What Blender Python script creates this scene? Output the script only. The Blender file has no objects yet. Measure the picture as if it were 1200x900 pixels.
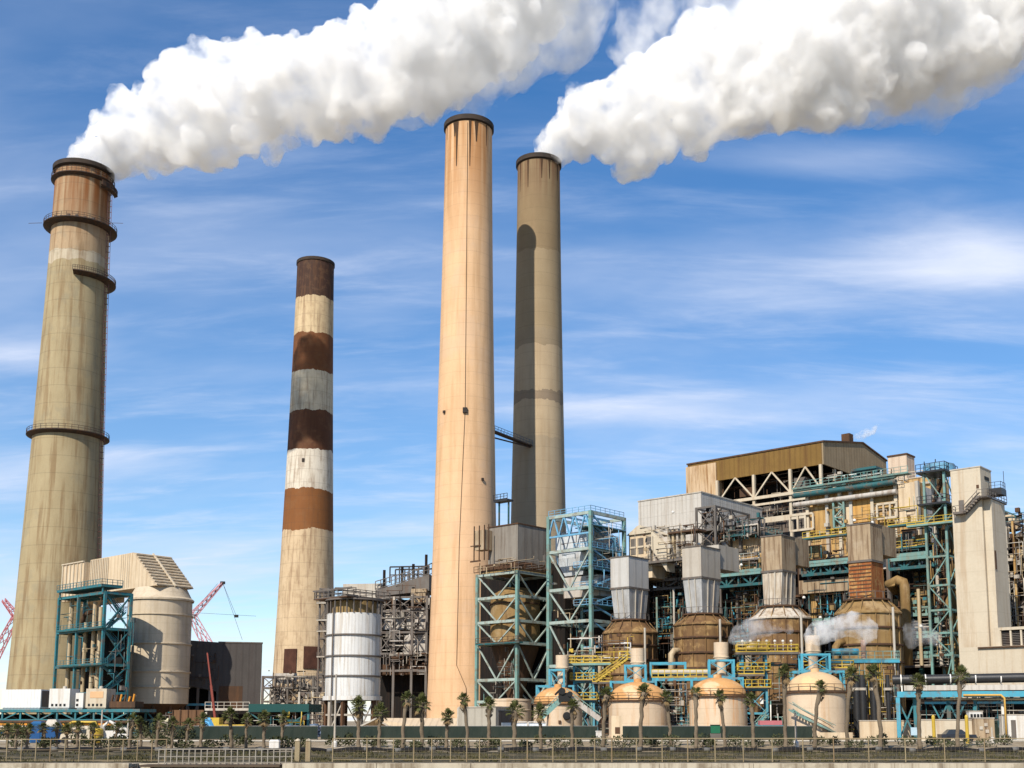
import bpy, math, random
from mathutils import Vector, Matrix, noise as mnoise
R = math.radians
rnd = random.Random(7)
SC = bpy.context.scene
C = bpy.data.collections.new("plant"); SC.collection.children.link(C)

# ------------------------------------------------------------------ camera
FPX, CXP, CYP = 1348.0, 640.0, 655.0          # focal length and principal point in photo pixels (1200 x 900)
PITCH = math.atan2(190.0, FPX)
CAMZ = 3.4
cd = bpy.data.cameras.new("camera"); cam = bpy.data.objects.new("camera", cd); C.objects.link(cam)
cam.location = (0, 0, CAMZ); cam.rotation_euler = (R(90) + PITCH, 0, 0)
cd.sensor_width = 36; cd.lens = FPX * 36 / 1200
cd.shift_x = -(CXP - 600) / 1200; cd.shift_y = (CYP - 450) / 1200
cd.clip_start = 0.5; cd.clip_end = 30000
SC.camera = cam

# ------------------------------------------------------------------ light
SUN_V = Vector((-0.45 * math.cos(R(41)), -0.893 * math.cos(R(41)), math.sin(R(41))))
sd = bpy.data.lights.new("sun", 'SUN'); sd.energy = 5.0; sd.angle = R(0.5); sd.color = (1.0, 0.93, 0.82)
sun = bpy.data.objects.new("sun", sd); C.objects.link(sun)
sun.rotation_euler = SUN_V.to_track_quat('Z', 'Y').to_euler()
W = bpy.data.worlds.new("World"); SC.world = W; W.use_nodes = True
def world_setup():
    nt = W.node_tree; N = nt.nodes; L = nt.links; N.clear()
    out = N.new('ShaderNodeOutputWorld'); bg = N.new('ShaderNodeBackground'); bg.inputs[1].default_value = 0.085
    sky = N.new('ShaderNodeTexSky'); sky.sky_type = 'NISHITA'; sky.sun_disc = False
    sky.sun_elevation = R(41); sky.sun_rotation = math.atan2(SUN_V.x, SUN_V.y)
    sky.air_density = 1.0; sky.dust_density = 0.0; sky.ozone_density = 2.2
    hsv = N.new('ShaderNodeHueSaturation'); hsv.inputs['Saturation'].default_value = 1.42; hsv.inputs['Value'].default_value = 1.36; hsv.inputs['Hue'].default_value = 0.503
    L.new(sky.outputs[0], hsv.inputs['Color'])
    tc = N.new('ShaderNodeTexCoord')
    sep = N.new('ShaderNodeSeparateXYZ'); L.new(tc.outputs['Generated'], sep.inputs[0])
    # project direction on a high plane, so that the cirrus flattens towards the horizon
    mz = N.new('ShaderNodeMath'); mz.operation = 'ADD'; mz.inputs[1].default_value = 0.22; L.new(sep.outputs[2], mz.inputs[0])
    dx = N.new('ShaderNodeMath'); dx.operation = 'DIVIDE'; L.new(sep.outputs[0], dx.inputs[0]); L.new(mz.outputs[0], dx.inputs[1])
    dy = N.new('ShaderNodeMath'); dy.operation = 'DIVIDE'; L.new(sep.outputs[1], dy.inputs[0]); L.new(mz.outputs[0], dy.inputs[1])
    cb = N.new('ShaderNodeCombineXYZ'); L.new(dx.outputs[0], cb.inputs[0]); L.new(dy.outputs[0], cb.inputs[1])
    def layer(rot, scl, nscale, det, dist, lo, hi, seed, rough=0.6):
        mp = N.new('ShaderNodeMapping'); mp.inputs['Rotation'].default_value = (0, 0, R(rot)); mp.inputs['Scale'].default_value = scl
        mp.inputs['Location'].default_value = (seed, seed * 1.7, 0)
        L.new(cb.outputs[0], mp.inputs[0])
        no = N.new('ShaderNodeTexNoise'); no.inputs['Scale'].default_value = nscale; no.inputs['Detail'].default_value = det
        no.inputs['Roughness'].default_value = rough; no.inputs['Distortion'].default_value = dist
        L.new(mp.outputs[0], no.inputs['Vector'])
        mr = N.new('ShaderNodeMapRange'); mr.interpolation_type = 'SMOOTHSTEP'
        mr.inputs[1].default_value = lo; mr.inputs[2].default_value = hi
        L.new(no.outputs['Fac'], mr.inputs[0]); return mr.outputs[0]
    a = layer(14, (0.8, 2.0, 1), 1.1, 6, 0.3, 0.36, 0.78, 3.1, .55)
    b = layer(38, (1.0, 4.2, 1), 2.6, 9, 0.35, 0.44, 0.82, 8.3, 0.62)
    m = N.new('ShaderNodeMath'); m.operation = 'MULTIPLY_ADD'; m.inputs[1].default_value = 0.75; L.new(b, m.inputs[0]); L.new(a, m.inputs[2])
    # thinner overhead, thicker low down
    fz = N.new('ShaderNodeMapRange'); fz.inputs[1].default_value = 0.0; fz.inputs[2].default_value = 0.62
    fz.inputs[3].default_value = 0.72; fz.inputs[4].default_value = 0.12; L.new(sep.outputs[2], fz.inputs[0])
    m2 = N.new('ShaderNodeMath'); m2.operation = 'MULTIPLY'; m2.use_clamp = True; L.new(m.outputs[0], m2.inputs[0]); L.new(fz.outputs[0], m2.inputs[1])
    # banks of cirrus lying in known directions, broken up by noise
    def direction(px, py):
        u, v = px - 640.0, 655.0 - py; sp, cp = math.sin(PITCH), math.cos(PITCH)
        d = Vector((u, FPX * cp - v * sp, FPX * sp + v * cp)).normalized(); return d.x / (d.z + .22), d.y / (d.z + .22)
    last = m2.outputs[0]
    for (px, py, wx, wy, amt, rot) in ((1150, 305, 210, 62, .62, 0), (40, 405, 170, 40, .42, 0), (90, 545, 190, 30, .34, 0), (430, 365, 100, 35, .12, 0), (760, 480, 220, 24, .30, 0), (960, 190, 200, 30, .25, 0)):
        cx_, cy_ = direction(px, py); ax_ = abs(direction(px + wx, py)[0] - cx_); ay_ = abs(direction(px, py + wy)[1] - cy_)
        mp = N.new('ShaderNodeMapping'); mp.inputs['Scale'].default_value = (1 / ax_, 1 / ay_, 1); mp.inputs['Location'].default_value = (-cx_ / ax_, -cy_ / ay_, 0); L.new(cb.outputs[0], mp.inputs[0])
        ln = N.new('ShaderNodeVectorMath'); ln.operation = 'LENGTH'; L.new(mp.outputs[0], ln.inputs[0])
        n4 = N.new('ShaderNodeTexNoise'); n4.inputs['Scale'].default_value = 1.6; n4.inputs['Detail'].default_value = 7; n4.inputs['Roughness'].default_value = .55; n4.inputs['Distortion'].default_value = .4
        mp2 = N.new('ShaderNodeMapping'); mp2.inputs['Scale'].default_value = (1.3, 3.2, 1); mp2.inputs['Rotation'].default_value = (0, 0, R(12)); mp2.inputs['Location'].default_value = (px * .01, py * .01, 0); L.new(cb.outputs[0], mp2.inputs[0]); L.new(mp2.outputs[0], n4.inputs['Vector'])
        ad = N.new('ShaderNodeMath'); ad.operation = 'MULTIPLY_ADD'; ad.inputs[1].default_value = -1.9; L.new(n4.outputs['Fac'], ad.inputs[0]); L.new(ln.outputs['Value'], ad.inputs[2])
        mr = N.new('ShaderNodeMapRange'); mr.interpolation_type = 'SMOOTHSTEP'; mr.inputs[1].default_value = .15; mr.inputs[2].default_value = -.95; mr.inputs[3].default_value = 0; mr.inputs[4].default_value = amt; L.new(ad.outputs[0], mr.inputs[0])
        su = N.new('ShaderNodeMath'); su.operation = 'ADD'; su.use_clamp = True; L.new(last, su.inputs[0]); L.new(mr.outputs[0], su.inputs[1]); last = su.outputs[0]
    hz = N.new('ShaderNodeMapRange'); hz.inputs[1].default_value = 0.0; hz.inputs[2].default_value = 0.5; hz.inputs[3].default_value = 0.26; hz.inputs[4].default_value = 0.05; L.new(sep.outputs[2], hz.inputs[0])
    mx = N.new('ShaderNodeMath'); mx.operation = 'ADD'; mx.use_clamp = True; L.new(last, mx.inputs[0]); L.new(hz.outputs[0], mx.inputs[1]); last = mx.outputs[0]
    mix = N.new('ShaderNodeMix'); mix.data_type = 'RGBA'; L.new(last, mix.inputs[0])
    L.new(hsv.outputs[0], mix.inputs[6]); mix.inputs[7].default_value = (7.3, 8.0, 9.7, 1)
    L.new(mix.outputs[2], bg.inputs[0]); L.new(bg.outputs[0], out.inputs[0])
world_setup()
V = SC.view_settings; V.view_transform = 'Standard'; V.look = 'None'; V.gamma = 1; V.use_curve_mapping = False; V.exposure = 0.36
CY = SC.cycles; CY.use_denoising = True; CY.max_bounces = 24; CY.diffuse_bounces = 3; CY.glossy_bounces = 3
CY.transparent_max_bounces = 12; CY.volume_bounces = 11; CY.sample_clamp_indirect = 6
CY.use_adaptive_sampling = True; CY.volume_step_rate = 2.5; CY.volume_preview_step_rate = 2.5; CY.volume_max_steps = 256

# ------------------------------------------------------------------ projection helpers (pixel of the photo + distance -> place)
SP, CP = math.sin(PITCH), math.cos(PITCH)
def P(px, py, Y):
    u, v = px - CXP, CYP - py
    k = Y / (FPX * CP - v * SP)
    return Vector((u * k, Y, CAMZ + (FPX * SP + v * CP) * k))
def Zat(py, Y): return P(CXP, py, Y).z
def proj(p):
    x, y, z = p[0], p[1], p[2] - CAMZ
    d = y * CP + z * SP
    return CXP + FPX * x / d, CYP - FPX * (z * CP - y * SP) / d
ROT = R(-40.6)                                    # the works stand turned to the camera
AX = Vector((math.cos(ROT), math.sin(ROT), 0))    # local x: right and nearer
BX = Vector((-math.sin(ROT), math.cos(ROT), 0))   # local y: right and farther
def along(c, d, px):
    """distance along unit d from point c at which the projection reaches pixel column px"""
    k = (px - CXP) / FPX; zc = c.z - CAMZ
    # X + t dx = k*((Y + t dy)CP + z SP)
    return (k * (c.y * CP + zc * SP) - c.x) / (d.x - k * d.y * CP)

# ------------------------------------------------------------------ mesh builder
class MB:
    def __init__(s): s.v = []; s.f = []; s.sm = []
    def quad(s, *pts, smooth=False):
        n = len(s.v); s.v += [tuple(p) for p in pts]; s.f.append(tuple(range(n, n + len(pts)))); s.sm.append(smooth); return s
    def box(s, x0, x1, y0, y1, z0, z1):
        n = len(s.v)
        s.v += [(x0,y0,z0),(x1,y0,z0),(x1,y1,z0),(x0,y1,z0),(x0,y0,z1),(x1,y0,z1),(x1,y1,z1),(x0,y1,z1)]
        for q in ((3,2,1,0),(4,5,6,7),(0,1,5,4),(1,2,6,5),(2,3,7,6),(3,0,4,7)):
            s.f.append(tuple(n + i for i in q)); s.sm.append(False)
        return s
    def hexa(s, bot, top):
        n = len(s.v); s.v += [tuple(p) for p in bot] + [tuple(p) for p in top]
        k = len(bot)
        s.f.append(tuple(n + i for i in range(k))[::-1]); s.f.append(tuple(n + k + i for i in range(k)))
        for i in range(k):
            j = (i + 1) % k; s.f.append((n + i, n + j, n + k + j, n + k + i))
        s.sm += [False] * (k + 2); return s
    def bar(s, p, q, w, h=None):
        p = Vector(p); q = Vector(q); d = q - p
        if d.length < 1e-4: return s
        d.normalize(); h = h or w
        up = Vector((0, 0, 1)) if abs(d.z) < 0.95 else Vector((0, 1, 0))
        a = d.cross(up).normalized(); b = a.cross(d).normalized()
        a *= w / 2; b *= h / 2
        return s.hexa([p - a - b, p + a - b, p + a + b, p - a + b][::-1], [q - a - b, q + a - b, q + a + b, q - a + b][::-1])
    def tube(s, p, q, r, r2=None, n=8, caps=True):
        p = Vector(p); q = Vector(q); d = (q - p)
        if d.length < 1e-5: return s
        d.normalize(); r2 = r if r2 is None else r2
        up = Vector((0, 0, 1)) if abs(d.z) < 0.95 else Vector((1, 0, 0))
        a = d.cross(up).normalized(); b = d.cross(a)
        base = len(s.v)
        for c, rr in ((p, r), (q, r2)):
            for i in range(n):
                t = 2 * math.pi * i / n; s.v.append(tuple(c + a * math.cos(t) * rr + b * math.sin(t) * rr))
        for i in range(n):
            j = (i + 1) % n; s.f.append((base + i, base + j, base + n + j, base + n + i)[::-1]); s.sm.append(True)
        if caps:
            m = len(s.v); s.v += s.v[base:base + 2 * n]
            s.f.append(tuple(m + i for i in range(n))); s.f.append(tuple(m + n + i for i in range(n))[::-1]); s.sm += [False, False]
        return s
    def path(s, pts, r, n=8):
        """a round pipe through several points with mitred bends"""
        pts = [Vector(p) for p in pts]; base = len(s.v); ref = None
        for i, p in enumerate(pts):
            if i == 0: d = pts[1] - p
            elif i == len(pts) - 1: d = p - pts[i - 1]
            else: d = (pts[i + 1] - p).normalized() + (p - pts[i - 1]).normalized()
            d.normalize()
            if ref is None:
                ref = d.orthogonal().normalized()
            a = (ref - d * ref.dot(d)).normalized(); ref = a; b = d.cross(a)
            rr = r[i] if isinstance(r, (list, tuple)) else r
            for k in range(n):
                t = 2 * math.pi * k / n; s.v.append(tuple(p + a * math.cos(t) * rr + b * math.sin(t) * rr))
        for i in range(len(pts) - 1):
            for k in range(n):
                j = (k + 1) % n; o = base + i * n
                s.f.append((o + k, o + j, o + n + j, o + n + k)); s.sm.append(True)
        s.f.append(tuple(base + i for i in range(n))[::-1]); s.f.append(tuple(base + (len(pts) - 1) * n + i for i in range(n))); s.sm += [False, False]
        return s
    def lathe(s, prof, n=32, c=(0, 0), a0=0.0, a1=2 * math.pi):
        """prof: list of (r, z); each segment has its own ring so profile corners stay sharp"""
        full = abs(a1 - a0 - 2 * math.pi) < 1e-6; m = n if full else n + 1
        for (r0, z0), (r1, z1) in zip(prof, prof[1:]):
            base = len(s.v)
            for r, z in ((r0, z0), (r1, z1)):
                for i in range(m):
                    t = a0 + (a1 - a0) * i / n; s.v.append((c[0] + r * math.cos(t), c[1] + r * math.sin(t), z))
            for i in range(n):
                j = (i + 1) % m; s.f.append((base + i, base + j, base + m + j, base + m + i)); s.sm.append(True)
        return s
    def rail(s, pts, h=1.1, step=1.8, w=0.05, mid=True):
        """handrail along a polyline: posts, top rail, mid rail"""
        pts = [Vector(p) for p in pts]
        for p, q in zip(pts, pts[1:]):
            L_ = (q - p).length; k = max(1, int(round(L_ / step)))
            for i in range(k + 1):
                b = p.lerp(q, i / k); s.bar(b, b + Vector((0, 0, h)), w)
            s.bar(p + Vector((0, 0, h)), q + Vector((0, 0, h)), w)
            if mid: s.bar(p + Vector((0, 0, h * .52)), q + Vector((0, 0, h * .52)), w * .8)
            s.bar(p + Vector((0, 0, .08)), q + Vector((0, 0, .08)), w * .6, .16)
        return s
    def build(s, name, mat, parent=None, loc=None, rot=None):
        me = bpy.data.meshes.new(name); me.from_pydata(s.v, [], s.f); me.polygons.foreach_set('use_smooth', s.sm)
        me.validate(); me.update(); me.materials.append(mat)
        o = bpy.data.objects.new(name, me); C.objects.link(o)
        if parent: o.parent = parent
        if loc is not None: o.location = loc
        if rot is not None: o.rotation_euler = rot
        return o
def tag(o, label=None, cat=None, group=None, kind=None):
    if label: o['label'] = label
    if cat: o['category'] = cat
    if group: o['group'] = group
    if kind: o['kind'] = kind
    return o
def thing(name, label, cat, loc=(0, 0, 0), rz=0.0, group=None):
    o = bpy.data.objects.new(name, None); C.objects.link(o); o.location = loc; o.rotation_euler = (0, 0, rz); o.empty_display_size = 0.5
    return tag(o, label, cat, group)
def copy_tree(o, parent=None):
    c = o.copy(); C.objects.link(c)
    if parent: c.parent = parent
    for ch in list(o.children): copy_tree(ch, c)
    return c

# ------------------------------------------------------------------ materials
MATS = {}
def mat(name, base, base2=None, rough=0.7, metal=0.0, mott=0.6, stain=None, stain_amt=0.0, stain_scale=1.0, joint=0.0,
        joint_dark=0.75, corr=0.0, corr_axis=None, bands=None, patch=None, patch_amt=0.0, patch_scale=0.15, bump=0.15, top_stain=None, seed=0.0):
    """weathered surface: mottling, vertical streaks, patches, horizontal joints, corrugation and painted bands by height"""
    if name in MATS: return MATS[name]
    m = bpy.data.materials.new(name); m.use_nodes = True; MATS[name] = m
    nt = m.node_tree; N = nt.nodes; L = nt.links; pb = N['Principled BSDF']
    pb.inputs['Roughness'].default_value = rough; pb.inputs['Metallic'].default_value = metal
    if rough > .6: pb.inputs['Specular IOR Level'].default_value = 0.25
    tc = N.new('ShaderNodeTexCoord'); vec = tc.outputs['Object']
    def mapping(scl, off=0.0):
        mp = N.new('ShaderNodeMapping'); mp.inputs['Scale'].default_value = scl; mp.inputs['Location'].default_value = (off + seed, off * 1.3 + seed, off * .7)
        L.new(vec, mp.inputs[0]); return mp.outputs[0]
    def noise(v, sc, det=5, rg=0.6):
        n = N.new('ShaderNodeTexNoise'); n.inputs['Scale'].default_value = sc; n.inputs['Detail'].default_value = det
        n.inputs['Roughness'].default_value = rg; L.new(v, n.inputs['Vector']); return n.outputs['Fac']
    def rng(v, a, b, c=0.0, d=1.0, smooth=True):
        r = N.new('ShaderNodeMapRange'); r.inputs[1].default_value = a; r.inputs[2].default_value = b; r.inputs[3].default_value = c; r.inputs[4].default_value = d
        if smooth: r.interpolation_type = 'SMOOTHSTEP'
        L.new(v, r.inputs[0]); return r.outputs[0]
    def math_(op, a, b=None):
        n = N.new('ShaderNodeMath'); n.operation = op
        for i, x in enumerate((a, b)):
            if x is None: continue
            if isinstance(x, (int, float)): n.inputs[i].default_value = x
            else: L.new(x, n.inputs[i])
        return n.outputs[0]
    def mixc(f, a, b, blend='MIX'):
        n = N.new('ShaderNodeMix'); n.data_type = 'RGBA'; n.blend_type = blend
        if isinstance(f, (int, float)): n.inputs[0].default_value = f
        else: L.new(f, n.inputs[0])
        for i, x in ((6, a), (7, b)):
            if isinstance(x, tuple): n.inputs[i].default_value = (*x[:3], 1)
            else: L.new(x, n.inputs[i])
        return n.outputs[2]
    base2 = base2 or tuple(c * 0.78 for c in base)
    sep = N.new('ShaderNodeSeparateXYZ'); L.new(vec, sep.inputs[0])
    if bands:
        cr = N.new('ShaderNodeValToRGB'); cr.color_ramp.interpolation = 'CONSTANT'; H = bands[-1][0]
        wob = noise(mapping((.25, .25, .25)), 1.0, 4); wob = math_('MULTIPLY', math_('SUBTRACT', wob, .5), .022)
        L.new(math_('ADD', math_('DIVIDE', sep.outputs[2], H), wob), cr.inputs[0])
        e = cr.color_ramp.elements; z = 0.0
        for i, (zt, c) in enumerate(bands):
            el = e[i] if i < 2 else e.new(z / H)
            el.position = z / H; el.color = (*c, 1); z = zt
        col = cr.outputs[0]
        n1 = rng(noise(mapping((1, 1, .6)), 0.22, 7), .3, .75); col = mixc(math_('MULTIPLY', n1, mott), col, mixc(1.0, col, (.72, .68, .62), 'MULTIPLY'))
    else:
        n1 = rng(noise(mapping((1, 1, .7)), 0.35, 7), .3, .72)
        col = mixc(math_('MULTIPLY', n1, mott), base, base2)
    n2 = rng(noise(mapping((1, 1, 1), 9.1), 3.0, 6, .7), .25, .8); col = mixc(math_('MULTIPLY', n2, .22), col, mixc(1.0, col, (.62, .6, .56), 'MULTIPLY'))
    if patch:
        p = rng(noise(mapping((1, 1, 1), 4.4), patch_scale, 8, .68), .5 , .62); col = mixc(math_('MULTIPLY', p, patch_amt), col, patch)
    if stain:
        k = stain_scale
        s1 = rng(noise(mapping((k, k, k * .06), 2.2), 1.6, 6, .62), .46, .68)
        col = mixc(math_('MULTIPLY', s1, stain_amt), col, stain)
    if top_stain:
        z0, z1, c, amt, k = top_stain
        g = rng(sep.outputs[2], z0, z1); s3 = rng(noise(mapping((k, k, k * .03), 7.7), 1.3, 5, .6), .35, .62)
        col = mixc(math_('MULTIPLY', math_('MULTIPLY', g, s3), amt), col, c)
    if joint:
        fr = math_('FRACT', math_('DIVIDE', sep.outputs[2], joint)); jl = math_('LESS_THAN', fr, 0.045)
        alt = math_('MULTIPLY', noise(mapping((.02, .02, 1.0 / joint), 3), .8, 2), .35)
        col = mixc(alt, col, mixc(1.0, col, (.74, .72, .68), 'MULTIPLY'))
        col = mixc(math_('MULTIPLY', jl, 1 - joint_dark), col, (.05, .04, .03))
    bh = noise(mapping((1, 1, 1), 1.0), 2.2, 6, .7)
    if corr:
        ax = math_('ADD', sep.outputs[0], sep.outputs[1]) if corr_axis is None else sep.outputs[corr_axis]
        tri = math_('ABSOLUTE', math_('SUBTRACT', math_('FRACT', math_('DIVIDE', ax, corr)), .5))
        ridge = rng(tri, .30, .42)
        col = mixc(math_('MULTIPLY', ridge, .28), col, mixc(1.0, col, (.55, .52, .5), 'MULTIPLY'))
        bh = math_('ADD', math_('MULTIPLY', bh, .25), math_('MULTIPLY', ridge, .8))
    L.new(col, pb.inputs['Base Color'])
    if bump:
        bp = N.new('ShaderNodeBump'); bp.inputs['Strength'].default_value = bump; bp.inputs['Distance'].default_value = .12
        L.new(bh, bp.inputs['Height']); L.new(bp.outputs[0], pb.inputs['Normal'])
    return m
# ================================================================== STACKS
def zp(py, Y, px=CXP): return P(px, py, Y).z
def stack_axis(px, py, Y): return P(px, py, Y)
GP = 1.0     # plant grade
def ring_platform(root, r, z, w, mat_d, a0=0.0, a1=2 * math.pi, h=1.2, drop=1.0, name='platform'):
    m = MB(); m.lathe([(r + .05, z - drop), (r + w, z - .1), (r + w, z + .12), (r + .02, z + .12)], 48, a0=a0, a1=a1)
    n = 40; full = abs(a1 - a0 - 2 * math.pi) < 1e-6
    for i in range(n + 1):
        t = a0 + (a1 - a0) * i / n
        if full and i == n: break
        d = Vector((math.cos(t), math.sin(t), 0)); p = d * (r + w - .1) + Vector((0, 0, z))
        m.bar(p, p + Vector((0, 0, h)), .09)
        t2 = a0 + (a1 - a0) * (i + 1) / n
        if i < n:
            q = Vector((math.cos(t2), math.sin(t2), 0)) * (r + w - .1) + Vector((0, 0, z))
            for hh in (h, h * .55): m.bar(p + Vector((0, 0, hh)), q + Vector((0, 0, hh)), .08)
    return m.build(name, mat_d, root)
def make_stack(label, px_b, py_b, px_t, py_t, Y, rb, rt, bandmat, rb2=None):
    """tapered shell whose rim and foot fall where the photo has them"""
    top = P(px_t, py_t, Y); z1 = top.z
    base = P(px_b, py_b, Y)
    x = (top.x + base.x) / 2
    root = thing('chimney', label, 'chimney', (x, Y, GP - .3))
    H = z1 - root.location.z
    prof = []
    for i in range(41):
        t = i / 40; r = rt + (rb - rt) * ((1 - t) ** 1.35)
        prof.append((r, H * t))
    m = MB()
    n = 64; base_i = 0
    for r, z in prof:
        for i in range(n): m.v.append((r * math.cos(2 * math.pi * i / n), r * math.sin(2 * math.pi * i / n), z))
    for k in range(40):
        for i in range(n):
            j = (i + 1) % n; m.f.append((k * n + i, k * n + j, (k + 1) * n + j, (k + 1) * n + i)); m.sm.append(True)
    m.lathe([(rt, H), (rt - .7, H), (rt - .7, H - 6)], 64)
    m.build('shell', bandmat, root)
    def rad(z): t = z / H; return rt + (rb - rt) * ((1 - t) ** 1.35)
    return root, H, rad
M_dsteel = mat('dark_steel', (.035, .03, .028), (.09, .05, .03), rough=.7, stain=(.14, .06, .025), stain_amt=.5)
M_rim = mat('sooty_rim', (.03, .025, .022), (.07, .045, .03), rough=.85)
con = (.42, .34, .20)

# left stack with the ring platforms
Y1 = 292
def zl1(py): return zp(py, 284) - (GP - .3)
m1 = mat('left_stack_concrete', con, rough=.85, mott=.5, joint=4.6, joint_dark=.8, stain=(.17, .095, .038), stain_amt=.6, stain_scale=.5,
         bands=[(121, (.37, .30, .175)), (zl1(291), (.50, .425, .31)), (170, (.42, .30, .18))], top_stain=(124, 142, (.21, .075, .02), 1.0, .3), patch=(.22, .20, .14), patch_amt=.35, bump=.1)
s1, H1, r1 = make_stack('tall rust-streaked concrete chimney with ring platforms, farthest left', 59, 845, 99.5, 202, Y1, 11.2, 7.0, m1)
MB().lathe([(r1(H1) + .1, H1 - 1.3), (r1(H1) + .75, H1 - .9), (r1(H1) + .8, H1 + .25), (r1(H1) - .9, H1 + .25)], 64).build('rim', M_rim, s1)
def zl(py, Y): return zp(py, Y) - (GP - .3)
for py, w, a0, a1 in ((216, 1.0, 0, 2 * math.pi), (270, 2.0, 0, 2 * math.pi), (331, 2.1, R(-75), R(60)), (513, 1.5, 0, 2 * math.pi)):
    z = zl(py, Y1); ring_platform(s1, r1(z), z, w, M_dsteel, a0, a1, 1.3, .7)
z = zl(226, Y1); ring_platform(s1, r1(z) + .9, z, .9, M_dsteel, R(-35), R(15), 1.3, .6)
# caged ladder on the right-hand side
lad = MB(); a = R(-6); d = Vector((math.cos(a), math.sin(a), 0)); t = Vector((-math.sin(a), math.cos(a), 0))
zz = 6.0; ztop = zl(215, Y1); prev = None
while zz < ztop:
    c = d * (r1(zz) + .3) + Vector((0, 0, zz)); o_ = d * (r1(zz) + 1.25) + Vector((0, 0, zz))
    lad.bar(c - t * .3, c + t * .3, .06)
    if prev is not None:
        for e in (-.35, .35): lad.bar(prev[0] + t * e, c + t * e, .09)
        lad.bar(prev[1], o_, .1)
    lad.bar(c - t * .4, o_, .08); lad.bar(c + t * .4, o_, .08)
    prev = (c, o_); zz += 1.6
lad.build('ladder', mat('ladder_red', (.16, .07, .06)), s1)
lm = MB()
for k in range(9):
    aa = R(-150 + 15 * k); z = zl(272, Y1) + .9; c = Vector((math.cos(aa), math.sin(aa), 0)) * (r1(z) + .5) + Vector((0, 0, z))
    lm.box(c.x - .35, c.x + .35, c.y - .25, c.y + .25, z - .4, z + rnd.uniform(.4, .9))
lm.build('platform_equipment', M_dsteel, s1)
ml = MB()
for s_ in (-1, 1): ml.bar((s_ * 9, -3, zl(271, Y1) + 1.0), (s_ * 12.5, -3.2, zl(271, Y1) + .8), .09)
ml.build('lamp_bracket', M_dsteel, s1)

# banded stack
Y2 = 355
def zz2(py): return zp(py, Y2 - 7) - (GP - .3)
DK = (.055, .028, .02); RU = (.16, .06, .022); OR = (.22, .085, .025); WH = (.66, .60, .50); WG = (.58, .51, .38); CO = (.58, .44, .28)
m2 = mat('banded_stack', CO, rough=.8, mott=.55, stain=(.13, .06, .025), stain_amt=.5, stain_scale=.9, joint=4.2, joint_dark=.8, bump=.08,
         bands=[(zz2(621), CO), (zz2(573), OR), (zz2(525), WH), (zz2(479), (.105, .042, .02)), (zz2(433), WG), (zz2(389), RU), (zz2(345), (.58, .45, .28)), (zz2(296), DK)],
         patch=(.20, .11, .05), patch_amt=.22, patch_scale=.5)
s2, H2, r2 = make_stack('chimney painted in worn brown and white bands over a plain concrete foot', 354, 845, 370.3, 309, Y2, 9.9, 5.85, m2)
MB().lathe([(r2(H2) + .05, H2 - 1.0), (r2(H2) + .25, H2 - .8), (r2(H2) + .25, H2 + .15), (r2(H2) - .8, H2 + .15)], 64).build('rim', M_rim, s2)
M_open = mat('duct_opening_rust', (.045, .018, .012), (.12, .05, .03), rough=.9)
def on_shell(root, H, rad, px0, px1, py0, py1, Y, material, name, depth=.5):
    """a raised panel that follows the shell, at the columns and rows it has in the photo"""
    m = MB(); cx = root.location.x; n = 8; zb = root.location.z
    z0, z1_ = zp(py1, Y - 6) - zb, zp(py0, Y - 6) - zb; rr = rad((z0 + z1_) / 2)
    x0 = (P(px0, (py0 + py1) / 2, Y - rr * .8).x - cx) / rr; x1 = (P(px1, (py0 + py1) / 2, Y - rr * .8).x - cx) / rr
    x0 = max(-.97, min(.97, x0)); x1 = max(-.97, min(.97, x1))
    a0, a1 = -math.acos(x0), -math.acos(x1)
    ring = [a0 + (a1 - a0) * i / n for i in range(n + 1)]
    for ra, rb_ in zip(ring, ring[1:]):
        q = []
        for z in (z0, z1_):
            for a_, dd in ((ra, -.3), (rb_, -.3), (rb_, depth), (ra, depth)):
                r_ = rad(z) + dd; q.append((r_ * math.cos(a_), r_ * math.sin(a_), z))
        m.hexa(q[:4][::-1], q[4:][::-1])
    return m.build(name, material, root)
on_shell(s2, H2, r2, 334, 349, 761, 789, Y2, M_open, 'duct_opening', .35)
on_shell(s2, H2, r2, 357, 374, 758, 784, Y2, M_open, 'duct_opening', .35)
on_shell(s2, H2, r2, 355, 358, 538, 542, Y2, M_rim, 'hatch', .2)
# near pink concrete stack
Y3 = 268
m3 = mat('pink_stack_concrete', (.68, .45, .27), rough=.82, mott=.35, joint=3.0, joint_dark=.87, stain=(.46, .27, .13), stain_amt=.55, stain_scale=.45, patch=(.58, .40, .26), patch_amt=.5, patch_scale=.09,
         bands=[(60, (.70, .45, .26)), (156, (.68, .44, .25))], top_stain=(112, 146, (.36, .15, .04), .85, .5), bump=.06)
s3, H3, r3 = make_stack('tallest plain peach concrete chimney with a dark rim, left of the close pair', 541, 845, 551, 149, Y3, 8.5, 5.75, m3)
def dark_rim(root, H, rad):
    MB().lathe([(rad(H) + .02, H - 1.3), (rad(H) + .45, H - 1.0), (rad(H) + .45, H + .2), (rad(H) - .7, H + .2)], 64).build('rim', M_rim, root)
    # soot drips below the rim slots
    for a_ in (-152, -121, -112, -84, -61, -33):
        m = MB(); a_ = R(a_ + rnd.uniform(-7, 7)); w = rnd.uniform(.03, .11); L_ = rnd.uniform(2.5, 12); n = 5; q = []
        for k in range(5):
            z = H - 1.4 - L_ * k / 4; ww = w * (1 - .75 * (k / 4) ** .7)
            q.append([((rad(z) + .03) * math.cos(a_ + s * ww), (rad(z) + .03) * math.sin(a_ + s * ww), z) for s in (-1, 1)])
        for u, v in zip(q, q[1:]): m.quad(u[0], v[0], v[1], u[1])
        m.build('soot_drip', M_drip, root)
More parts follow.
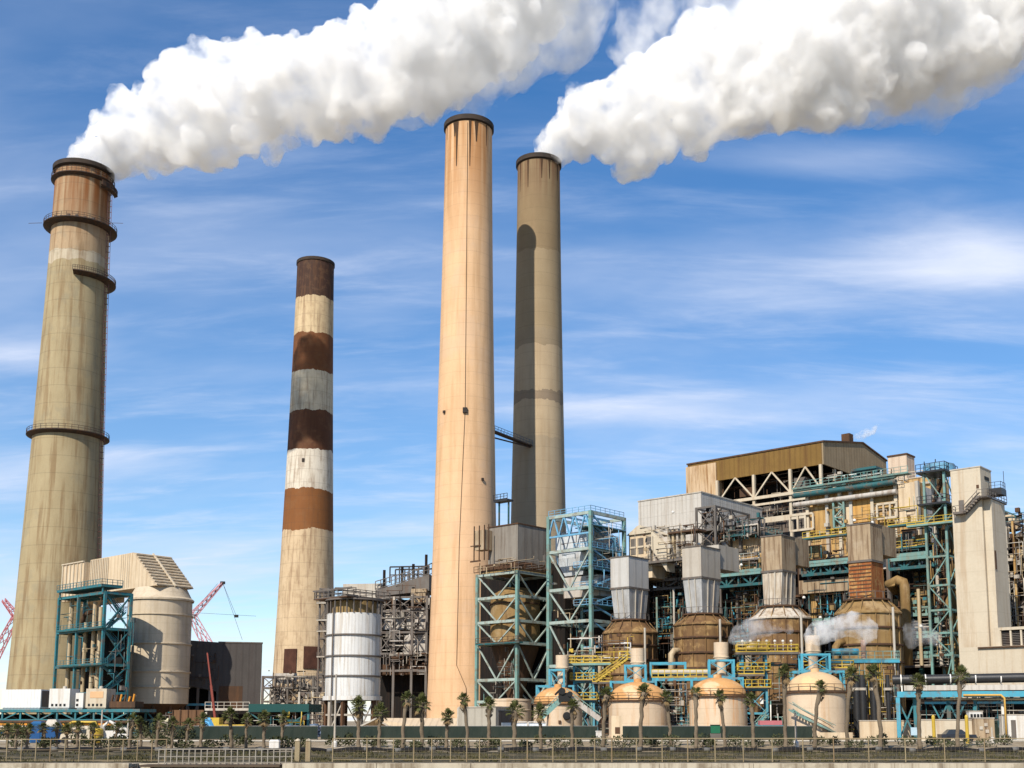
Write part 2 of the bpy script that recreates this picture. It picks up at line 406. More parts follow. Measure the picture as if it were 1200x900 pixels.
M_drip = mat('soot_drips', (.05, .027, .014), (.09, .05, .025), rough=.9)
dark_rim(s3, H3, r3)
def cable(root, rad, H, pts, Y, name='conduit', r=.065):
    m = MB(); cx, zb = root.location.x, root.location.z; out = []
    for px, py in pts:
        z = zp(py, Y - 6) - zb; rr = rad(z) + .1; x = (P(px, py, Y - rr).x - cx) / rr; x = max(-.99, min(.99, x)); a_ = -math.acos(x)
        out.append(Vector((rr * math.cos(a_), rr * math.sin(a_), z)))
    dense = []
    for p, q in zip(out, out[1:]):
        k = max(2, int((q - p).length / 6)); dense += [p.lerp(q, i / k) for i in range(k)]
    dense.append(out[-1])
    m.path([Vector((p.x, p.y, 0)).normalized() * (rad(p.z) + .1) + Vector((0, 0, p.z)) for p in dense], r, 6); return m.build(name, M_dsteel2, root)
M_dsteel2 = mat('brown_conduit', (.16, .10, .055))
cable(s3, r3, H3, [(548, 143), (545, 480), (538, 640), (535, 780), (546, 806), (548, 835)], Y3)
on_shell(s3, H3, r3, 543, 548, 479, 485, Y3, M_rim, 'inspection_box', .5)
on_shell(s3, H3, r3, 520, 522, 480, 483, Y3, M_rim, 'inspection_box', .4)
on_shell(s3, H3, r3, 564, 566, 560, 563, Y3, M_rim, 'inspection_box', .4)
# stack behind it
Y4 = 293
def zz4(py): return zp(py, Y4 - 6) - (GP - .3)
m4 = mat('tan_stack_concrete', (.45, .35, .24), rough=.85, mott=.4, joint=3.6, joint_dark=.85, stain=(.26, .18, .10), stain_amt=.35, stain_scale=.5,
         bands=[(zz4(513), (.36, .285, .19)), (zz4(470), (.43, .33, .21)), (zz4(456), (.25, .19, .13)), (zz4(404), (.43, .33, .21)), (zz4(384), (.30, .23, .145)), (zz4(290), (.31, .235, .14)), (160, (.25, .18, .10))],  # last band: sooty brown, also carries the plume's shadow in its colour
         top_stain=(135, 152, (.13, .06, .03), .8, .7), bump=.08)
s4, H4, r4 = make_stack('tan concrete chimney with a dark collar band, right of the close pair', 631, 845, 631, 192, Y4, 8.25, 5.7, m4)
dark_rim(s4, H4, r4)
# catwalk joining the pair of stacks
pc = P(581, 505, 277); q4 = s4.location; 
cw = thing('catwalk', 'short steel catwalk bridging the two close chimneys halfway up', 'catwalk', (0, 0, 0))
za = P(590, 513, 278).z
a_ = Vector((s3.location.x + r3(za) * .8, Y3 + r3(za) * .35, za)); b_ = Vector((s4.location.x - r4(za) * .3, Y4 - r4(za) * .95, za))
M_bluesteel = mat('grey_blue_steel', (.10, .13, .17), (.16, .12, .09))
MB().bar(a_, b_, 1.4, .35).build('deck', M_dsteel, cw)
t_ = (b_ - a_).normalized().cross(Vector((0, 0, 1))) * .65
rl = MB(); rl.rail([a_ + t_, b_ + t_], 1.3, 1.5, .09); rl.rail([a_ - t_, b_ - t_], 1.3, 1.5, .09); rl.build('railing', M_bluesteel, cw)
MB().bar(a_ + Vector((0, 0, -1.6)), b_ + Vector((0, 0, -.3)), .3).build('brace', M_dsteel, cw)

# ================================================================== SMOKE (real volume in a billowing shape)
def ico(r, sub, jit=0):
    import bmesh
    bm = bmesh.new(); bmesh.ops.create_icosphere(bm, subdivisions=sub, radius=r)
    v = [x.co.copy() for x in bm.verts]; f = [tuple(a.index for a in x.verts) for x in bm.faces]; bm.free(); return v, f
ICO = {s: ico(1.0, s) for s in (1, 2, 3)}
def puffs(name, label, path, voxel, density, seed, k1=40, k2=6, disp=1.0, cat='smoke', color=(1, 1, 1), nscale=.13, floor_=.04):
    rg = random.Random(seed); V_, F_ = [], []
    def add(c, r, s):
        v, f = ICO[s]; n = len(V_); V_.extend([(c + p * r) for p in v]); F_.extend([tuple(n + i for i in q) for q in f])
    P3 = [(P(px, py, Y), rp / FPX * Y * 1.02) for px, py, rp, Y in path]
    for (c0, r0), (c1, r1_) in zip(P3, P3[1:]):
        L_ = (c1 - c0).length; n = max(2, int(L_ / (min(r0, r1_) * .45)))
        for i in range(n):
            t = i / n; c = c0.lerp(c1, t); r = r0 + (r1_ - r0) * t
            q_ = c * .045 + Vector((seed, 0, 0)); c = c + Vector((mnoise.noise(q_), mnoise.noise(q_ + Vector((9, 0, 0))), mnoise.noise(q_ + Vector((0, 9, 0))))) * r * .22; r *= 1 + .30 * mnoise.noise(q_ * 1.7 + Vector((0, 0, 5)))
            add(c, r * .80, 3)
            for k in range(int(k1 / 2)):
                d = Vector((rg.gauss(0, 1), rg.gauss(0, 1), rg.gauss(0, 1))).normalized()
                rr = r * (rg.uniform(.12, .26) if rg.random() < .72 else rg.uniform(.3, .5)); c2 = c + d * (r * .98 - rr)
                add(c2, rr, 2)
                for j in range(k2):
                    e = (Vector((rg.gauss(0, 1), rg.gauss(0, 1), rg.gauss(0, 1))).normalized() + d * .7).normalized()
                    r3_ = rr * rg.uniform(.28, .5); add(c2 + e * rr * .92, r3_, 1 if r3_ < 1.2 else 2)
    org = P3[0][0]
    me = bpy.data.meshes.new(name); me.from_pydata([tuple(v - org) for v in V_], [], F_); me.update()
    o = bpy.data.objects.new(name, me); C.objects.link(o); o.location = org
    rm = o.modifiers.new('remesh', 'REMESH'); rm.mode = 'VOXEL'; rm.voxel_size = voxel
    for sc, st, md in ((9 * disp, 5.5 * disp, 0), (3.6 * disp, 2.6 * disp, 1), (1.5 * disp, 1.1 * disp, 2), (.8 * disp, .6 * disp, 3)):
        tx = bpy.data.textures.new(name, 'CLOUDS'); tx.noise_scale = sc; tx.noise_depth = 2; tx.noise_basis = 'ORIGINAL_PERLIN'
        if md: tx.noise_type = 'HARD_NOISE'
        if md in (1, 2): r2_ = o.modifiers.new('remesh', 'REMESH'); r2_.mode = 'VOXEL'; r2_.voxel_size = voxel
        dm = o.modifiers.new('billow', 'DISPLACE'); dm.texture = tx; dm.strength = -st if md else st; dm.mid_level = .5 if not md else .35; dm.texture_coords = 'LOCAL'
    m = bpy.data.materials.new(name); m.use_nodes = True; nt = m.node_tree; nt.nodes.clear()
    out = nt.nodes.new('ShaderNodeOutputMaterial'); vp = nt.nodes.new('ShaderNodeVolumePrincipled')
    vp.inputs['Color'].default_value = (*color, 1); vp.inputs['Anisotropy'].default_value = 0.0
    tc = nt.nodes.new('ShaderNodeTexCoord'); no = nt.nodes.new('ShaderNodeTexNoise'); no.inputs['Scale'].default_value = nscale; no.inputs['Detail'].default_value = 6; no.inputs['Roughness'].default_value = .66
    nt.links.new(tc.outputs['Object'], no.inputs['Vector'])
    mr = nt.nodes.new('ShaderNodeMapRange'); mr.interpolation_type = 'SMOOTHSTEP'; mr.inputs[1].default_value = .40; mr.inputs[2].default_value = .62; mr.inputs[3].default_value = density * floor_; mr.inputs[4].default_value = density * 1.35
    nt.links.new(no.outputs['Fac'], mr.inputs[0]); nt.links.new(mr.outputs[0], vp.inputs['Density'])
    nt.links.new(vp.outputs[0], out.inputs['Volume'])
    me.materials.append(m)
    tag(o, label, cat, kind='stuff')
    return o
plume1 = [(98, 184, 28, 292), (120, 174, 34, 292), (150, 163, 46, 291), (200, 147, 68, 290), (255, 128, 72, 288), (310, 110, 64, 286), (370, 98, 68, 284), (440, 82, 72, 283),
          (510, 52, 80, 284), (575, 15, 88, 288), (605, -45, 92, 294), (640, -120, 100, 300)]
puffs('smoke_plume', 'long white billowing plume blowing right from the farthest left chimney', plume1, .5, .5, 11, color=(.994, .989, .98))
plume2 = [(637, 176, 17, 292), (654, 164, 32, 291), (690, 145, 54, 288), (745, 138, 60, 289), (810, 108, 78, 290), (880, 78, 84, 291), (960, 68, 86, 292), (1040, 40, 92, 292), (1110, 28, 96, 293), (1190, -25, 100, 293), (1290, -70, 120, 293)]
puffs('smoke_plume', 'white plume rising from the tan chimney and spreading to the top right', plume2, .5, .46, 23, color=(.994, .989, .98))

puffs('smoke_wisp', 'thin torn veil of vapour trailing under the end of the left plume', [(470, 118, 34, 282), (530, 92, 46, 284), (590, 66, 54, 288), (640, 40, 62, 292), (675, 0, 60, 296), (700, -60, 60, 300)], .8, .075, 41, k1=16, k2=3, color=(.994, .989, .98), nscale=.11, floor_=.0)
puffs('smoke_wisp', 'thin torn veil of vapour at the top between the two plumes and round the right plume', [(742, 60, 30, 292), (770, 10, 44, 294), (830, -10, 60, 296), (900, 60, 92, 296), (980, 62, 92, 296), (1060, 60, 92, 296), (1130, 45, 96, 296), (1210, 10, 100, 296)], .8, .07, 42, k1=16, k2=3, color=(.994, .989, .98), nscale=.10, floor_=.0)
# ================================================================== GROUND, WATER, FRONT STRIP
m_cap = mat('seawall_concrete', (.50, .43, .32), (.36, .30, .21), rough=.9, stain=(.12, .08, .045), stain_amt=.7, patch=(.20, .155, .10), patch_amt=.6, patch_scale=.5)
m_grass = mat('grass_base', (.036, .032, .015), (.062, .05, .024), rough=.95, mott=.8, patch=(.20, .15, .08), patch_amt=.7, patch_scale=.3, bump=.5)
m_yard = mat('yard_gravel', (.27, .205, .125), (.18, .14, .09), rough=.95, patch=(.40, .34, .25), patch_amt=.6, patch_scale=.05, bump=.4)
m_path = mat('pale_roadway', (.68, .60, .46), (.55, .47, .35), rough=.95, patch=(.3, .25, .18), patch_amt=.4)
XL = [-12000, -2000, -400, -160, -80, 0, 80, 160, 400, 2000, 12000]
def sheet(name, rows, m, kind='structure'):
    mb = MB()
    for (y0, z0), (y1, z1) in zip(rows, rows[1:]):
        for a, b in zip(XL, XL[1:]): mb.quad((a, y0, z0), (b, y0, z0), (b, y1, z1), (a, y1, z1))
    return tag(mb.build(name, m), kind=kind)
sheet('ground', [(96.2, -.02), (112, .12), (124, .42), (138, .92), (170, 1.0), (260, 1.0), (600, 1.0), (2500, 1.0), (14000, 1.0)], m_yard)
sheet('grass_verge', [(96.2, .03), (112, .17), (118.5, .31)], m_grass)
sheet('roadway', [(140.5, .98), (147, 1.0)], m_path)
mw = bpy.data.materials.new('water'); mw.use_nodes = True
def water_mat(m):
    nt = m.node_tree; pb = nt.nodes['Principled BSDF']; pb.inputs['Base Color'].default_value = (.02, .035, .03, 1); pb.inputs['Roughness'].default_value = .08
    no = nt.nodes.new('ShaderNodeTexNoise'); no.inputs['Scale'].default_value = .8; no.inputs['Detail'].default_value = 5
    tc = nt.nodes.new('ShaderNodeTexCoord'); nt.links.new(tc.outputs['Object'], no.inputs['Vector'])
    b = nt.nodes.new('ShaderNodeBump'); b.inputs['Strength'].default_value = .4; nt.links.new(no.outputs['Fac'], b.inputs['Height']); nt.links.new(b.outputs[0], pb.inputs['Normal'])
water_mat(mw)
tag(MB().quad((-12000, -3000, -1.6), (12000, -3000, -1.6), (12000, 95, -1.6), (-12000, 95, -1.6)).build('water', mw), kind='structure')
# seawall: face, cap with joints and a gap in front of the dock
sw = MB()
for x0, x1 in ((-400, -33.2), (-21.0, 400)):
    x = x0
    while x < x1 - .1:
        e = min(x + 7.5, x1); sw.box(x + .03, e - .03, 93.2, 96.2, -1.9, 0.0); sw.box(x + .02, e - .02, 92.9, 93.6, -.42, .07); x = e
sw.box(-33.2, -21.0, 95.2, 96.2, -1.9, -.02)
tag(sw.build('seawall', m_cap), 'pale concrete seawall with a capping edge along the bottom of the view', 'seawall')
# dock rubble edging
def grass_tufts(name, n, seed, ymin, ymax, zf, h0, h1, m, label, cat, clump=None):
    rg = random.Random(seed); mb = MB()
    for _ in range(n):
        y = rg.uniform(ymin, ymax); x = rg.uniform(-.55, .55) * y * 0.95; z = zf(y)
        if clump and mnoise.noise(Vector((x * clump, y * clump, seed))) < .0: continue
        for _k in range(5):
            a = rg.uniform(0, 6.28); h = rg.uniform(h0, h1); l = rg.uniform(.1, .5) * h; w = .05 + h * .05
            b = Vector((x + rg.uniform(-.25, .25), y + rg.uniform(-.2, .2), z)); d = Vector((math.cos(a), math.sin(a), 0))
            s = d.cross(Vector((0, 0, 1))) * w
            mb.quad(b - s, b + s, b + d * l * .5 + Vector((0, 0, h * .7)) + s * .6, b + d * l + Vector((0, 0, h)))
    return tag(mb.build(name, m), label, cat, kind='stuff')
def zg(y):
    pts = [(96.2, .0), (112, .12), (124, .42), (138, .92), (170, 1.0)]
    for (a, za_), (b, zb_) in zip(pts, pts[1:]):
        if y <= b: return za_ + (zb_ - za_) * max(0, (y - a) / (b - a))
    return 1.0
m_blade = mat('grass_blades', (.05, .05, .018), (.10, .08, .035), rough=.9, mott=.9)
m_shrub = mat('shrub_leaves', (.035, .045, .015), (.075, .07, .03), rough=.8, mott=.9)
grass_tufts('grass', 6000, 3, 97, 118, zg, .08, .28, m_blade, 'rough dry grass along the verge behind the railing', 'grass', .25)
# leafy shrubs: clumps of many small leaves, one object each
def shrub(x, y, r, h, seed, label, group):
    rg = random.Random(seed); root = thing('shrub', label, 'shrub', (x, y, zg(y)), 0, group)
    mb = MB()
    for _ in range(170):
        a = rg.uniform(0, 6.28); e = rg.uniform(0, 1); rr = r * math.sqrt(rg.uniform(.15, 1)) ; z = h * e
        rr *= math.sqrt(max(.1, 1 - (e - .35) ** 2 * 1.6)); c = Vector((math.cos(a) * rr, math.sin(a) * rr, z + .08))
        d = Vector((rg.gauss(0, 1), rg.gauss(0, 1), rg.gauss(.6, 1))).normalized(); s = d.orthogonal().normalized() * rg.uniform(.06, .12); L_ = rg.uniform(.18, .42)
        mb.quad(c - s * .5, c + d * L_ * .5 - s, c + d * L_, c + d * L_ * .5 + s)
    mb.build('foliage', m_shrub, root); st = MB()
    for k in range(5):
        a = k * 1.3; st.tube((0, 0, 0), (math.cos(a) * r * .5, math.sin(a) * r * .5, h * .6), .04, .015, 5)
    st.build('stem', m_bark, root); return root
m_bark = mat('palm_bark', (.20, .155, .105), (.10, .075, .05), rough=.95, stain=(.05, .035, .02), stain_amt=.5, bump=.6, joint=.22, joint_dark=.4)
for i in range(52):
    Y = rnd.uniform(124, 133); px = 20 + 1180 * i / 52 + rnd.uniform(-9, 9); p = P(px, 878, Y)
    shrub(p.x, Y, rnd.uniform(.6, 1.3), rnd.uniform(.6, 1.3), i, 'low leafy shrub in the planting strip under the palms', 'shrubs under the palm row')
# black silt sock on the ground, in overlapping lengths
m_sock = mat('black_sock', (.008, .008, .009), (.016, .015, .015), rough=.95)
m_sockw = mat('pale_tie', (.12, .115, .105))
sk = thing('silt_sock', 'long black silt sock with pale ties lying along the grass edge', 'silt sock', (0, 119, .3))
pts = []; x = -70
while x < 72:
    pts.append(Vector((x, mnoise.noise(Vector((x * .15, 0, 0))) * .8, .12 + abs(math.sin(x * .42)) * .14 + .03 * math.sin(x * 2.1)))); x += .7
MB().path(pts, [.2 + .05 * math.sin(i * .8) for i in range(len(pts))], 8).build('sock', m_sock, sk)
tb = MB()
for i in range(3, len(pts) - 1, 5): tb.path([pts[i], pts[i].lerp(pts[i + 1], .9)], .235, 8)
tb.build('tie', m_sockw, sk)
# post and rail fence on the seawall
m_rail = mat('rail_cream_steel', (.28, .22, .12), (.16, .11, .055), rough=.6, stain=(.18, .09, .03), stain_amt=.4)
m_mesh = mat('wire_mesh', (.22, .18, .12))
fr = thing('railing', 'long low cream steel fence of thin posts and rails on the seawall', 'railing', (0, 97, 0))
cols = [390, 430, 461, 485, 506, 528, 547, 562, 587, 618, 648, 675, 697, 717, 746, 776, 806, 838, 871, 905, 941, 977, 1018, 1061, 1107, 1154, 1202, 1252]
xs = [P(c, 880, 97).x for c in cols]
for x in xs: MB().tube((x, 0, -.05), (x, 0, 2.0), .055, n=6).build('post', m_rail, fr)
rm = MB()
for z in (1.97, ): rm.bar((xs[0], 0, z), (xs[-1], 0, z), .07)
rm.bar((xs[0], 0, .25), (xs[-1], 0, .25), .05); rm.build('rail', m_rail, fr)
wm = MB(); x = xs[0]
while x < xs[-1]: wm.bar((x, 0, .2), (x, 0, 1.95), .008); x += .35
for z in (.6, 1.0, 1.4): wm.bar((xs[0], 0, z), (xs[-1], 0, z), .01)
wm.build('wire_infill', m_mesh, fr)
# chain-link fence further left and a denser dock railing
fl = thing('railing', 'thin-posted wire fence along the seawall at the far left', 'railing', (0, 98, 0))
xs2 = [P(c, 880, 98).x for c in range(-60, 200, 17)]
for x in xs2: MB().tube((x, 0, -.05), (x, 0, 1.9), .05, n=6).build('post', m_rail, fl)
MB().bar((xs2[0], 0, 1.88), (xs2[-1], 0, 1.88), .06).bar((xs2[0], 0, 1.0), (xs2[-1], 0, 1.0), .03).bar((xs2[0], 0, .15), (xs2[-1], 0, .15), .05).build('rail', m_rail, fl)
m_rail2 = mat('rail_pale_steel', (.27, .24, .19), (.25, .21, .16), rough=.6)
fd = thing('railing', 'close-barred pale metal railing beside the dark dock opening', 'railing', (0, 94.4, 0))
xa, xb = P(186, 888, 94.4).x, P(342, 888, 94.4).x
n = 22
for i in range(n + 1):
    x = xa + (xb - xa) * i / n; MB().bar((x, 0, -.05), (x, 0, 1.15), .075).build('post', m_rail2, fd)
MB().bar((xa, 0, 1.15), (xb, 0, 1.15), .08).bar((xa, 0, .55), (xb, 0, .55), .05).bar((xa, 0, .1), (xb, 0, .1), .05).build('rail', m_rail2, fd)
dk = thing('dock', 'small dark timber dock platform set into the seawall', 'dock', (0, 94.2, 0))
m_wood = mat('dock_wood', (.10, .07, .045), (.05, .035, .025), rough=.9)
MB().box(xa - 1, -21.2, -1.3, .9, -.22, -.06).build('deck', m_wood, dk)
for k in range(8):
    x = -33 + k * 1.6; MB().tube((x, -1.1, -1.9), (x, -1.1, -.24), .14).build('pile', m_wood, dk)
g = thing('gate_post', 'pair of thick cream gate posts where the wire railing begins', 'gate post', (P(355, 880, 98).x, 98, 0))
for s in (-.45, .45):
    q = MB().box(s - .2, s + .2, -.2, .2, -.05, 1.7).build('post', m_rail, g); MB().lathe([(.02, 1.95), (.2, 1.85), (.24, 1.74), (.16, 1.7)], 10, (s, 0)).build('cap', m_cap, q)
# green screened chain-link fence
m_scr = mat('green_windscreen', (.014, .024, .018), (.028, .036, .027), rough=.85, mott=.8, stain=(.01, .02, .015), stain_amt=.5, stain_scale=1.5)
m_galv = mat('galvanised', (.34, .33, .31), (.2, .19, .18), rough=.5, metal=.4)
def screen(label, px0, px1, Y, h, sag=0):
    t = thing('screened_fence', label, 'fence', (0, Y, .98)); x0, x1 = P(px0, 860, Y).x, P(px1, 860, Y).x
    n = max(2, int((x1 - x0) / 3)); f = MB()
    for i in range(n * 4):
        a, b = x0 + (x1 - x0) * i / n / 4, x0 + (x1 - x0) * (i + 1) / n / 4
        f_ = lambda u: .07 * math.sin(u * 1.7) + .04 * math.sin(u * 4.1)
        f.quad((a, f_(a), .08), (b, f_(b), .08), (b, f_(b) * .2, h), (a, f_(a) * .2, h))
    f.build('screen', m_scr, t)
    for i in range(n + 1):
        x = x0 + (x1 - x0) * i / n; MB().tube((x, .12, 0), (x, .12, h + .12), .045, n=6).build('post', m_galv, t)
    MB().bar((x0, .1, h + .03), (x1, .1, h + .03), .05).build('top_rail', m_galv, t)
screen('dark green screened fence in front of the dark left building', 204, 372, 152, 1.75)
screen('long dark green screened fence from the silo past the carport', 376, 700, 152, 1.75)
screen('dark green screened fence in front of the middle domed tanks', 718, 952, 152, 1.75)
screen('dark green screened fence at the right edge', 1166, 1230, 152, 2.5)

for i in range(20):
    px = -5 + i * 11.5 + rnd.uniform(-4, 4); Y = rnd.uniform(150, 165); p = P(px, 865, Y)
    shrub(p.x, Y, rnd.uniform(1.1, 1.8), rnd.uniform(1.4, 2.4), 300 + i, 'tall dark bush growing below the teal pipe rack', 'bushes below the teal pipe rack')
# ================================================================== FRAMES FOR THE WORKS
TEAL = mat('teal_steel', (.015, .16, .19), (.012, .10, .12), rough=.55, stain=(.08, .05, .03), stain_amt=.3, patch=(.15, .08, .04), patch_amt=.55, patch_scale=.7)
TEALD = mat('dark_teal_steel', (.012, .10, .105), (.01, .05, .055), rough=.6, stain=(.05, .03, .02), stain_amt=.4, patch=(.15, .08, .04), patch_amt=.55, patch_scale=.7)
CYAN = mat('cyan_steel', (.05, .31, .42), (.035, .20, .27), rough=.5, stain=(.16, .14, .10), stain_amt=.25, patch=(.15, .08, .04), patch_amt=.55, patch_scale=.7)
AQUA = mat('weathered_aqua_steel', (.15, .30, .27), (.10, .17, .145), rough=.6, stain=(.22, .16, .09), stain_amt=.4, patch=(.15, .08, .04), patch_amt=.55, patch_scale=.7)
PALEAQ = mat('pale_aqua_steel', (.33, .41, .37), (.22, .26, .22), rough=.6, stain=(.25, .18, .10), stain_amt=.3, patch=(.15, .08, .04), patch_amt=.55, patch_scale=.7)
SKYB = mat('sky_blue_steel', (.13, .36, .55), (.10, .25, .36), rough=.55, stain=(.2, .16, .1), stain_amt=.2, patch=(.15, .08, .04), patch_amt=.55, patch_scale=.7)
YEL = mat('safety_yellow', (.52, .36, .03), (.34, .21, .02), rough=.55, stain=(.25, .13, .03), stain_amt=.25)
GREYS = mat('grey_steel', (.14, .125, .11), (.075, .06, .048), rough=.65, stain=(.12, .06, .03), stain_amt=.4)
PALES = mat('pale_steel', (.46, .42, .35), (.30, .25, .19), rough=.6, stain=(.2, .11, .05), stain_amt=.35)
DARK = mat('shadow_cladding', (.006, .005, .0045), (.016, .011, .008), rough=.9, stain=(.04, .02, .012), stain_amt=.4, corr=1.2)  # near-black colour stands in for shaded interiors; also plain dark walls and pipes
RUSTD = mat('dark_rust', (.085, .045, .025), (.045, .03, .02), rough=.9, stain=(.15, .07, .03), stain_amt=.5)
CREAM = mat('cream_paint', (.54, .465, .35), (.47, .40, .295), rough=.7, mott=.5, joint=3.1, joint_dark=.93, patch=(.42, .34, .24), patch_amt=.3, patch_scale=.12, stain=(.33, .21, .11), stain_amt=.45, stain_scale=.7)
CREAMP = mat('cream_panel', (.60, .48, .33), (.46, .35, .22), rough=.75, stain=(.30, .17, .07), stain_amt=.4, corr=1.6)
OCHRE = mat('ochre_cladding', (.48, .30, .11), (.36, .205, .065), rough=.8, mott=.8, stain=(.17, .08, .03), stain_amt=.75, stain_scale=1.1, corr=1.1, joint=4.1, joint_dark=.6, patch=(.55, .42, .24), patch_amt=.5, patch_scale=.25)
OCHRED = mat('dark_ochre_cladding', (.27, .185, .075), (.17, .11, .05), rough=.85, stain=(.09, .05, .02), stain_amt=.55, corr=1.0)
BROWNR = mat('brown_shed_cladding', (.19, .11, .028), (.135, .075, .02), rough=.8, mott=.6, stain=(.10, .045, .015), stain_amt=.5, stain_scale=.6, corr=1.3, corr_axis=0)
TANEND = mat('tan_gable_cladding', (.30, .225, .135), (.22, .16, .09), rough=.85, stain=(.15, .09, .04), stain_amt=.35, corr=1.3)
GREYBOX = mat('grey_metal_cladding', (.50, .465, .41), (.43, .40, .35), rough=.55, mott=.4, stain=(.26, .20, .14), stain_amt=.45, corr=.9, joint=2.6, joint_dark=.85)
GREYDUCT = mat('grey_duct_metal', (.44, .40, .35), (.36, .32, .27), rough=.6, mott=.5, stain=(.18, .12, .075), stain_amt=.65, stain_scale=1.1)
LIGHTDUCT = mat('bare_metal_duct', (.50, .49, .47), (.36, .35, .33), rough=.45, metal=.3, mott=.7, stain=(.22, .19, .16), stain_amt=.4)
TANDUCT = mat('tan_duct_metal', (.36, .27, .17), (.25, .18, .11), rough=.75, mott=.7, stain=(.10, .05, .022), stain_amt=.8, stain_scale=1.1, patch=(.42, .34, .24), patch_amt=.4, patch_scale=.4)
WASHED = mat('whitewashed_duct', (.55, .50, .42), (.34, .26, .17), rough=.8, mott=.9, stain=(.16, .09, .045), stain_amt=.65, stain_scale=1.3)
BROWNV = mat('brown_vessel_steel', (.185, .105, .04), (.11, .055, .025), rough=.75, mott=.7, stain=(.07, .035, .02), stain_amt=.55, patch=(.32, .20, .08), patch_amt=.8, patch_scale=.45)
OCHREV = mat('ochre_vessel_steel', (.27, .17, .065), (.17, .10, .035), rough=.75, mott=.7, stain=(.10, .05, .02), stain_amt=.55, patch=(.38, .28, .16), patch_amt=.4, patch_scale=.3)
VESSEL = mat('beige_absorber_steel', (.55, .455, .33), (.46, .38, .27), rough=.7, mott=.6, joint=2.4, joint_dark=.85, stain=(.30, .22, .13), stain_amt=.35, stain_scale=.6, patch=(.36, .31, .24), patch_amt=.5, patch_scale=.14)
WHITEP = mat('white_paint', (.62, .60, .56), (.52, .49, .44), rough=.6, mott=.4, stain=(.36, .27, .17), stain_amt=.5, stain_scale=.8)
SILO = mat('white_silo_panels', (.62, .61, .58), (.52, .50, .46), rough=.55, mott=.5, stain=(.32, .23, .13), stain_amt=.55, stain_scale=1.0, corr=.9)
TANKW = mat('cream_tank_paint', (.62, .485, .34), (.50, .38, .255), rough=.6, mott=.6, joint=2.05, joint_dark=.85, stain=(.42, .22, .08), stain_amt=.5, stain_scale=.6)
TANKO = mat('cream_tank_rust_runs', (.62, .485, .335), (.52, .39, .26), rough=.6, mott=.6, joint=2.05, joint_dark=.85, stain=(.55, .22, .045), stain_amt=.95, stain_scale=.9)
DOME = mat('orange_stained_dome', (.54, .29, .11), (.44, .21, .07), rough=.65, mott=.6, patch=(.62, .46, .28), patch_amt=.7, patch_scale=.3)
DOMEC = mat('cream_dome', (.58, .41, .235), (.50, .32, .16), rough=.65, mott=.6, patch=(.72, .46, .22), patch_amt=.5, patch_scale=.3)
GREYWALL = mat('grey_building_cladding', (.075, .066, .06), (.055, .048, .043), rough=.8, stain=(.06, .045, .04), stain_amt=.35, corr=1.5)
BLACKP = mat('black_pipe', (.014, .014, .015), (.03, .027, .025), rough=.45)
LAMPG = mat('white_fitting', (.75, .72, .66))
PIPEB = mat('beige_pipe', (.46, .36, .22), (.33, .24, .13), rough=.6, stain=(.15, .08, .03), stain_amt=.4)
ORANGE = mat('orange_paint', (.60, .25, .03)); REDL = mat('red_lattice', (.44, .14, .15), (.34, .10, .11)); PINKL = mat('faded_red_lattice', (.50, .26, .29), (.40, .18, .20))
BLUEP = mat('blue_plastic', (.012, .09, .22)); MOTOR = mat('blue_grey_motor', (.09, .13, .20), (.06, .09, .13), rough=.5); GLASS = mat('dark_glass', (.03, .035, .04), rough=.12)
BLACK = mat('tyre_black', (.015, .015, .015))

class Fr:
    """a thing standing in the turned grid of the works; photo columns and rows are met on its own planes"""
    def __init__(s, name, label, cat, px, Y, py=780, group=None, rot=ROT, zb=GP):
        c = P(px, py, Y); s.root = thing(name, label, cat, (c.x, c.y, zb), rot, group); s.zb = zb
        s.o = Vector((c.x, c.y, zb)); s.a = Vector((math.cos(rot), math.sin(rot), 0)); s.b = Vector((-math.sin(rot), math.cos(rot), 0))
        s.cam = Vector((0, 0, CAMZ))
    def ray(s, px, py):
        return (P(px, py, 100) - s.cam)
    def hy(s, px, py, y):          # meets the plane local y = y
        d = s.ray(px, py); t = (s.o + s.b * y - s.cam).dot(s.b) / d.dot(s.b); q = s.cam + d * t - s.o
        return Vector((q.dot(s.a), y, q.z))
    def hx(s, px, py, x):          # meets the plane local x = x
        d = s.ray(px, py); t = (s.o + s.a * x - s.cam).dot(s.a) / d.dot(s.a); q = s.cam + d * t - s.o
        return Vector((x, q.dot(s.b), q.z))
    def X(s, px, py, y=0): return s.hy(px, py, y).x
    def Yl(s, px, py, x=0): return s.hx(px, py, x).y
    def Z(s, px, py, y=0): return s.hy(px, py, y).z
    def span(s, px0, px1, py0, py1, y=0):
        ym, xm = (py0 + py1) / 2, (px0 + px1) / 2
        return s.X(px0, ym, y), s.X(px1, ym, y), s.Z(xm, py1, y), s.Z(xm, py0, y)
    def spanx(s, px0, px1, py0, py1, x=0):
        ym, xm = (py0 + py1) / 2, (px0 + px1) / 2
        return s.hx(px0, ym, x).y, s.hx(px1, ym, x).y, s.hx(xm, py1, x).z, s.hx(xm, py0, x).z
    def fbox(s, mb, px0, px1, py0, py1, y=0, proud=.3, deep=.3):
        x0, x1, z0, z1 = s.span(px0, px1, py0, py1, y); return mb.box(x0, x1, y - proud, y + deep, z0, z1)
    def sbox(s, mb, px0, px1, py0, py1, x=0, proud=.3, deep=.3):
        y0, y1, z0, z1 = s.spanx(px0, px1, py0, py1, x); return mb.box(x - deep, x + proud, y0, y1, z0, z1)
    def part(s, name, m, *a, side='f', label=None, **k):
        mb = MB(); (s.fbox if side == 'f' else s.sbox)(mb, *a, **k); o = mb.build(name, m, s.root)
        if label: o['label'] = label
        return o
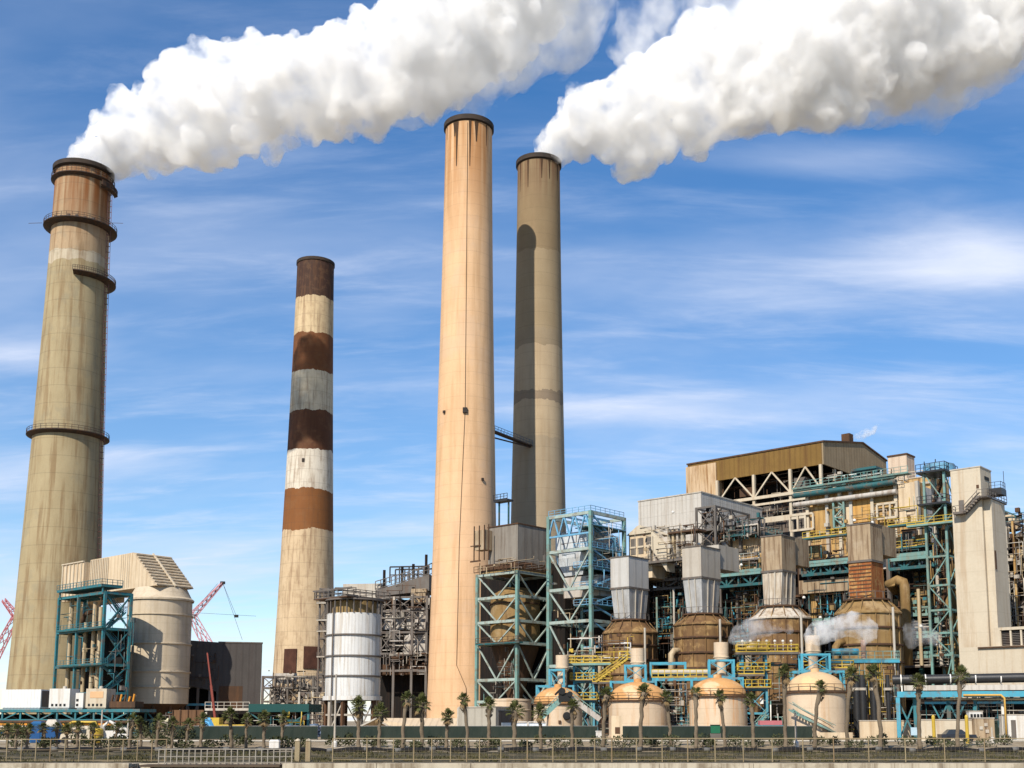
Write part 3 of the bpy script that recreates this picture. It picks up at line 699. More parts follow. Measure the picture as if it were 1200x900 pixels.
def frame_tower(root, xs, ys, zs, cw, mc, mb_=None, brace='V', bw=.55, faces='frblr', decks=(), mdeck=None, br_levels=None, rails=False, mrail=None):
    """steel tower: every column a part, beams of one level a part, bracing of one face a part"""
    mb_ = mb_ or mc
    for x in xs:
        for y in ys:
            if 0 < xs.index(x) < len(xs) - 1 and 0 < ys.index(y) < len(ys) - 1: continue
            MB().box(x - cw / 2, x + cw / 2, y - cw / 2, y + cw / 2, zs[0], zs[-1] + cw / 2).build('column', mc, root)
    for z in zs[1:]:
        b = MB(); h = cw * .9
        for y in ys:
            for u, v in zip(xs, xs[1:]): b.box(u + cw / 2 + .003, v - cw / 2 - .003, y - cw * .35, y + cw * .35, z - h / 2, z + h / 2)
        for x in xs:
            for u, v in zip(ys, ys[1:]): b.box(x - cw * .35, x + cw * .35, u + cw / 2 + .003, v - cw / 2 - .003, z - h / 2, z + h / 2)
        b.build('floor_beam', mb_, root)
    w = cw * bw
    def bay(m, p00, p10, p01, p11, k):
        if brace == 'V': mid = (p01 + p11) / 2; m.bar(p00, mid, w); m.bar(p10, mid, w)
        elif brace == 'A': mid = (p00 + p10) / 2; m.bar(p01, mid, w); m.bar(p11, mid, w)
        elif brace == 'X': m.bar(p00, p11, w); m.bar(p10, p01 + (p10 - p11) * 0 , w * .9)
        elif brace == 'K':
            mid = (p01 + p11) / 2 if k % 2 == 0 else (p00 + p10) / 2
            if k % 2 == 0: m.bar(p00, mid, w); m.bar(p10, mid, w)
            else: m.bar(p01, mid, w); m.bar(p11, mid, w)
        elif brace == 'Z': m.bar(p00, p11, w) if k % 2 == 0 else m.bar(p10, p01, w)
    for f, (vals, fixed, ax) in {'f': (xs, ys[0], 0), 'b': (xs, ys[-1], 0), 'l': (ys, xs[0], 1), 'r': (ys, xs[-1], 1)}.items():
        if f not in faces or not brace: continue
        m = MB()
        for k, (z0, z1) in enumerate(zip(zs, zs[1:])):
            if br_levels and k not in br_levels: continue
            for u, v in zip(vals, vals[1:]):
                q = (lambda t, z: Vector((t, fixed, z))) if ax == 0 else (lambda t, z: Vector((fixed, t, z)))
                bay(m, q(u, z0), q(v, z0), q(u, z1), q(v, z1), k)
        if m.v: m.build('bracing', mb_, root)
    for k in decks:
        z = zs[k] + cw * .45; MB().box(xs[0], xs[-1], ys[0], ys[-1], z + .004, z + .12).build('deck', mdeck or GREYS, root)
        if rails:
            r = MB(); e = .1; r.rail([(xs[0] + e, ys[0] + e, z + .12), (xs[-1] - e, ys[0] + e, z + .12), (xs[-1] - e, ys[-1] - e, z + .12)], 1.15, 1.6, .07); r.build('railing', mrail or YEL, root)
def vessel(root, c, r, z0, z1, cone, m, mh=None, n=36, hoops=(), name='vessel_shell', mc=None):
    MB().lathe([(r, z0), (r, z1)], n, c).build(name, m, root)
    if cone: MB().lathe([(r + .25, z1 - .25), (r + .25, z1)] + list(cone), n, c).build('cone_roof', mc or m, root)
    for z in hoops: MB().lathe([(r + .01, z - .18), (r + .28, z - .12), (r + .28, z + .12), (r + .01, z + .18)], n, c).build('hoop', mh or m, root)
def flare(mb, x0, x1, y0, y1, z0, X0, X1, Y0, Y1, z1):
    return mb.hexa([(x0, y0, z0), (x1, y0, z0), (x1, y1, z0), (x0, y1, z0)], [(X0, Y0, z1), (X1, Y0, z1), (X1, Y1, z1), (X0, Y1, z1)])
def lattice(mb, p, q, w0, w1, cw=.12, seg=None):
    p, q = Vector(p), Vector(q); d = (q - p); L_ = d.length; d.normalize(); a = d.orthogonal().normalized(); b = d.cross(a); n = seg or max(4, int(L_ / max(w0, w1) / 1.1))
    pr = None
    for i in range(n + 1):
        t = i / n; c = p.lerp(q, t); w = (w0 + (w1 - w0) * t) / 2; r = [c + a * w + b * w, c - a * w + b * w, c - a * w - b * w, c + a * w - b * w]
        if pr:
            for k in range(4): mb.bar(pr[k], r[k], cw * 1.3); mb.bar(pr[k], r[(k + 1) % 4], cw)
        pr = r
    return mb
def clutter(fr, mats, px0, px1, py0, py1, y, n, seed, name='pipework', rmin=.12, rmax=.4, out=1.6, hz=.55):
    """runs of pipe, conduit and small boxes in front of a plane, over a part of the facade"""
    rg = random.Random(seed); pieces = []
    zt_ = fr.Z((px0 + px1) / 2, py0, y - .5); zb2 = fr.Z((px0 + px1) / 2, py1, y - .5); xr2 = fr.X(px1, (py0 + py1) / 2, y - .5)
    for i in range(n):
        m = rg.choice(mats); mb = MB()
        a = fr.hy(rg.uniform(px0, px1), rg.uniform(py0, py1), y - rg.uniform(.3, out)); t = rg.random()
        r = rmin * .6 + (rmax - rmin) * .55 * rg.random() ** 2
        if t < hz:
            e = Vector((min(a.x + rg.uniform(1.5, 6), max(xr2, a.x + .8)), a.y, a.z)); g_ = Vector((e.x, e.y, max(zb2, min(zt_, e.z + rg.choice((-1, 1)) * rg.uniform(1, 3.5)))))
            mb.path([a + Vector((0, 1.4, 0)), a, e] + ([g_] if abs(g_.z - e.z) > .3 else []), r, 6); pieces.append((r * (e.x - a.x + 2), 'pipe', m, mb))
        elif t < .85:
            l_ = rg.uniform(2, 7); mb.tube(a, Vector((a.x, a.y, max(a.z - l_, zb2 - .3))), r * .8, n=6); pieces.append((r * .8 * l_, 'standpipe', m, mb))
        else:
            w, h = rg.uniform(.3, .8), rg.uniform(.3, 1.0); mb.box(a.x, a.x + w, a.y - w * .5, a.y + w * .5, a.z, a.z + h); pieces.append((w * h, 'junction_box', m, mb))
    pieces.sort(key=lambda q: -q[0]); rest = {}
    for k, (sz, nm, m, mb) in enumerate(pieces):
        if k < 14: mb.build(nm, m, fr.root)
        else:
            g = rest.setdefault(m.name, (m, MB()))[1]; b_ = len(g.v); g.v += mb.v; g.f += [tuple(b_ + i for i in f_) for f_ in mb.f]; g.sm += mb.sm
    for m, g in rest.values(): tag(g.build(name, m, fr.root), kind='stuff')
def walkway(fr, px0, px1, py, y, depth, mdeck, mrail, name='walkway', h=1.1, th=.3, label=None, w=.08):
    """deck with its handrail on a plane in front of the facade; py is the deck's row"""
    p, q = fr.hy(px0, py, y), fr.hy(px1, py, y); z = (p.z + q.z) / 2
    d = MB().box(p.x, q.x, y, y + depth, z - th, z).build(name, mdeck, fr.root)
    if label: d['label'] = label
    r = MB(); r.rail([(p.x + .05, y + .05, z), (q.x - .05, y + .05, z)], h, 1.5, w); r.rail([(q.x - .05, y + .05, z), (q.x - .05, y + depth, z)], h, 1.5, w); r.build('railing', mrail, d)
    return d
def stair(mb, p, q, w, mrail=None, side=Vector((0, 1, 0))):
    p, q = Vector(p), Vector(q); n = max(4, int(abs(q.z - p.z) / .3)); s = side * w / 2
    for e in (-1, 1):
        mb.bar(p + s * e, q + s * e, .1, .32)
        for h in (.55, 1.05): mb.bar(p + s * e + Vector((0, 0, h)), q + s * e + Vector((0, 0, h)), .08)
        for i in range(0, n + 1, 4): c = p.lerp(q, i / n) + s * e; mb.bar(c, c + Vector((0, 0, 1.05)), .07)
    for i in range(n):
        c = p.lerp(q, (i + .5) / n); mb.box(c.x - .14 - abs(s.x), c.x + .14 + abs(s.x), c.y - .14 - abs(s.y), c.y + .14 + abs(s.y), c.z - .03, c.z + .03)
    return mb
# ================================================================== LEFT: absorber vessel, teal tower, racks
# round absorber with hooded top
f = Fr('absorber', 'huge cream round absorber vessel with a louvred hood beside the leftmost chimney', 'absorber', 185, 262, 780)
R_ = 6.95; zt = f.Z(185, 697, -R_) ; z0 = f.Z(185, 824, -R_)
zr = [f.Z(185, py, -R_) for py in (716, 751, 785, 804)]
vessel(f.root, (0, 0), R_, z0, zt, None, VESSEL, n=56, hoops=zr)
zc = f.Z(185, 683, -R_); zh = f.Z(185, 642, -5)
MB().lathe([(R_ + .35, zt - .35), (R_ + .4, zt + .05), (R_ - .2, zt + .5), (R_ - 1.3, zc)], 56).build('shoulder', VESSEL, f.root)
# hood: a rectangular box carried to the left, its right side cut away in a louvred slope
hood = MB(); w = 4.85
xl, xr, xt = -24.0, 5.6, -4.6
hood.hexa([(xl, -w, zc), (xr, -w, zc), (xr, w, zc), (xl, w, zc)], [(xl, -w, zh), (xt, -w, zh), (xt, w, zh), (xl, w, zh)])
hb = hood.build('hood', CREAMP, f.root); hb.rotation_euler = (0, 0, 0)
lv = MB(); n = 11
for i in range(n):
    t = (i + .5) / n; x = xr + (xt - xr) * t + .18; z = zc + (zh - zc) * t; lv.box(x - .05, x + .35, -w + .3, w - .3, z - .16, z + .12)
lv.bar((xr + .3, 0, zc + .2), (xt + .3, 0, zh + .2), .35); q = lv.build('louvre', CREAM, f.root); q.rotation_euler = (0, 0, 0)
rb = MB()
for i in range(11): x = xl + .6 + i * .8; rb.box(x - .12, x + .12, -w - .22, -w, zc + .3, zh - .2)
for i in range(5): x = -9.5 + i * .9; rb.box(x - .05, x + .05, -w - .12, -w, zc + .4, zh - .1)
q = rb.build('duct_rib', CREAM, f.root); q.rotation_euler = (0, 0, 0)
# inlet duct to the stack
c0 = f.hy(83, 660, -4); dm = MB().box(xl - 10.5, xl + .02, -6.4, 4.4, zc - 1.2, zh - .6); q = dm.build('inlet_duct', CREAMP, f.root); q.rotation_euler = (0, 0, 0)
rb = MB()
for i in range(6): x = xl - 10 + i * 1.8; rb.box(x - .2, x + .2, -6.7, -6.4, zc - 1, zh - .8)
rb.box(xl - 10.6, xl, -6.7, -6.3, zh - .6, zh - .3); q = rb.build('duct_rib', CREAM, f.root); q.rotation_euler = (0, 0, 0)
MB().tube((1, -R_ - .3, z0), (1, -R_ - .3, z0 + 11), .25).build('pipe', PIPEB, f.root)
lg = MB()
for i in range(10): a = i * 2 * math.pi / 10; lg.tube((math.cos(a) * 6, math.sin(a) * 6, 0), (math.cos(a) * 6, math.sin(a) * 6, z0), .35)
lg.build('support_leg', RUSTD, f.root)
MB().lathe([(2.2, z0 - 3.5), (R_ - .1, z0)], 32).build('hopper', RUSTD, f.root)
clutter(f, [TEALD, RUSTD, GREYS], 155, 215, 835, 862, -6, 14, 5)

# teal steel tower
f = Fr('steel_tower', 'teal steel stair tower full of beige pipes left of the cream absorber vessel', 'steel tower', 119, 243, 780)
x0, x1 = f.X(65, 780), 0; xm = f.X(88, 780); y1 = f.Yl(150, 780)
zs = [0] + [f.Z(119, py) for py in (812, 779, 737, 695)]
frame_tower(f.root, [x0, xm, x1], [0, y1], zs, .55, TEAL, brace='X', faces='rb', bw=.4, decks=(2, 3, 4), mdeck=TEALD)
for k, py in enumerate((779, 737)):
    q = walkway(f, 66, 119, py, -.9, .9, TEALD, TEAL)
top = MB(); top.box(x0 + 1, x1 + .5, -1.2, y1 * .6, zs[-1] + 1.2, zs[-1] + 1.6); top.rail([(x0 + 1, -1.2, zs[-1] + 1.6), (x1 + .5, -1.2, zs[-1] + 1.6), (x1 + .5, y1 * .6, zs[-1] + 1.6)], 1.2, 1.2, .1)
for x in (x0 + 1.4, x1): top.bar((x, -.6, zs[-1]), (x, -.6, zs[-1] + 1.2), .3)
top.build('top_platform', TEAL, f.root)
st = MB()
for k, (za, zb_) in enumerate(zip(zs[1:], zs[2:])): 
    m_ = (za + zb_) / 2
    stair(st, (x1 - .6, 1, za), (x1 - .6, y1 - 1, m_), .9, side=Vector((1, 0, 0))); stair(st, (x1 - 1.8, y1 - 1, m_), (x1 - 1.8, 1, zb_), .9, side=Vector((1, 0, 0)))
st.build('stair', TEAL, f.root)
for px, pt in ((79, 700), (97, 730), (107, 706), (114, 712)):
    p = f.hy(px, 800, 2.0); MB().tube((p.x, 2, .5), (p.x, 2, f.Z(px, pt, 2)), .5, n=12).build('riser_pipe', PIPEB, f.root)
p = f.hy(97, 730, 2.0); pq = f.hy(107, 716, 2.0)
MB().path([(p.x, 2, p.z - .2), (p.x + .2, 2, p.z + 1), (p.x + 1, 2, p.z + 1.9), (pq.x, 2, p.z + 2.3)], .48, 10).build('pipe_bend', RUSTD, f.root)
MB().box(x0 + .6, x1 - .6, y1 - .5, y1 - .2, 3, zs[-2]).build('dark_backing', DARK, f.root)  # dark slab stands for the deep shade inside the tower
clutter(f, [TEAL, TEALD, RUSTD, PIPEB], 70, 118, 700, 805, 1.4, 40, 8, hz=.6, rmin=.08, rmax=.22, out=1.2)
clutter(f, [TEAL, TEALD, GREYS], 125, 160, 700, 815, 3, 26, 9, rmin=.08, rmax=.2, out=4)

# pipe rack bridge
f = Fr('pipe_rack', 'long teal trussed pipe rack across the lower left with rusty pipes along it', 'pipe rack', 0, 196, 850, rot=R(-8))
xa, xb = f.X(-40, 850), f.X(164, 850); zt, zb_ = f.Z(70, 831), f.Z(70, 844)
d = MB().box(xa, xb, -.3, 5.5, zt - .5, zt).build('deck', TEAL, f.root)
for y in (0, 5):
    t = MB(); t.bar((xa, y, zb_), (xb, y, zb_), .35); x = xa; k = 0
    while x < xb - 1:
        e = min(x + 3.3, xb); t.bar((x, y, zb_), (x, y, zt), .28)
        if y == 0 or k % 2: t.bar((x, y, zt - .3), (e, y, zb_), .2) if k % 2 else t.bar((x, y, zb_), (e, y, zt - .3), .2)
        x = e; k += 1
    t.build('truss', TEAL, f.root)
for px in (-20, 18, 47, 76, 102, 136, 160):
    x = f.X(px, 850)
    for y in (0, 5): MB().box(x - .22, x + .22, y - .22, y + .22, 0, zb_).build('column', TEAL, f.root)
b = MB()
for p0, p1 in ((76, 102), (18, 47), (136, 160)):
    a, c = f.X(p0, 850), f.X(p1, 850); b.bar((a, 0, .3), (c, 0, zb_), .18); b.bar((c, 0, .3), (a, 0, zb_ - .1), .18)
b.bar((xa, 0, zb_ * .62), (xb, 0, zb_ * .62), .3); b.build('bracing', TEAL, f.root)
for i, (r, m_) in enumerate(((.28, RUSTD), (.2, ORANGE), (.24, PALES), (.16, PIPEB))):
    MB().tube((xa, -.6 - i * .12, zb_ - .3 - .42 * i), (xb - i * 3, -.6 - i * .12, zb_ - .3 - .42 * i), r).build('pipe', m_, f.root)
p = f.X(90, 848); MB().path([(p - 3, -1.3, zb_ - 1.9), (p, -1.3, zb_ - .3), (p + 4, -1.3, zb_ - .3), (p + 5, -1.3, zb_ - 2.2)], .2).build('pipe_loop', YEL, f.root)
clutter(f, [TEAL, BLUEP, RUSTD, PALES, TEALD], 0, 160, 850, 864, 3, 40, 15, rmin=.1, rmax=.22, out=3)
MB().box(xa, xb, 5.6, 5.9, 0, zt - .8).build('dark_backing', DARK, f.root)  # dark slab put in for the shade under the rack
zdk = zt + f.zb
# things standing on the rack deck
def on_deck(name, label, cat, px0, px1, py0, m_, dy=0.8, dpt=3.6, extra=None, group=None):
    a = f.hy(px0, 829, dy); c = f.hy(px1, 829, dy); o = f.o + f.a * a.x + f.b * dy; z = zdk
    r = thing(name, label, cat, (o.x, o.y, z), R(-8), group); H = f.Z((px0 + px1) / 2, py0, dy) - zt; w = c.x - a.x
    MB().box(0, w, 0, dpt, .25, H).box(.2, w - .2, .2, dpt - .2, 0, .25).build('casing', m_, r)
    return r, w, H
WCON = mat('white_container', (.66, .66, .64), (.6, .59, .56), rough=.5, corr=.6, mott=.3, stain=(.5, .45, .38), stain_amt=.2)
r, w, H = on_deck('container', 'long white ribbed container on the teal rack at the left edge', 'container', 1, 47, 808, WCON)
MB().box(w - .35, w + .02, .3, 3.3, .4, H - .2).build('door', GREYS, r)
for i, (a, b_, t, lb) in enumerate(((57, 81, 807, 'white square equipment cabinet with small vents, beside the long white container'), (100, 124, 807, 'cream square equipment cabinet with an orange panel, right end of the teal rack'))):
    r, w, H = on_deck('equipment_cabinet', lb, 'cabinet', a, b_, t, WHITEP if i == 0 else CREAM, dpt=3)
    for k in range(4): MB().box(w * (.12 + .2 * k), w * (.22 + .2 * k), -.06, .0, .5, .9).build('vent', BLACK, r)
    if i: MB().box(w * .2, w * .85, -.05, 0, H * .55, H * .86).build('panel', mat('faded_orange', (.62, .38, .2)), r)
    MB().lathe([(.01, H + .5), (.3, H + .4), (.35, H)], 10, (w / 2, 1.5)).build('roof_vent', PALES, r)
r, w, H = on_deck('transformer', 'small pale switchgear box between the two cabinets on the teal rack', 'switchgear', 88, 97, 812, WHITEP, dpt=2)
for k in range(2): MB().box(w * .1, w * .4, -.05, 0, .5 + k * .8, .9 + k * .8).build('vent', BLACK, r)
r, w, H = on_deck('pump_skid', 'low cluttered pump skid at the right end of the teal rack', 'pump skid', 128, 158, 822, RUSTD, dpt=3)
for k in range(6): MB().tube((w * k / 6 + .3, .2, H), (w * k / 6 + .5, .2, H + rnd.uniform(.5, 1.3)), .18).build('valve', rnd.choice((PALES, RUSTD, ORANGE)), r)

# dark grey box building with its black open bay
f = Fr('industrial_building', 'low dark grey flat-roofed building with a black open bay, behind the small crane', 'building', 306, 275, 800, rot=R(16))
x0 = f.X(216, 800); xm = f.X(254, 800); H = f.Z(300, 754); H0 = f.Z(225, 749)
MB().box(xm, 0, 0, 22, 0, H).build('wall', GREYWALL, f.root)
MB().box(xm, .12, -.12, 22.1, H, H + .3).build('roof_edge', GREYS, f.root)
MB().hexa([(x0, 0, H * .52), (xm - .01, 0, H * .45), (xm - .01, 20, H * .45), (x0, 20, H * .52)], [(x0, 0, H + .5), (xm - .01, 0, H + .1), (xm - .01, 20, H + .1), (x0, 20, H + .5)]).build('wall', GREYWALL, f.root)
MB().box(x0, xm, 8, 8.4, 0, H * .5).build('back_wall', DARK, f.root)
for px in (220, 232, 246): x = f.X(px, 810); MB().box(x - .3, x + .3, .2, .8, 0, H * .5).build('column', GREYS, f.root)
b = MB(); b.bar((x0, .4, H * .3), (xm, .4, H * .3), .5); b.build('crossbeam', CYAN, f.root)
b = MB(); a, c = f.X(220, 810), f.X(232, 810); b.bar((a, .4, H * .3), (c, .4, .2), .3); b.bar((a, .4, .2), (c, .4, H * .3), .3); b.build('bracing', GREYS, f.root)
clutter(f, [RUSTD, GREYS], 218, 252, 765, 800, 0, 20, 33, rmin=.06, rmax=.2, out=.8)
f.part('door_opening', RUSTD, 256, 284, 804, 832, y=0, proud=.03, deep=.1)
# brown corrugated wall
f = Fr('corrugated_wall', 'brown rusty corrugated screen wall below the cream absorber vessel', 'wall', 238, 208, 850, rot=R(-4))
x0 = f.X(202, 850); H = f.Z(220, 832)
MB().box(x0, 0, 0, .3, 0, H).build('panel', mat('brown_corrugated', (.17, .09, .045), (.11, .06, .03), rough=.85, corr=.55, stain=(.07, .035, .02), stain_amt=.5), f.root)
for i in range(5): x = x0 * i / 4; MB().box(x - .1, x + .1, -.2, -.005, 0, H).build('post', RUSTD, f.root)
MB().box(x0, 0, -.12, -.004, H * .5, H * .5 + .15).build('rail', RUSTD, f.root)

# teal canopy platform with pumps
f = Fr('canopy', 'dark teal steel canopy with a pale handrail in front of the dark grey building', 'canopy', 362, 205, 850, rot=R(-4))
x0, xm = f.X(240, 830), f.X(292, 830); zt = f.Z(300, 831); z1 = f.Z(300, 823)
MB().box(x0, xm, 0, 5, zt - .25, zt).build('deck', PALES, f.root)
MB().box(xm + .01, 0, -.4, 8, zt - .5, z1 - .3).build('roof', mat('canopy_green', (.01, .06, .055), rough=.7), f.root)
r = MB(); r.rail([(x0, .1, zt), (xm, .1, zt)], 1.25, 1.1, .09); r.build('railing', PALES, f.root)
for px in (241, 290, 330, 361): x = f.X(px, 840); MB().box(x - .2, x + .2, 0, .4, 0, zt - .5).build('column', TEAL if px > 300 else PALES, f.root)
b = MB(); x = f.X(330, 840); b.bar((x, .2, 1), (0, .2, zt - .5), .22); b.bar((f.X(290, 840), .2, zt - .4), (f.X(310, 840), .2, zt - 2.5), .22); b.build('bracing', TEALD, f.root)
f.part('back_wall', DARK, 242, 360, 832, 864, y=6, proud=.1, deep=.1)
clutter(f, [TEALD, RUSTD, PALES, YEL], 292, 356, 834, 860, 1.5, 46, 34, rmin=.08, rmax=.25, out=3)
def pump(px, pyt, Y, label, m_=MOTOR, r=.95):
    p = P(px, 868, Y); H = zp(pyt, Y) - 1; t = thing('pump', label, 'pump', (p.x, Y, 1.0), 0, 'blue-grey pumps behind the green fence')
    MB().lathe([(.01, H), (r * .75, H - .1), (r * .8, H - .4), (r * .8, H * .55), (r, H * .53), (r, H * .45), (r * .7, H * .43), (r * .7, .3), (r * 1.1, .28), (r * 1.1, 0)], 20).build('motor', m_, t)
    MB().path([(r * .6, 0, H * .3), (r * 2, 0, H * .3), (r * 2.2, 0, .1)], r * .3).build('outlet_pipe', m_, t)
    MB().box(-r * .4, r * .4, -r - .25, -r * .6, H * .6, H * .85).build('terminal_box', PALES, t)
pump(337, 849, 178, 'blue-grey upright pump motor left of the pair behind the green fence'); pump(347, 850, 180, 'blue-grey upright pump motor second in the left pair behind the green fence')
pump(368, 848, 178, 'blue-grey upright pump motor directly left of the white silo legs'); pump(377, 850, 180, 'shorter blue-grey pump motor nearest the white silo legs')
t = thing('partition', 'low white panel wall between the blue-grey pumps', 'wall', (P(333, 860, 184).x, 184, 1)); w = P(404, 860, 184).x - t.location.x
MB().box(0, w, 0, .3, 0, zp(853, 184) - 1).build('panel', WHITEP, t); MB().box(0, w, -.05, 0, zp(853, 184) - 1.2, zp(853, 184) - .95).build('cap', GREYS, t)
# cranes
def crane(label, px, py, Y, pts, m_, w, pen=None):
    b = P(px, py, Y); t = thing('crane', label, 'crane', (b.x, b.y, 1)); base = Vector(t.location)
    Q = [P(a, c, Y) - base for a, c in pts]
    for (a, c), (w0, w1) in zip(zip(Q, Q[1:]), w):
        mb = MB(); lattice(mb, a, c, w0, w1, .22); mb.build('boom', m_, t)
    MB().box(-3, 3, -2, 4, 1.2, 4.5).build('cab', m_, t)
    for s in (-2.6, 2.0): MB().box(-4, 4, s, s + 1.2, 0, 1.2).build('track', BLACK, t)
    if pen:
        for a, c in pen:
            MB().bar(P(*a, Y) - base, P(*c, Y) - base, .09).build('cable', BLACK, t)
    return t, Q
t, Q = crane('red lattice crane with a folded luffing boom above the dark grey building', 262, 790, 420, [(262, 790), (225, 722), (261, 683)], PINKL, [(3.4, 2.2), (2.0, .7)],
             [((222, 722), (255, 684)), ((261, 683), (284, 750)), ((261, 683), (277, 722)), ((228, 718), (300, 722)), ((225, 722), (215, 693))])
MB().lathe([(.01, 1.2), (1.3, .5), (1.3, -.5), (.01, -1.2)], 12, (Q[1].x, Q[1].y)).build('boom_joint', WHITEP, t).location.z = Q[1].z
MB().box(Q[2].x - .8, Q[2].x + .8, Q[2].y - .5, Q[2].y + .5, Q[2].z - .5, Q[2].z + .5).build('boom_head', BLACK, t)
hk = P(277, 722, 420) - Vector(t.location); MB().box(hk.x - .7, hk.x + .7, hk.y - .3, hk.y + .3, hk.z - .5, hk.z + .5).build('hook_block', BLACK, t)
crane('red lattice crane boom cut by the left edge of the view', -22, 800, 420, [(-22, 800), (19, 722), (4, 703)], REDL, [(3.4, 2.0), (2.0, 1.2)])
# slim red boom truck crane
t = thing('truck_crane', 'yellow telescopic crane truck with a thin raised red boom below the canopy', 'crane', (P(268, 862, 172).x, 172, 1)); o = Vector(t.location)
MB().box(-3.4, 3.0, -1.2, 1.2, 1.0, 1.9).box(-3.0, -1.2, -1.1, 1.1, 1.9, 2.9).build('body', YEL, t)
for x in (-2.4, -1, 1.2, 2.3): MB().tube((x, -1.35, .55), (x, -1.0, .55), .55, n=16).build('wheel', BLACK, t)
MB().box(-3.05, -2.3, -1.15, -1.1, 2.1, 2.7).build('window', GLASS, t)
b0 = P(253, 850, 172) - o; b1 = P(243, 765, 172) - o
q = MB().bar(b0, b0.lerp(b1, .55), .32).bar(b0.lerp(b1, .5), b1, .2).build('boom', mat('dull_red_boom', (.22, .05, .035)), t)
# tarp
t = thing('tarpaulin', 'light blue tarpaulin heap behind the green fence at the left', 'tarpaulin', (P(240, 868, 158).x, 158, 1.0))
mb = MB(); G = 9
for i in range(G):
    for j in range(4):
        def hh(a, b): return Vector(((a / G - .5) * 3.6, (b / 4 - .5) * 2, 2.1 * max(0, 1 - abs(a / G - .62) * 2) * (1 - abs(b / 4 - .5)) + 1.1 * (math.sin(math.pi * a / G)) * math.sin(math.pi * b / 4)))
        mb.quad(hh(i, j), hh(i + 1, j), hh(i + 1, j + 1), hh(i, j + 1), smooth=True)
mb.build('sheet', mat('light_blue_tarp', (.10, .36, .62)), t)
MB().box(-1.2, 1.2, -.6, .6, 0, .5).build('pallet', m_wood, t)

# framework at the foot of the banded stack
f = Fr('duct_structure', 'grey steel duct structure with panels around the foot of the banded chimney', 'structure', 382, 330, 800, rot=R(-10))
x0 = f.X(308, 800); zs = [0, f.Z(350, 822), f.Z(350, 806), f.Z(350, 793)]
frame_tower(f.root, [x0 + (0 - x0) * i / 5 for i in range(6)], [0, 12], zs, .6, GREYS, brace='X', faces='f', bw=.4)
for i, (a, b_, c, d_) in enumerate(((316, 334, 805, 826), (336, 352, 808, 826), (355, 372, 804, 824), (322, 345, 789, 800))): f.part('cladding_panel', (GREYDUCT, TANDUCT, GREYS, GREYDUCT)[i], a, b_, c, d_, y=1.5, proud=.2, deep=2)
MB().box(x0, 0, 11, 11.4, 0, zs[2]).build('back_wall', DARK, f.root)
clutter(f, [GREYS, DARK, PALES, RUSTD], 310, 380, 786, 828, 0, 60, 41, rmin=.1, rmax=.35, out=2)
f = Fr('stair_tower', 'dark steel stair tower rising beside the banded chimney behind the white silo', 'steel tower', 384, 320, 740, rot=R(-10))
x0 = f.X(374, 740); zs = [f.Z(380, p) for p in (800, 790, 769, 748, 727, 706, 690)]; zs[0] = 0
frame_tower(f.root, [x0, 0], [0, 4], zs, .45, GREYS, brace='Z', faces='fr', bw=.5)
for p in (769, 739, 726, 706): walkway(f, 371, 384, p, -1.5, 1.5, PALES, GREYS)

# white silo
f = Fr('silo', 'white round panelled silo with a steel deck on top, between the banded and peach chimneys', 'silo', 413.5, 225, 800)
R_ = (445 - 382) / 2 / 1335 * 225 * 1.0; zt, z0 = f.Z(413, 716, -R_), f.Z(413, 815, -R_)
vessel(f.root, (0, 0), R_, z0, zt, None, SILO, GREYS, 40, [f.Z(413, p, -R_) for p in (742, 767, 791)])
MB().lathe([(R_ + .4, z0 - .8), (R_ + .4, z0)], 40).build('rim', WHITEP, f.root); MB().lathe([(.05, zt + .6), (R_, zt)], 40).build('roof', WHITEP, f.root)
MB().lathe([(.05, z0 - .8), (R_ + .4, z0 - .8)], 40).build('floor_plate', DARK, f.root)
for i in range(10):
    a = i * math.pi / 5 + .2; MB().box(-.3, .3, -.3, .3, 0, z0 - .8).build('support_leg', PALES if i % 2 else RUSTD, f.root, (math.cos(a) * (R_ - .3), math.sin(a) * (R_ - .3), 0))
b = MB(); 
for i in range(10):
    a, c = i * math.pi / 5 + .2, (i + 1) * math.pi / 5 + .2; b.bar((math.cos(a) * (R_ - .3), math.sin(a) * (R_ - .3), z0 * .5), (math.cos(c) * (R_ - .3), math.sin(c) * (R_ - .3), z0 * .5), .35)
    if i % 2: b.bar((math.cos(a) * (R_ - .3), math.sin(a) * (R_ - .3), .3), (math.cos(c) * (R_ - .3), math.sin(c) * (R_ - .3), z0 - 1), .22)
b.build('bracing', PALES, f.root)
fg = MB()
for i in range(26): a = i * 2 * math.pi / 26; d = Vector((math.cos(a), math.sin(a), 0)); fg.bar(d * (R_ + .1) + Vector((0, 0, zt)), d * (R_ + .1) + Vector((0, 0, zt + 2.6)), .22)
fg.lathe([(R_ - .1, zt + 2.5), (R_ + .5, zt + 2.5), (R_ + .5, zt + 2.8), (R_ - .1, zt + 2.8)], 32); fg.build('deck_frame', GREYS, f.root)
MB().lathe([(R_ - .9, zt), (R_ - .9, zt + 2.4)], 32).build('upper_drum', OCHRED, f.root)
MB().box(-R_ - .5, R_ - 1, -R_ - .2, R_, zt + 2.81, zt + 3.0).build('top_deck', RUSTD, f.root)
r = MB(); r.rail([(-R_ - .4, R_, zt + 3), (-R_ - .4, -R_ - .1, zt + 3), (R_ - 1, -R_ - .1, zt + 3), (R_ - 1, R_, zt + 3)], 1.4, 1.5, .12)
for x in (-R_, 0): r.bar((x, -R_, zt + 3), (x, -R_, zt + 4.6), .25); r.bar((x, -R_, zt + 4.6), (x, R_, zt + 4.6), .22)
r.bar((-R_ - 1, -R_, zt + 4.6), (R_, -R_, zt + 4.6), .22); r.build('railing', GREYS, f.root)
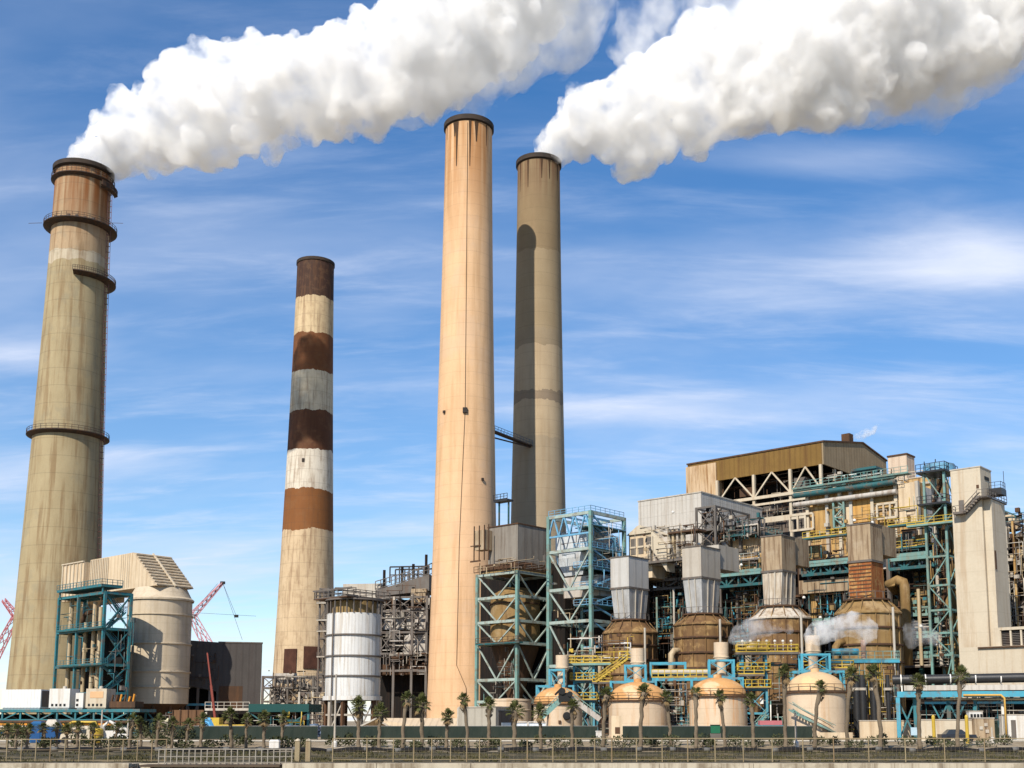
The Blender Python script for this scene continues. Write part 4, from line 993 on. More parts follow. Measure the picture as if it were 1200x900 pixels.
MB().tube((R_ * .1, -R_ - .35, z0 - 4), (R_ * .1, -R_ - .35, zt + 1), .14, n=6).build('conduit', GREYS, f.root)

# conveyor / bunker building behind the silo
f = Fr('bunker_building', 'dark steel-framed bunker building with grey panels and a black base, left of the peach chimney', 'building', 500, 272, 780, rot=R(-8))
x0 = f.X(386, 780); 
def Z_(px, py, y=0): return f.Z(px, py, y)
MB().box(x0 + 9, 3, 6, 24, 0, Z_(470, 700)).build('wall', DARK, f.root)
MB().box(f.X(440, 700), 3, 1.5, 6, Z_(470, 790), Z_(470, 778)).build('floor_slab', RUSTD, f.root)
for a, b_, c, d_, m_ in ((450, 474, 716, 738, GREYDUCT), (476, 500, 712, 738, GREYDUCT), (452, 470, 742, 760, GREYS), (474, 500, 744, 766, GREYDUCT), (440, 448, 705, 770, GREYS), (482, 500, 690, 706, TANDUCT)): f.part('cladding_panel', m_, a, b_, c, d_, y=2.5, proud=.2, deep=3)
zs = [0, Z_(470, 786), Z_(470, 766), Z_(470, 741), Z_(470, 716), Z_(470, 700)]
frame_tower(f.root, [f.X(p, 740) for p in (443, 462, 483, 500)], [0, 8], zs, .55, GREYS, brace='X', faces='f', bw=.4, br_levels=(2, 3, 4))
# stepped sloping roof gallery
g = MB(); a, b_ = f.X(402, 690, 4), f.X(446, 684, 4); g.box(a, b_, 4, 18, Z_(420, 702, 4), Z_(425, 684, 4)); g.build('roof_house', PALES, f.root)
g = MB(); a, b_ = f.X(440, 680, 3), f.X(503, 668, 3); z0_, z1_ = Z_(440, 692, 3), Z_(503, 680, 3)
g.hexa([(a, 3, z0_ - 1.5), (b_, 3, z1_ - 2.5), (b_, 12, z1_ - 2.5), (a, 12, z0_ - 1.5)], [(a, 3, z0_), (b_, 3, z1_ + 1.5), (b_, 12, z1_ + 1.5), (a, 12, z0_)]); g.build('gallery', GREYS, f.root)
g = MB(); g.rail([(a, 3, z0_ + .2), (b_, 3, z1_ + 1.6)], 2.0, 1.4, .18); g.rail([(a + 6, 6, z0_ + 1), (b_, 6, z1_ + 2)], 2.6, 2, .2); g.build('railing', GREYS, f.root)
for px, pt in ((450, 668), (471, 664), (484, 661), (499, 650)): x = f.X(px, 690, 4); MB().tube((x, 4, Z_(px, 690, 4)), (x, 4, Z_(px, pt, 4)), .35).build('vent_pipe', DARK, f.root)
ro = MB(); a, b_ = f.X(457, 670, 8), f.X(502, 662, 8); z = Z_(480, 664, 8)
for u in range(5): x = a + (b_ - a) * u / 4; ro.bar((x, 8, z - 4), (x, 8, z), .3); ro.bar((x, 13, z - 4), (x, 13, z), .3)
ro.bar((a, 8, z), (b_, 8, z), .35); ro.bar((a, 13, z), (b_, 13, z), .35); ro.bar((a, 8, z - 2), (b_, 8, z - 2), .25); ro.build('roof_frame', BLACKP, f.root)
clutter(f, [GREYS, PALES, DARK, RUSTD], 386, 500, 686, 715, 1, 46, 51, rmin=.1, rmax=.35, out=2)
clutter(f, [GREYS, PALES, DARK, GREYDUCT], 442, 500, 715, 790, 1, 60, 52, rmin=.1, rmax=.4, out=2)
clutter(f, [RUSTD, GREYS, PALES], 446, 500, 765, 778, 0, 26, 53, rmin=.15, rmax=.4, out=1.5)
# lower rack between silo and bunker
f = Fr('pipe_rack', 'grey steel pipe rack left of the white silo legs', 'pipe rack', 382, 240, 850, rot=R(-6))
x0 = f.X(350, 840); zs = [0, f.Z(370, 842), f.Z(370, 826), f.Z(370, 812)]
frame_tower(f.root, [x0, x0 / 2, 0], [0, 5], zs, .4, PALES, GREYS, brace='X', faces='f', bw=.4)
clutter(f, [PALES, GREYS, RUSTD, PIPEB], 350, 382, 810, 858, 0, 40, 61, rmin=.1, rmax=.28, out=1.5)
# ================================================================== CENTRE: twin scaffold towers with ducts
# shorter aqua tower round a brown vessel
f = Fr('steel_tower', 'pale aqua braced steel tower enclosing an ochre vessel, right of the peach chimney', 'steel tower', 606, 232, 750)
x0 = f.X(559, 750); y1 = f.Yl(645, 750)
zs = [0, f.Z(606, 822), f.Z(606, 796), f.Z(606, 753), f.Z(606, 727), f.Z(606, 698), f.Z(606, 670)]
frame_tower(f.root, [x0, 0], [0, y1], zs, .62, AQUA, PALEAQ, brace='A', faces='frb', bw=.42, decks=(3,), mdeck=TEALD)
walkway(f, 557, 608, 753, -1.3, 1.3, TEALD, RUSTD)
c = (x0 / 2 - .5, y1 / 2 + 1.0)
vessel(f.root, c, 5.2, zs[3], f.Z(606, 694, 0), [(4.2, f.Z(606, 690)), (2.5, f.Z(606, 684))], OCHREV, RUSTD, 36, [zs[4], zs[4] + 4])
MB().box(f.X(563, 750, y1 + .6), 3.5, y1 + .6, y1 + 3, 0, zs[6] + 3).build('dark_backing', DARK, f.root)  # dark slab stands for the black shade behind the vessel
r = MB(); r.lathe([(1.2, zs[1] * .6), (1.2, zs[1]), (5.1, zs[3] - .3)], 24, c); r.build('hopper', RUSTD, f.root)
zb0, zb1 = f.Z(606, 657), f.Z(606, 613)
xl = f.X(573, 635, 1)
d = MB().box(xl, -.6, .8, y1 - .5, zb0, zb1).build('box_duct', mat('dull_grey_duct', (.235, .21, .175), (.18, .15, .12), rough=.7, stain=(.10, .07, .05), stain_amt=.5, corr=2.2), f.root)
MB().box(xl - .15, -.45, .65, y1 - .35, zb1, zb1 + .25).build('duct_flange', RUSTD, f.root); MB().box(xl - .4, -.2, .4, y1, zb0 - 1.2, zb0 - .01).build('duct_flange', RUSTD, f.root)
b = MB(); flare(b, x0 + .5, -.3, .5, y1 - .5, zs[-1] + .4, xl, -.6, .8, y1 - .5, zb0 - 1.2); b.build('transition_duct', OCHRED, f.root)
q = MB(); xa, xb_ = f.X(558, 635, -1), f.X(570, 635, -1); q.box(xa, xb_, -1.4, .7, f.Z(562, 645, -1), f.Z(562, 622, -1)); q.build('fan_housing', TANDUCT, f.root)
q = MB(); 
for px in (556, 562, 568, 573): x = f.X(px, 640, -1.5); q.bar((x, -1.6, f.Z(560, 658, -1)), (x, -1.6, f.Z(560, 617, -1)), .18)
q.bar((xa - 1, -1.6, f.Z(560, 658, -1)), (xl, -1.6, f.Z(560, 658, -1)), .3); q.bar((xa - 1, -1.6, f.Z(560, 640, -1)), (xl, -1.6, f.Z(560, 640, -1)), .2); q.build('support_frame', RUSTD, f.root)
r = MB(); r.rail([(x0 - .5, -.6, zs[-1] + .6), (.4, -.6, zs[-1] + .6), (.4, y1, zs[-1] + .6)], 1.3, 1.2, .09); r.build('railing', RUSTD, f.root)
clutter(f, [RUSTD, PIPEB, GREYS, TANDUCT], 560, 640, 655, 668, -1, 26, 71, rmin=.08, rmax=.25, out=1)
clutter(f, [RUSTD, AQUA, PALES, GREYS], 562, 604, 756, 822, 3, 30, 72, rmin=.08, rmax=.22, out=2)
for px in (585, 596): p = f.hy(px, 598, 8); MB().bar((p.x, 8, zb1), (p.x, 8, f.Z(px, 588, 8)), .3).build('mast', TEALD, f.root)
q = MB(); p0, p1 = f.hy(582, 596, 8), f.hy(598, 596, 8); q.box(p0.x, p1.x, 7, 9, p0.z + 1.2, p0.z + 1.6); q.rail([(p0.x, 7, p0.z + 1.6), (p1.x, 7, p0.z + 1.6)], 1.2, 1, .1); q.build('roof_platform', BLACKP, f.root)

# tall sky-blue tower
f = Fr('steel_tower', 'tallest pale blue braced steel tower with an open top frame and a white duct inside', 'steel tower', 693, 222, 750)
x0 = f.X(643, 700); y1 = f.Yl(732, 700)
zs = [0, f.Z(693, 779), f.Z(693, 727), f.Z(693, 688), f.Z(693, 642), f.Z(693, 600)]
frame_tower(f.root, [x0, 0], [0, y1], zs, .66, AQUA, PALEAQ, brace='A', faces='f', bw=.42, br_levels=(0, 1, 2, 3))
fr2 = MB()
for k, (a, b_) in enumerate(zip(zs, zs[1:])):
    n = 2 if k < 4 else 1
    for i in range(n):
        za, zb_ = a + (b_ - a) * i / n, a + (b_ - a) * (i + 1) / n; fr2.bar((0, 0, za), (0, y1, zb_), .3) if (k + i) % 2 else fr2.bar((0, y1, za), (0, 0, zb_), .3)
        fr2.bar((0, 0, zb_), (0, y1, zb_), .45); fr2.bar((x0, y1, zb_), (0, y1, zb_), .4)
fr2.build('side_bracing', SKYB, f.root)
tp = MB()
for t in (.33, .66): tp.bar((x0 * t, 0, zs[5]), (x0 * t, y1, zs[5]), .35)
for i in range(4): tp.bar((x0 * i / 4, 0, zs[4] if 0 else zs[5] - 4), (x0 * (i + .5) / 4, 0, zs[5]), .28); tp.bar((x0 * (i + .5) / 4, 0, zs[5]), (x0 * (i + 1) / 4, 0, zs[5] - 4), .28)
tp.bar((x0, 0, zs[5] - 4), (0, 0, zs[5] - 4), .35); tp.rail([(x0, 0, zs[5] + .3), (0, 0, zs[5] + .3), (0, y1, zs[5] + .3)], 1.1, 1.6, .09); tp.build('top_frame', SKYB, f.root)
st = MB(); zz_ = zs[3]; k = 0
while zz_ < zs[5] - 2:
    n = min(zz_ + 3.2, zs[5]); a, b_ = (1, y1 - 1) if k % 2 == 0 else (y1 - 1, 1); stair(st, (-1.2, a, zz_), (-1.2, b_, n), .9, side=Vector((1, 0, 0))); zz_ = n; k += 1
st.build('stair', SKYB, f.root)
for k, z in enumerate((zs[4] + 4.5, zs[4], zs[3] + 4, zs[3], zs[2] + 3)): q = MB().box(x0 * .45, .4, y1 * .1, y1, z, z + .15).build('deck', TEALD, f.root); r = MB(); r.rail([(x0 * .4, 0, z + .15), (.4, 0, z + .15), (.4, y1, z + .15)], 1.1, 1.5, .08); r.build('railing', SKYB, q)
dk = MB(); xa, xb_ = f.X(651, 640, 3), f.X(688, 640, 3); za, zb_ = f.Z(670, 668, 3), f.Z(670, 624, 3); dk.box(xa, xb_, 3, y1 + 3, za + 2.5, zb_); flare(dk, xa + 1.8, xb_ - 1.8, 3.8, y1, za - 1, xa, xb_, 3, y1 + 3, za + 2.48); dk.build('white_duct', mat('pale_blue_grey_duct', (.50, .53, .55), (.38, .38, .37), rough=.5, stain=(.2, .17, .14), stain_amt=.45), f.root)
dk = MB(); dk.box(x0 + 1, -.8, 3.5, y1 + 2, f.Z(670, 700, 3), f.Z(670, 676, 3)); dk.build('lower_duct', GREYDUCT, f.root)
MB().box(f.X(640, 700, y1 + .5), 2.5, y1 + .5, y1 + 5, 0, zs[3] + 6).build('dark_backing', DARK, f.root)  # added dark slab in place of the unlit void behind the tower
clutter(f, [SKYB, TEALD, PALES, RUSTD], 646, 730, 605, 690, 5, 50, 73, rmin=.08, rmax=.22, out=4)
clutter(f, [RUSTD, TEALD, GREYS, PIPEB], 646, 692, 700, 775, 4, 34, 74, rmin=.1, rmax=.3, out=3)

# ================================================================== BOILER HOUSE (long dark body with its platforms)
BH = f = Fr('boiler_house', 'huge open steel boiler house, dark inside, crowded with ducts, platforms and ochre cladding', 'power station building', 1113, 196, 780)
xL = f.X(738, 740); Hd = f.Z(1100, 640)
MB().box(xL, -.5, 5.0, 34, 0, Hd - 2).build('wall', DARK, f.root)  # solid near-black block in place of the shaded open interior
for k in range(6): MB().box(xL, 0, .5, 6, Hd * k / 5 - (.4 if k else -.1), Hd * k / 5 + (.0 if k else .3)).build('floor_slab', RUSTD, f.root)
NC = 13
for i in range(NC + 1):
    x = xL + (0 - xL) * i / NC; MB().box(x - .35, x + .35, .2, .9, 0, Hd).build('column', [TEALD, RUSTD, GREYS][i % 3], f.root)
b = MB()
for i in range(NC):
    xa, xb_ = xL + (0 - xL) * i / NC, xL + (0 - xL) * (i + 1) / NC
    for k in range(5):
        if (i * 3 + k * 5) % 4 == 0: b.bar((xa, .5, Hd * k / 5), (xb_, .5, Hd * (k + 1) / 5), .3); b.bar((xb_, .5, Hd * k / 5), (xa, .5, Hd * (k + 1) / 5), .3)
b.build('bracing', TEALD, f.root)
# ochre and tan cladding areas seen between the units, from the photo
for a, b_, c, d_, m_, y in ((1048, 1112, 700, 722, OCHRED, -.4), (1060, 1112, 726, 760, OCHRE, 1.5), (1072, 1112, 668, 697, OCHRED, .2), (937, 1000, 678, 694, TANDUCT, -1.5), (868, 893, 650, 672, OCHRE, 0), (838, 868, 652, 668, CREAMP, -.5),
                            (760, 800, 722, 745, OCHRED, 2), (862, 892, 704, 716, OCHRED, 1), (940, 960, 640, 668, OCHRED, 1.2), (944, 990, 700, 712, TANDUCT, 2), (1000, 1048, 640, 668, GREYDUCT, 3), (1049, 1085, 628, 645, OCHRE, 2), (950, 958, 692, 730, OCHRE, 0),
                            (762, 776, 692, 716, GREYS, 3), (865, 886, 690, 702, OCHRED, 1.5), (1058, 1070, 620, 648, GREYS, 1)):
    f.part('cladding_panel', m_, a, b_, c, d_, y=y, proud=.2, deep=2.5)
def truss(fr, px0, px1, py0, py1, y, m_, w=.35, depth=2.2, n=None, name='truss_bridge', label=None):
    x0, x1, z0, z1 = fr.span(px0, px1, py0, py1, y); q = MB(); n = n or max(2, int((x1 - x0) / max(1.5, (z1 - z0))))
    for yy in (y, y + depth):
        q.bar((x0, yy, z0), (x1, yy, z0), w * 1.3); q.bar((x0, yy, z1), (x1, yy, z1), w * 1.3)
        for i in range(n + 1): x = x0 + (x1 - x0) * i / n; q.bar((x, yy, z0), (x, yy, z1), w * .8)
        for i in range(n):
            a, c = x0 + (x1 - x0) * i / n, x0 + (x1 - x0) * (i + 1) / n; q.bar((a, yy, z0 if i % 2 else z1), (c, yy, z1 if i % 2 else z0), w * .7)
    q.box(x0, x1, y + .2, y + depth - .2, z0 + .1, z0 + .25); o = q.build(name, m_, fr.root)
    if label: o['label'] = label
    return o
truss(f, 1042, 1096, 649, 665, -3.5, TEALD, .4); truss(f, 1044, 1092, 650, 654, -4, AQUA, .5)
truss(f, 838, 894, 672, 686, -2.5, TEALD, .4); truss(f, 838, 892, 670, 673, -3, AQUA, .45)
truss(f, 940, 996, 660, 672, -2.5, TEALD, .4); truss(f, 938, 996, 658, 661, -3, AQUA, .45)
truss(f, 955, 985, 694, 728, 0, CYAN, .32, n=2); truss(f, 762, 792, 724, 745, 1, CYAN, .3, n=3); truss(f, 858, 880, 712, 745, 1, CYAN, .3, n=2)
truss(f, 940, 990, 726, 731, -1, AQUA, .4, n=4); truss(f, 1062, 1110, 712, 720, -1.5, AQUA, .35, n=4); truss(f, 1060, 1112, 741, 746, -2, AQUA, .35, n=5); truss(f, 1048, 1112, 765, 770, -1.5, AQUA, .35)
truss(f, 756, 812, 640, 664, -1.5, GREYS, .3, n=3); truss(f, 756, 800, 680, 690, -1.5, GREYS, .4, n=2)
for a, b_, py, y, m1_, m2_ in ((1046, 1095, 640, -1.2, TEALD, YEL), (1040, 1113, 612, -1.5, TEALD, YEL), (940, 992, 628, -1.6, TEALD, YEL), (760, 800, 735, -.6, TEALD, CYAN), (940, 985, 735, -.8, TEALD, CYAN), (1050, 1112, 735, -1.2, GREYS, PALES),
                               (1048, 1112, 780, -2, GREYS, PALES), (862, 890, 655, -1.4, GREYS, PALES), (760, 800, 668, -1.5, GREYS, GREYS), (738, 800, 712, -.5, TEALD, TEALD), (848, 884, 752, -.5, TEALD, CYAN)):
    walkway(f, a, b_, py, y, 1.6, m1_, m2_)
# big downturned duct like an inverted J
p = f.hy(1062, 730, -4); q = f.hy(1049, 690, -4)
pts = [(q.x - 1.2, -1, f.Z(1050, 690, -4)), (q.x - 1, -4, f.Z(1050, 684, -4)), (q.x + .4, -4, f.Z(1050, 680, -4)), (p.x - 1.2, -4, f.Z(1050, 680, -4) - .1), (p.x - .2, -4, f.Z(1050, 683, -4)), (p.x, -4, f.Z(1050, 690, -4)), (p.x, -4, f.Z(1062, 780, -4))]
MB().path(pts, .85, 16).build('downcomer_duct', OCHREV, f.root)
p = f.hy(1032, 740, -3); MB().tube((p.x, -3, 1), (p.x, -3, f.Z(1032, 700, -3)), .3).build('pipe', PIPEB, f.root)
for i, (px, pt, pb) in enumerate(((1098, 560, 780), (1089, 612, 780), (1078, 690, 780), (845, 690, 760), (790, 690, 760), (770, 700, 760), (956, 735, 770), (972, 735, 770))):
    x = f.X(px, (pt + pb) / 2, -2.5); MB().tube((x, -2.5, f.Z(px, pb, -2.5)), (x, -2.5, f.Z(px, pt, -2.5)), .32 if i < 3 else .22).build('standpipe', [PALES, AQUA, PIPEB, GREYS][i % 4], f.root)
for k, (a, b_, c, d_, n) in enumerate(((738, 800, 690, 770, 80), (800, 890, 690, 770, 90), (935, 1000, 640, 770, 100), (1040, 1112, 620, 780, 110), (738, 800, 640, 690, 60), (850, 892, 640, 700, 46))):
    clutter(f, ([TEALD, TEAL, RUSTD, RUSTD, DARK, DARK, GREYS, OCHRED, BLACKP, AQUA, RUSTD] if k < 4 else [TEALD, GREYS, RUSTD, OCHRED, PIPEB, DARK]), a, b_, c, d_, .5, int(n * 1.7), 80 + k, rmin=.07, rmax=.3, out=2.5)
rg = random.Random(5)
for k in range(26):
    px, py = rg.choice(((742, 1110))) and rg.uniform(742, 1110), rg.uniform(600, 775)
    p = f.hy(px, py, -2.6); MB().lathe([(.05, -.25), (.3, -.1), (.3, .15), (.1, .3)], 8).build('lamp', LAMPG, f.root, p)

# braced steel tower beside the white elevator shaft
f = Fr('steel_tower', 'pale aqua braced steel tower with curved railings on top, left of the cream lift shaft', 'steel tower', 1113, 190, 700)
x0 = f.X(1088, 680); y1 = 5
zs = [0] + [f.Z(1100, p) for p in (768, 742, 715, 686, 652, 612, 590, 552)]
frame_tower(f.root, [x0, 0], [0, y1], zs, .36, AQUA, AQUA, brace='Z', faces='fr', bw=.5)
for k in (8, 7): r = MB(); r.rail([(x0 - 1, -.8, zs[k]), (.5, -.8, zs[k]), (.5, y1, zs[k])], 1.4, .8, .09); r.box(x0 - 1, .5, -.8, y1, zs[k] - .15, zs[k] + .02); r.build('railing', BLACKP, f.root)
walkway(f, 1062, 1117, 613, -1.4, 1.4, AQUA, YEL)
rgm = MB(); rgm.lathe([(2.4, zs[8] + .1), (2.6, zs[8] + .1), (2.6, zs[8] + 1.5), (2.4, zs[8] + 1.5)], 18, (x0 / 2, 2.5)); rgm.build('drum', SKYB, f.root)
for px, pt in ((1096, 538), (1083, 541), (1109, 546)): p = f.hy(px, pt, 1); MB().bar((p.x, 1, zs[8]), (p.x, 1, p.z), .13).build('mast', BLACKP, f.root)
st = MB()
for k in range(3, 8): stair(st, (x0 + .6, 2, zs[k]), (-.6, 2, zs[k + 1]), .9) if k % 2 else stair(st, (-.6, 2.5, zs[k]), (x0 + .6, 2.5, zs[k + 1]), .9)
st.build('stair', RUSTD, f.root)
MB().box(x0 - .5, 0, y1 + .3, y1 + 2, 5, zs[7]).build('dark_backing', OCHRED, f.root)
clutter(f, [RUSTD, AQUA, OCHRE, DARK], 1088, 1113, 560, 770, 2, 60, 91, rmin=.08, rmax=.25, out=2)

# ochre upper boiler casing
f = Fr('boiler_casing', 'ochre panelled boiler casing with aqua beams on top, below the rust-brown shed', 'boiler', 1079, 203, 640, zb=GP + Hd - 2.5)
x0 = f.X(946, 610); zc = f.Z(1070, 557); zc2 = f.Z(960, 583)
zt = (f.Z(1060, 560) + f.Z(960, 586)) / 2
MB().box(x0, 0, 0, 3.2, 0, zt).build('casing', OCHRE, f.root)
MB().box(x0, -.4, 3.21, 14, 0, zt - .3).build('casing', GREYDUCT, f.root)
for a, b_, c, d_, m_, y in ((1078, 1055, 566, 612, CREAMP, 0),): f.part('buttress', m_, b_, a, c, d_, y=y, proud=.6, deep=.1)
for a, b_, c, d_, m_ in ((954, 970, 588, 625, OCHRE), (1000, 1023, 578, 612, mat('orange_ochre', (.52, .29, .08), (.44, .27, .11), rough=.8, stain=(.25, .10, .02), stain_amt=.5, corr=1.1)), (972, 986, 586, 620, OCHRED), (1024, 1050, 572, 590, OCHRED), (988, 998, 584, 618, CREAMP)):
    f.part('casing_panel', m_, a, b_, c, d_, y=0, proud=.35, deep=.1)
for px in (948, 971, 986, 999, 1024, 1052, 1077): x = f.X(px, 600); MB().box(x - .3, x + .3, -.75, -.01, 0, zt).build('buckstay', PALES if px % 2 else CREAM, f.root)
for a, b_, c, d_ in ((926, 953, 603, 621), (1028, 1051, 590, 607)):
    x0_, x1_, z0_, z1_ = f.span(a, b_, c, d_, -1); q = MB()
    for z in (z0_, z1_): q.bar((x0_, -1, z), (x1_, -1, z), .4)
    for i in range(4): x = x0_ + (x1_ - x0_) * i / 3; q.bar((x, -1, z0_), (x, -1, z1_), .35)
    q.build('window_frame', CREAM, f.root)
x0_, x1_, z0_, z1_ = f.span(977, 989, 583, 618, -1.2); q = MB()
for x in (x0_, x1_): q.bar((x, -1.2, z0_), (x, -1.2, z1_), .35)
for i in range(4): z = z0_ + (z1_ - z0_) * i / 3; q.bar((x0_, -1.2, z), (x1_, -1.2, z), .25); i < 3 and q.bar((x0_ if i % 2 else x1_, -1.2, z), (x1_ if i % 2 else x0_, -1.2, z + (z1_ - z0_) / 3), .2)
q.build('ladder_frame', AQUA, f.root)
for dz, m_, r in ((.2, TEALD, .55), (1.2, AQUA, .35), (-1.6, GREYDUCT, .5)): MB().tube((x0 - 2, -1.3, zt + dz), (-3.5, -1.3, zt + dz), r, n=12).build('header_pipe', m_, f.root)
q = MB(); q.rail([(x0 - 2, -1.9, zt + 1.5), (-1, -1.9, zt + 1.5)], 1.2, 1.3, .08); q.box(x0 - 2, -1, -1.9, -.1, zt + 1.35, zt + 1.5); q.build('walkway', AQUA, f.root)
truss(f, 999, 1027, 550, 570, 1, TEALD, .5, n=2, name='lifting_frame'); x0_, x1_, z0_, z1_ = f.span(999, 1028, 546, 551, 1); MB().box(x0_, x1_, .5, 3.8, z0_, z1_ - .4).build('lifting_beam', TEALD, f.root)
clutter(f, [OCHRE, PALES, AQUA, RUSTD, YEL, PIPEB], 948, 1078, 590, 640, 0, 60, 95, rmin=.06, rmax=.2, out=1.4)
clutter(f, [RUSTD, PALES, AQUA, LAMPG, TEALD], 950, 1060, 556, 570, -.5, 30, 96, rmin=.08, rmax=.25, out=1.2, hz=.8)
# lift-house box on top, right of the shed
f = Fr('rooftop_house', 'small cream rooftop lift house right of the rust-brown shed', 'rooftop house', 1064, 216, 570, zb=GP + Hd + 8)
x0 = f.X(1041, 550); y1 = f.Yl(1072, 550); z1 = f.Z(1060, 533)
MB().box(x0, 0, 0, y1, -2, z1).build('wall', mat('pinkish_panel', (.56, .44, .33), (.48, .37, .27), rough=.75, corr=1.5, stain=(.3, .18, .1), stain_amt=.3), f.root); MB().box(x0 - .15, .15, -.15, y1 + .15, z1, z1 + .3).build('roof', RUSTD, f.root)
MB().box(.0, .06, y1 * .4, y1 * .7, z1 * .45, z1 * .65).build('window', BLACK, f.root)
x_ = f.X(1046, 548, -2); MB().tube((x_ - .6, -3.5, z1 * .45), (x_ + 2.5, -3.5, z1 * .45), 1.2, n=16).build('white_drum', CREAM, f.root)
q = MB(); q.box(x_ - 2.5, x_ + 3, -4.5, -.01, z1 * .45 - 2.2, z1 * .45 - 1.2); q.box(x_ - 2.6, x_ - .7, -3, -.02, z1 * .1, z1 * .7); q.build('drum_cradle', RUSTD, f.root)
q = MB(); q.box(x0, x0 + 9, -1.5, -.03, -1, 0); q.build('roof_equipment', PALES, f.root)
# upper right box roof region behind casing
f = Fr('boiler_casing', 'pale cream casing block with railings between the small rooftop house and the aqua tower', 'boiler', 1092, 212, 600, zb=GP + Hd - 2)
x0 = f.X(1050, 580); z1 = f.Z(1075, 560); MB().box(x0, 0, 0, 9, 0, z1).build('casing', OCHRE, f.root); r = MB(); r.rail([(x0, -.1, z1), (0, -.1, z1), (0, 9, z1)], 1.3, 1.3, .12); r.build('railing', CREAM, f.root)
q = MB(); q.bar((x0, -.3, z1 * .93), (0, -.3, z1 * .93), .4); q.build('cornice_beam', PALES, f.root)

# ================================================================== rust-brown roof shed
f = Fr('shed', 'long rust-brown roofed shed raised on open cream trusses at the top of the works', 'shed', 964, 246, 560, zb=GP + Hd - 2)
xl = f.X(806, 560); z_top = (f.Z(964, 518) * 2 + f.Z(808, 547)) / 3; z_eave = (f.Z(964, 544) + f.Z(845, 569)) / 2 
z_top = f.Z(964, 518); z_eave = f.Z(964, 544); y1 = f.Yl(1037, 545)
yr = f.Yl(1009, 520, 0); zr = f.hx(1009, 520, 0).z; ze2 = f.hx(1037, 541, 0).z
# roof: front fascia wall, short rise to the ridge, long fall behind
MB().quad((xl, 0, z_eave), (0, 0, z_eave), (0, 0, z_top), (xl, 0, z_top)).quad((xl, .4, z_eave), (xl, .4, z_top), (0, .4, z_top), (0, .4, z_eave)).quad((xl, 0, z_eave), (xl, .4, z_eave), (0, .4, z_eave), (0, 0, z_eave)).build('fascia_cladding', BROWNR, f.root)
g = MB(); g.hexa([(.01, 0, z_eave), (.01, y1, z_eave - .01), (.01, y1, ze2), (.01, yr, zr), (.01, 0, z_top)][::-1], [(.35, 0, z_eave), (.35, y1, z_eave - .01), (.35, y1, ze2), (.35, yr, zr), (.35, 0, z_top)][::-1]); g.build('gable_cladding', TANEND, f.root)
g = MB(); g.hexa([(xl - .2, -.2, z_top), (.6, -.2, z_top), (.6, yr, zr), (xl - .2, yr, zr)], [(xl - .2, -.2, z_top + .35), (.6, -.2, z_top + .35), (.6, yr, zr + .35), (xl - .2, yr, zr + .35)])
g.hexa([(xl - .2, yr, zr), (.6, yr, zr), (.6, y1 + .3, ze2), (xl - .2, y1 + .3, ze2)], [(xl - .2, yr, zr + .35), (.6, yr, zr + .35), (.6, y1 + .3, ze2 + .35), (xl - .2, y1 + .3, ze2 + .35)]); g.build('roof', RUSTD, f.root)
MB().box(xl, 0, y1 - .4, y1, 4, ze2).build('rear_wall', DARK, f.root)
MB().hexa([(xl, .41, z_eave), (xl, y1 - .41, z_eave), (xl, y1 - .41, ze2 - .02), (xl, yr, zr - .02), (xl, .41, z_top - .02)][::-1], [(xl + .3, .41, z_eave), (xl + .3, y1 - .41, z_eave), (xl + .3, y1 - .41, ze2 - .02), (xl + .3, yr, zr - .02), (xl + .3, .41, z_top - .02)][::-1]).build('end_cladding', TANEND, f.root)
MB().box(xl, -.4, 5, y1 - .5, z_eave - 1.2, z_eave - .9).build('ceiling', RUSTD, f.root)
xe = f.X(840, 565); zbe = f.Z(822, 582)
MB().box(xl - .3, xe, -.35, 3, zbe - 3, z_eave + 1.5 if 0 else z_top - .6).build('end_panel', mat('cream_rust_panel', (.52, .38, .24), (.42, .28, .14), rough=.8, stain=(.22, .10, .03), stain_amt=.8, stain_scale=1.6, corr=.8), f.root)
xs_ = [xe + .2] + [f.X(p, 575) for p in (884, 927)] + [-.3]
q = MB()
for i, (a, b_) in enumerate(zip(xs_, xs_[1:])):
    zlow = z_eave - 5.2; m_ = (a + b_) / 2
    q.bar((a + .2, -.1, zlow), (m_, -.1, z_eave), .32); q.bar((b_ - .2, -.1, zlow), (m_, -.1, z_eave), .32)
q.build('bracing', CREAM, f.root)
for x in xs_: MB().box(x - .3, x + .3, -.45, .2, 0, z_eave).build('column', CREAM, f.root)
for dy in (6, y1 * .45, y1 * .8): MB().box(-.5, .1, dy - .3, dy + .3, 2, z_eave).build('column', CREAM, f.root)
for dz, h in ((-5.9, .7), (-7.4, .5), (-11.5, 1.2)): MB().box(xe, 0, -.75, -.51, z_eave + dz, z_eave + dz + h).build('crossbeam', CREAM, f.root)
q = MB().box(xl + .5, -1, 7, 8, 0, z_eave - .5).build('inner_wall', DARK, f.root)
MB().box(xe + 8, -1.5, 3, 6.9, 0, z_eave - 7).build('machinery_casing', GREYS, f.root)
for a, b_, c, d_, m_ in ((905, 926, 588, 602, GREYS), (868, 884, 572, 582, RUSTD), (932, 945, 560, 575, GREYS)): f.part('equipment', m_, a, b_, c, d_, y=2, proud=.5, deep=2)
clutter(f, [CREAM, RUSTD, PALES, GREYS], 880, 950, 578, 605, 1, 40, 101, rmin=.1, rmax=.3, out=1.4)
clutter(f, [CREAM, RUSTD, DARK, GREYS], 845, 960, 550, 580, 4, 24, 102, rmin=.1, rmax=.3, out=2)
p = f.hx(993, 515, -2); MB().box(-3, -1, p.y - 1, p.y + 1, zr - 1, p.z + 1.2).build('roof_ventilator', RUSTD, f.root)

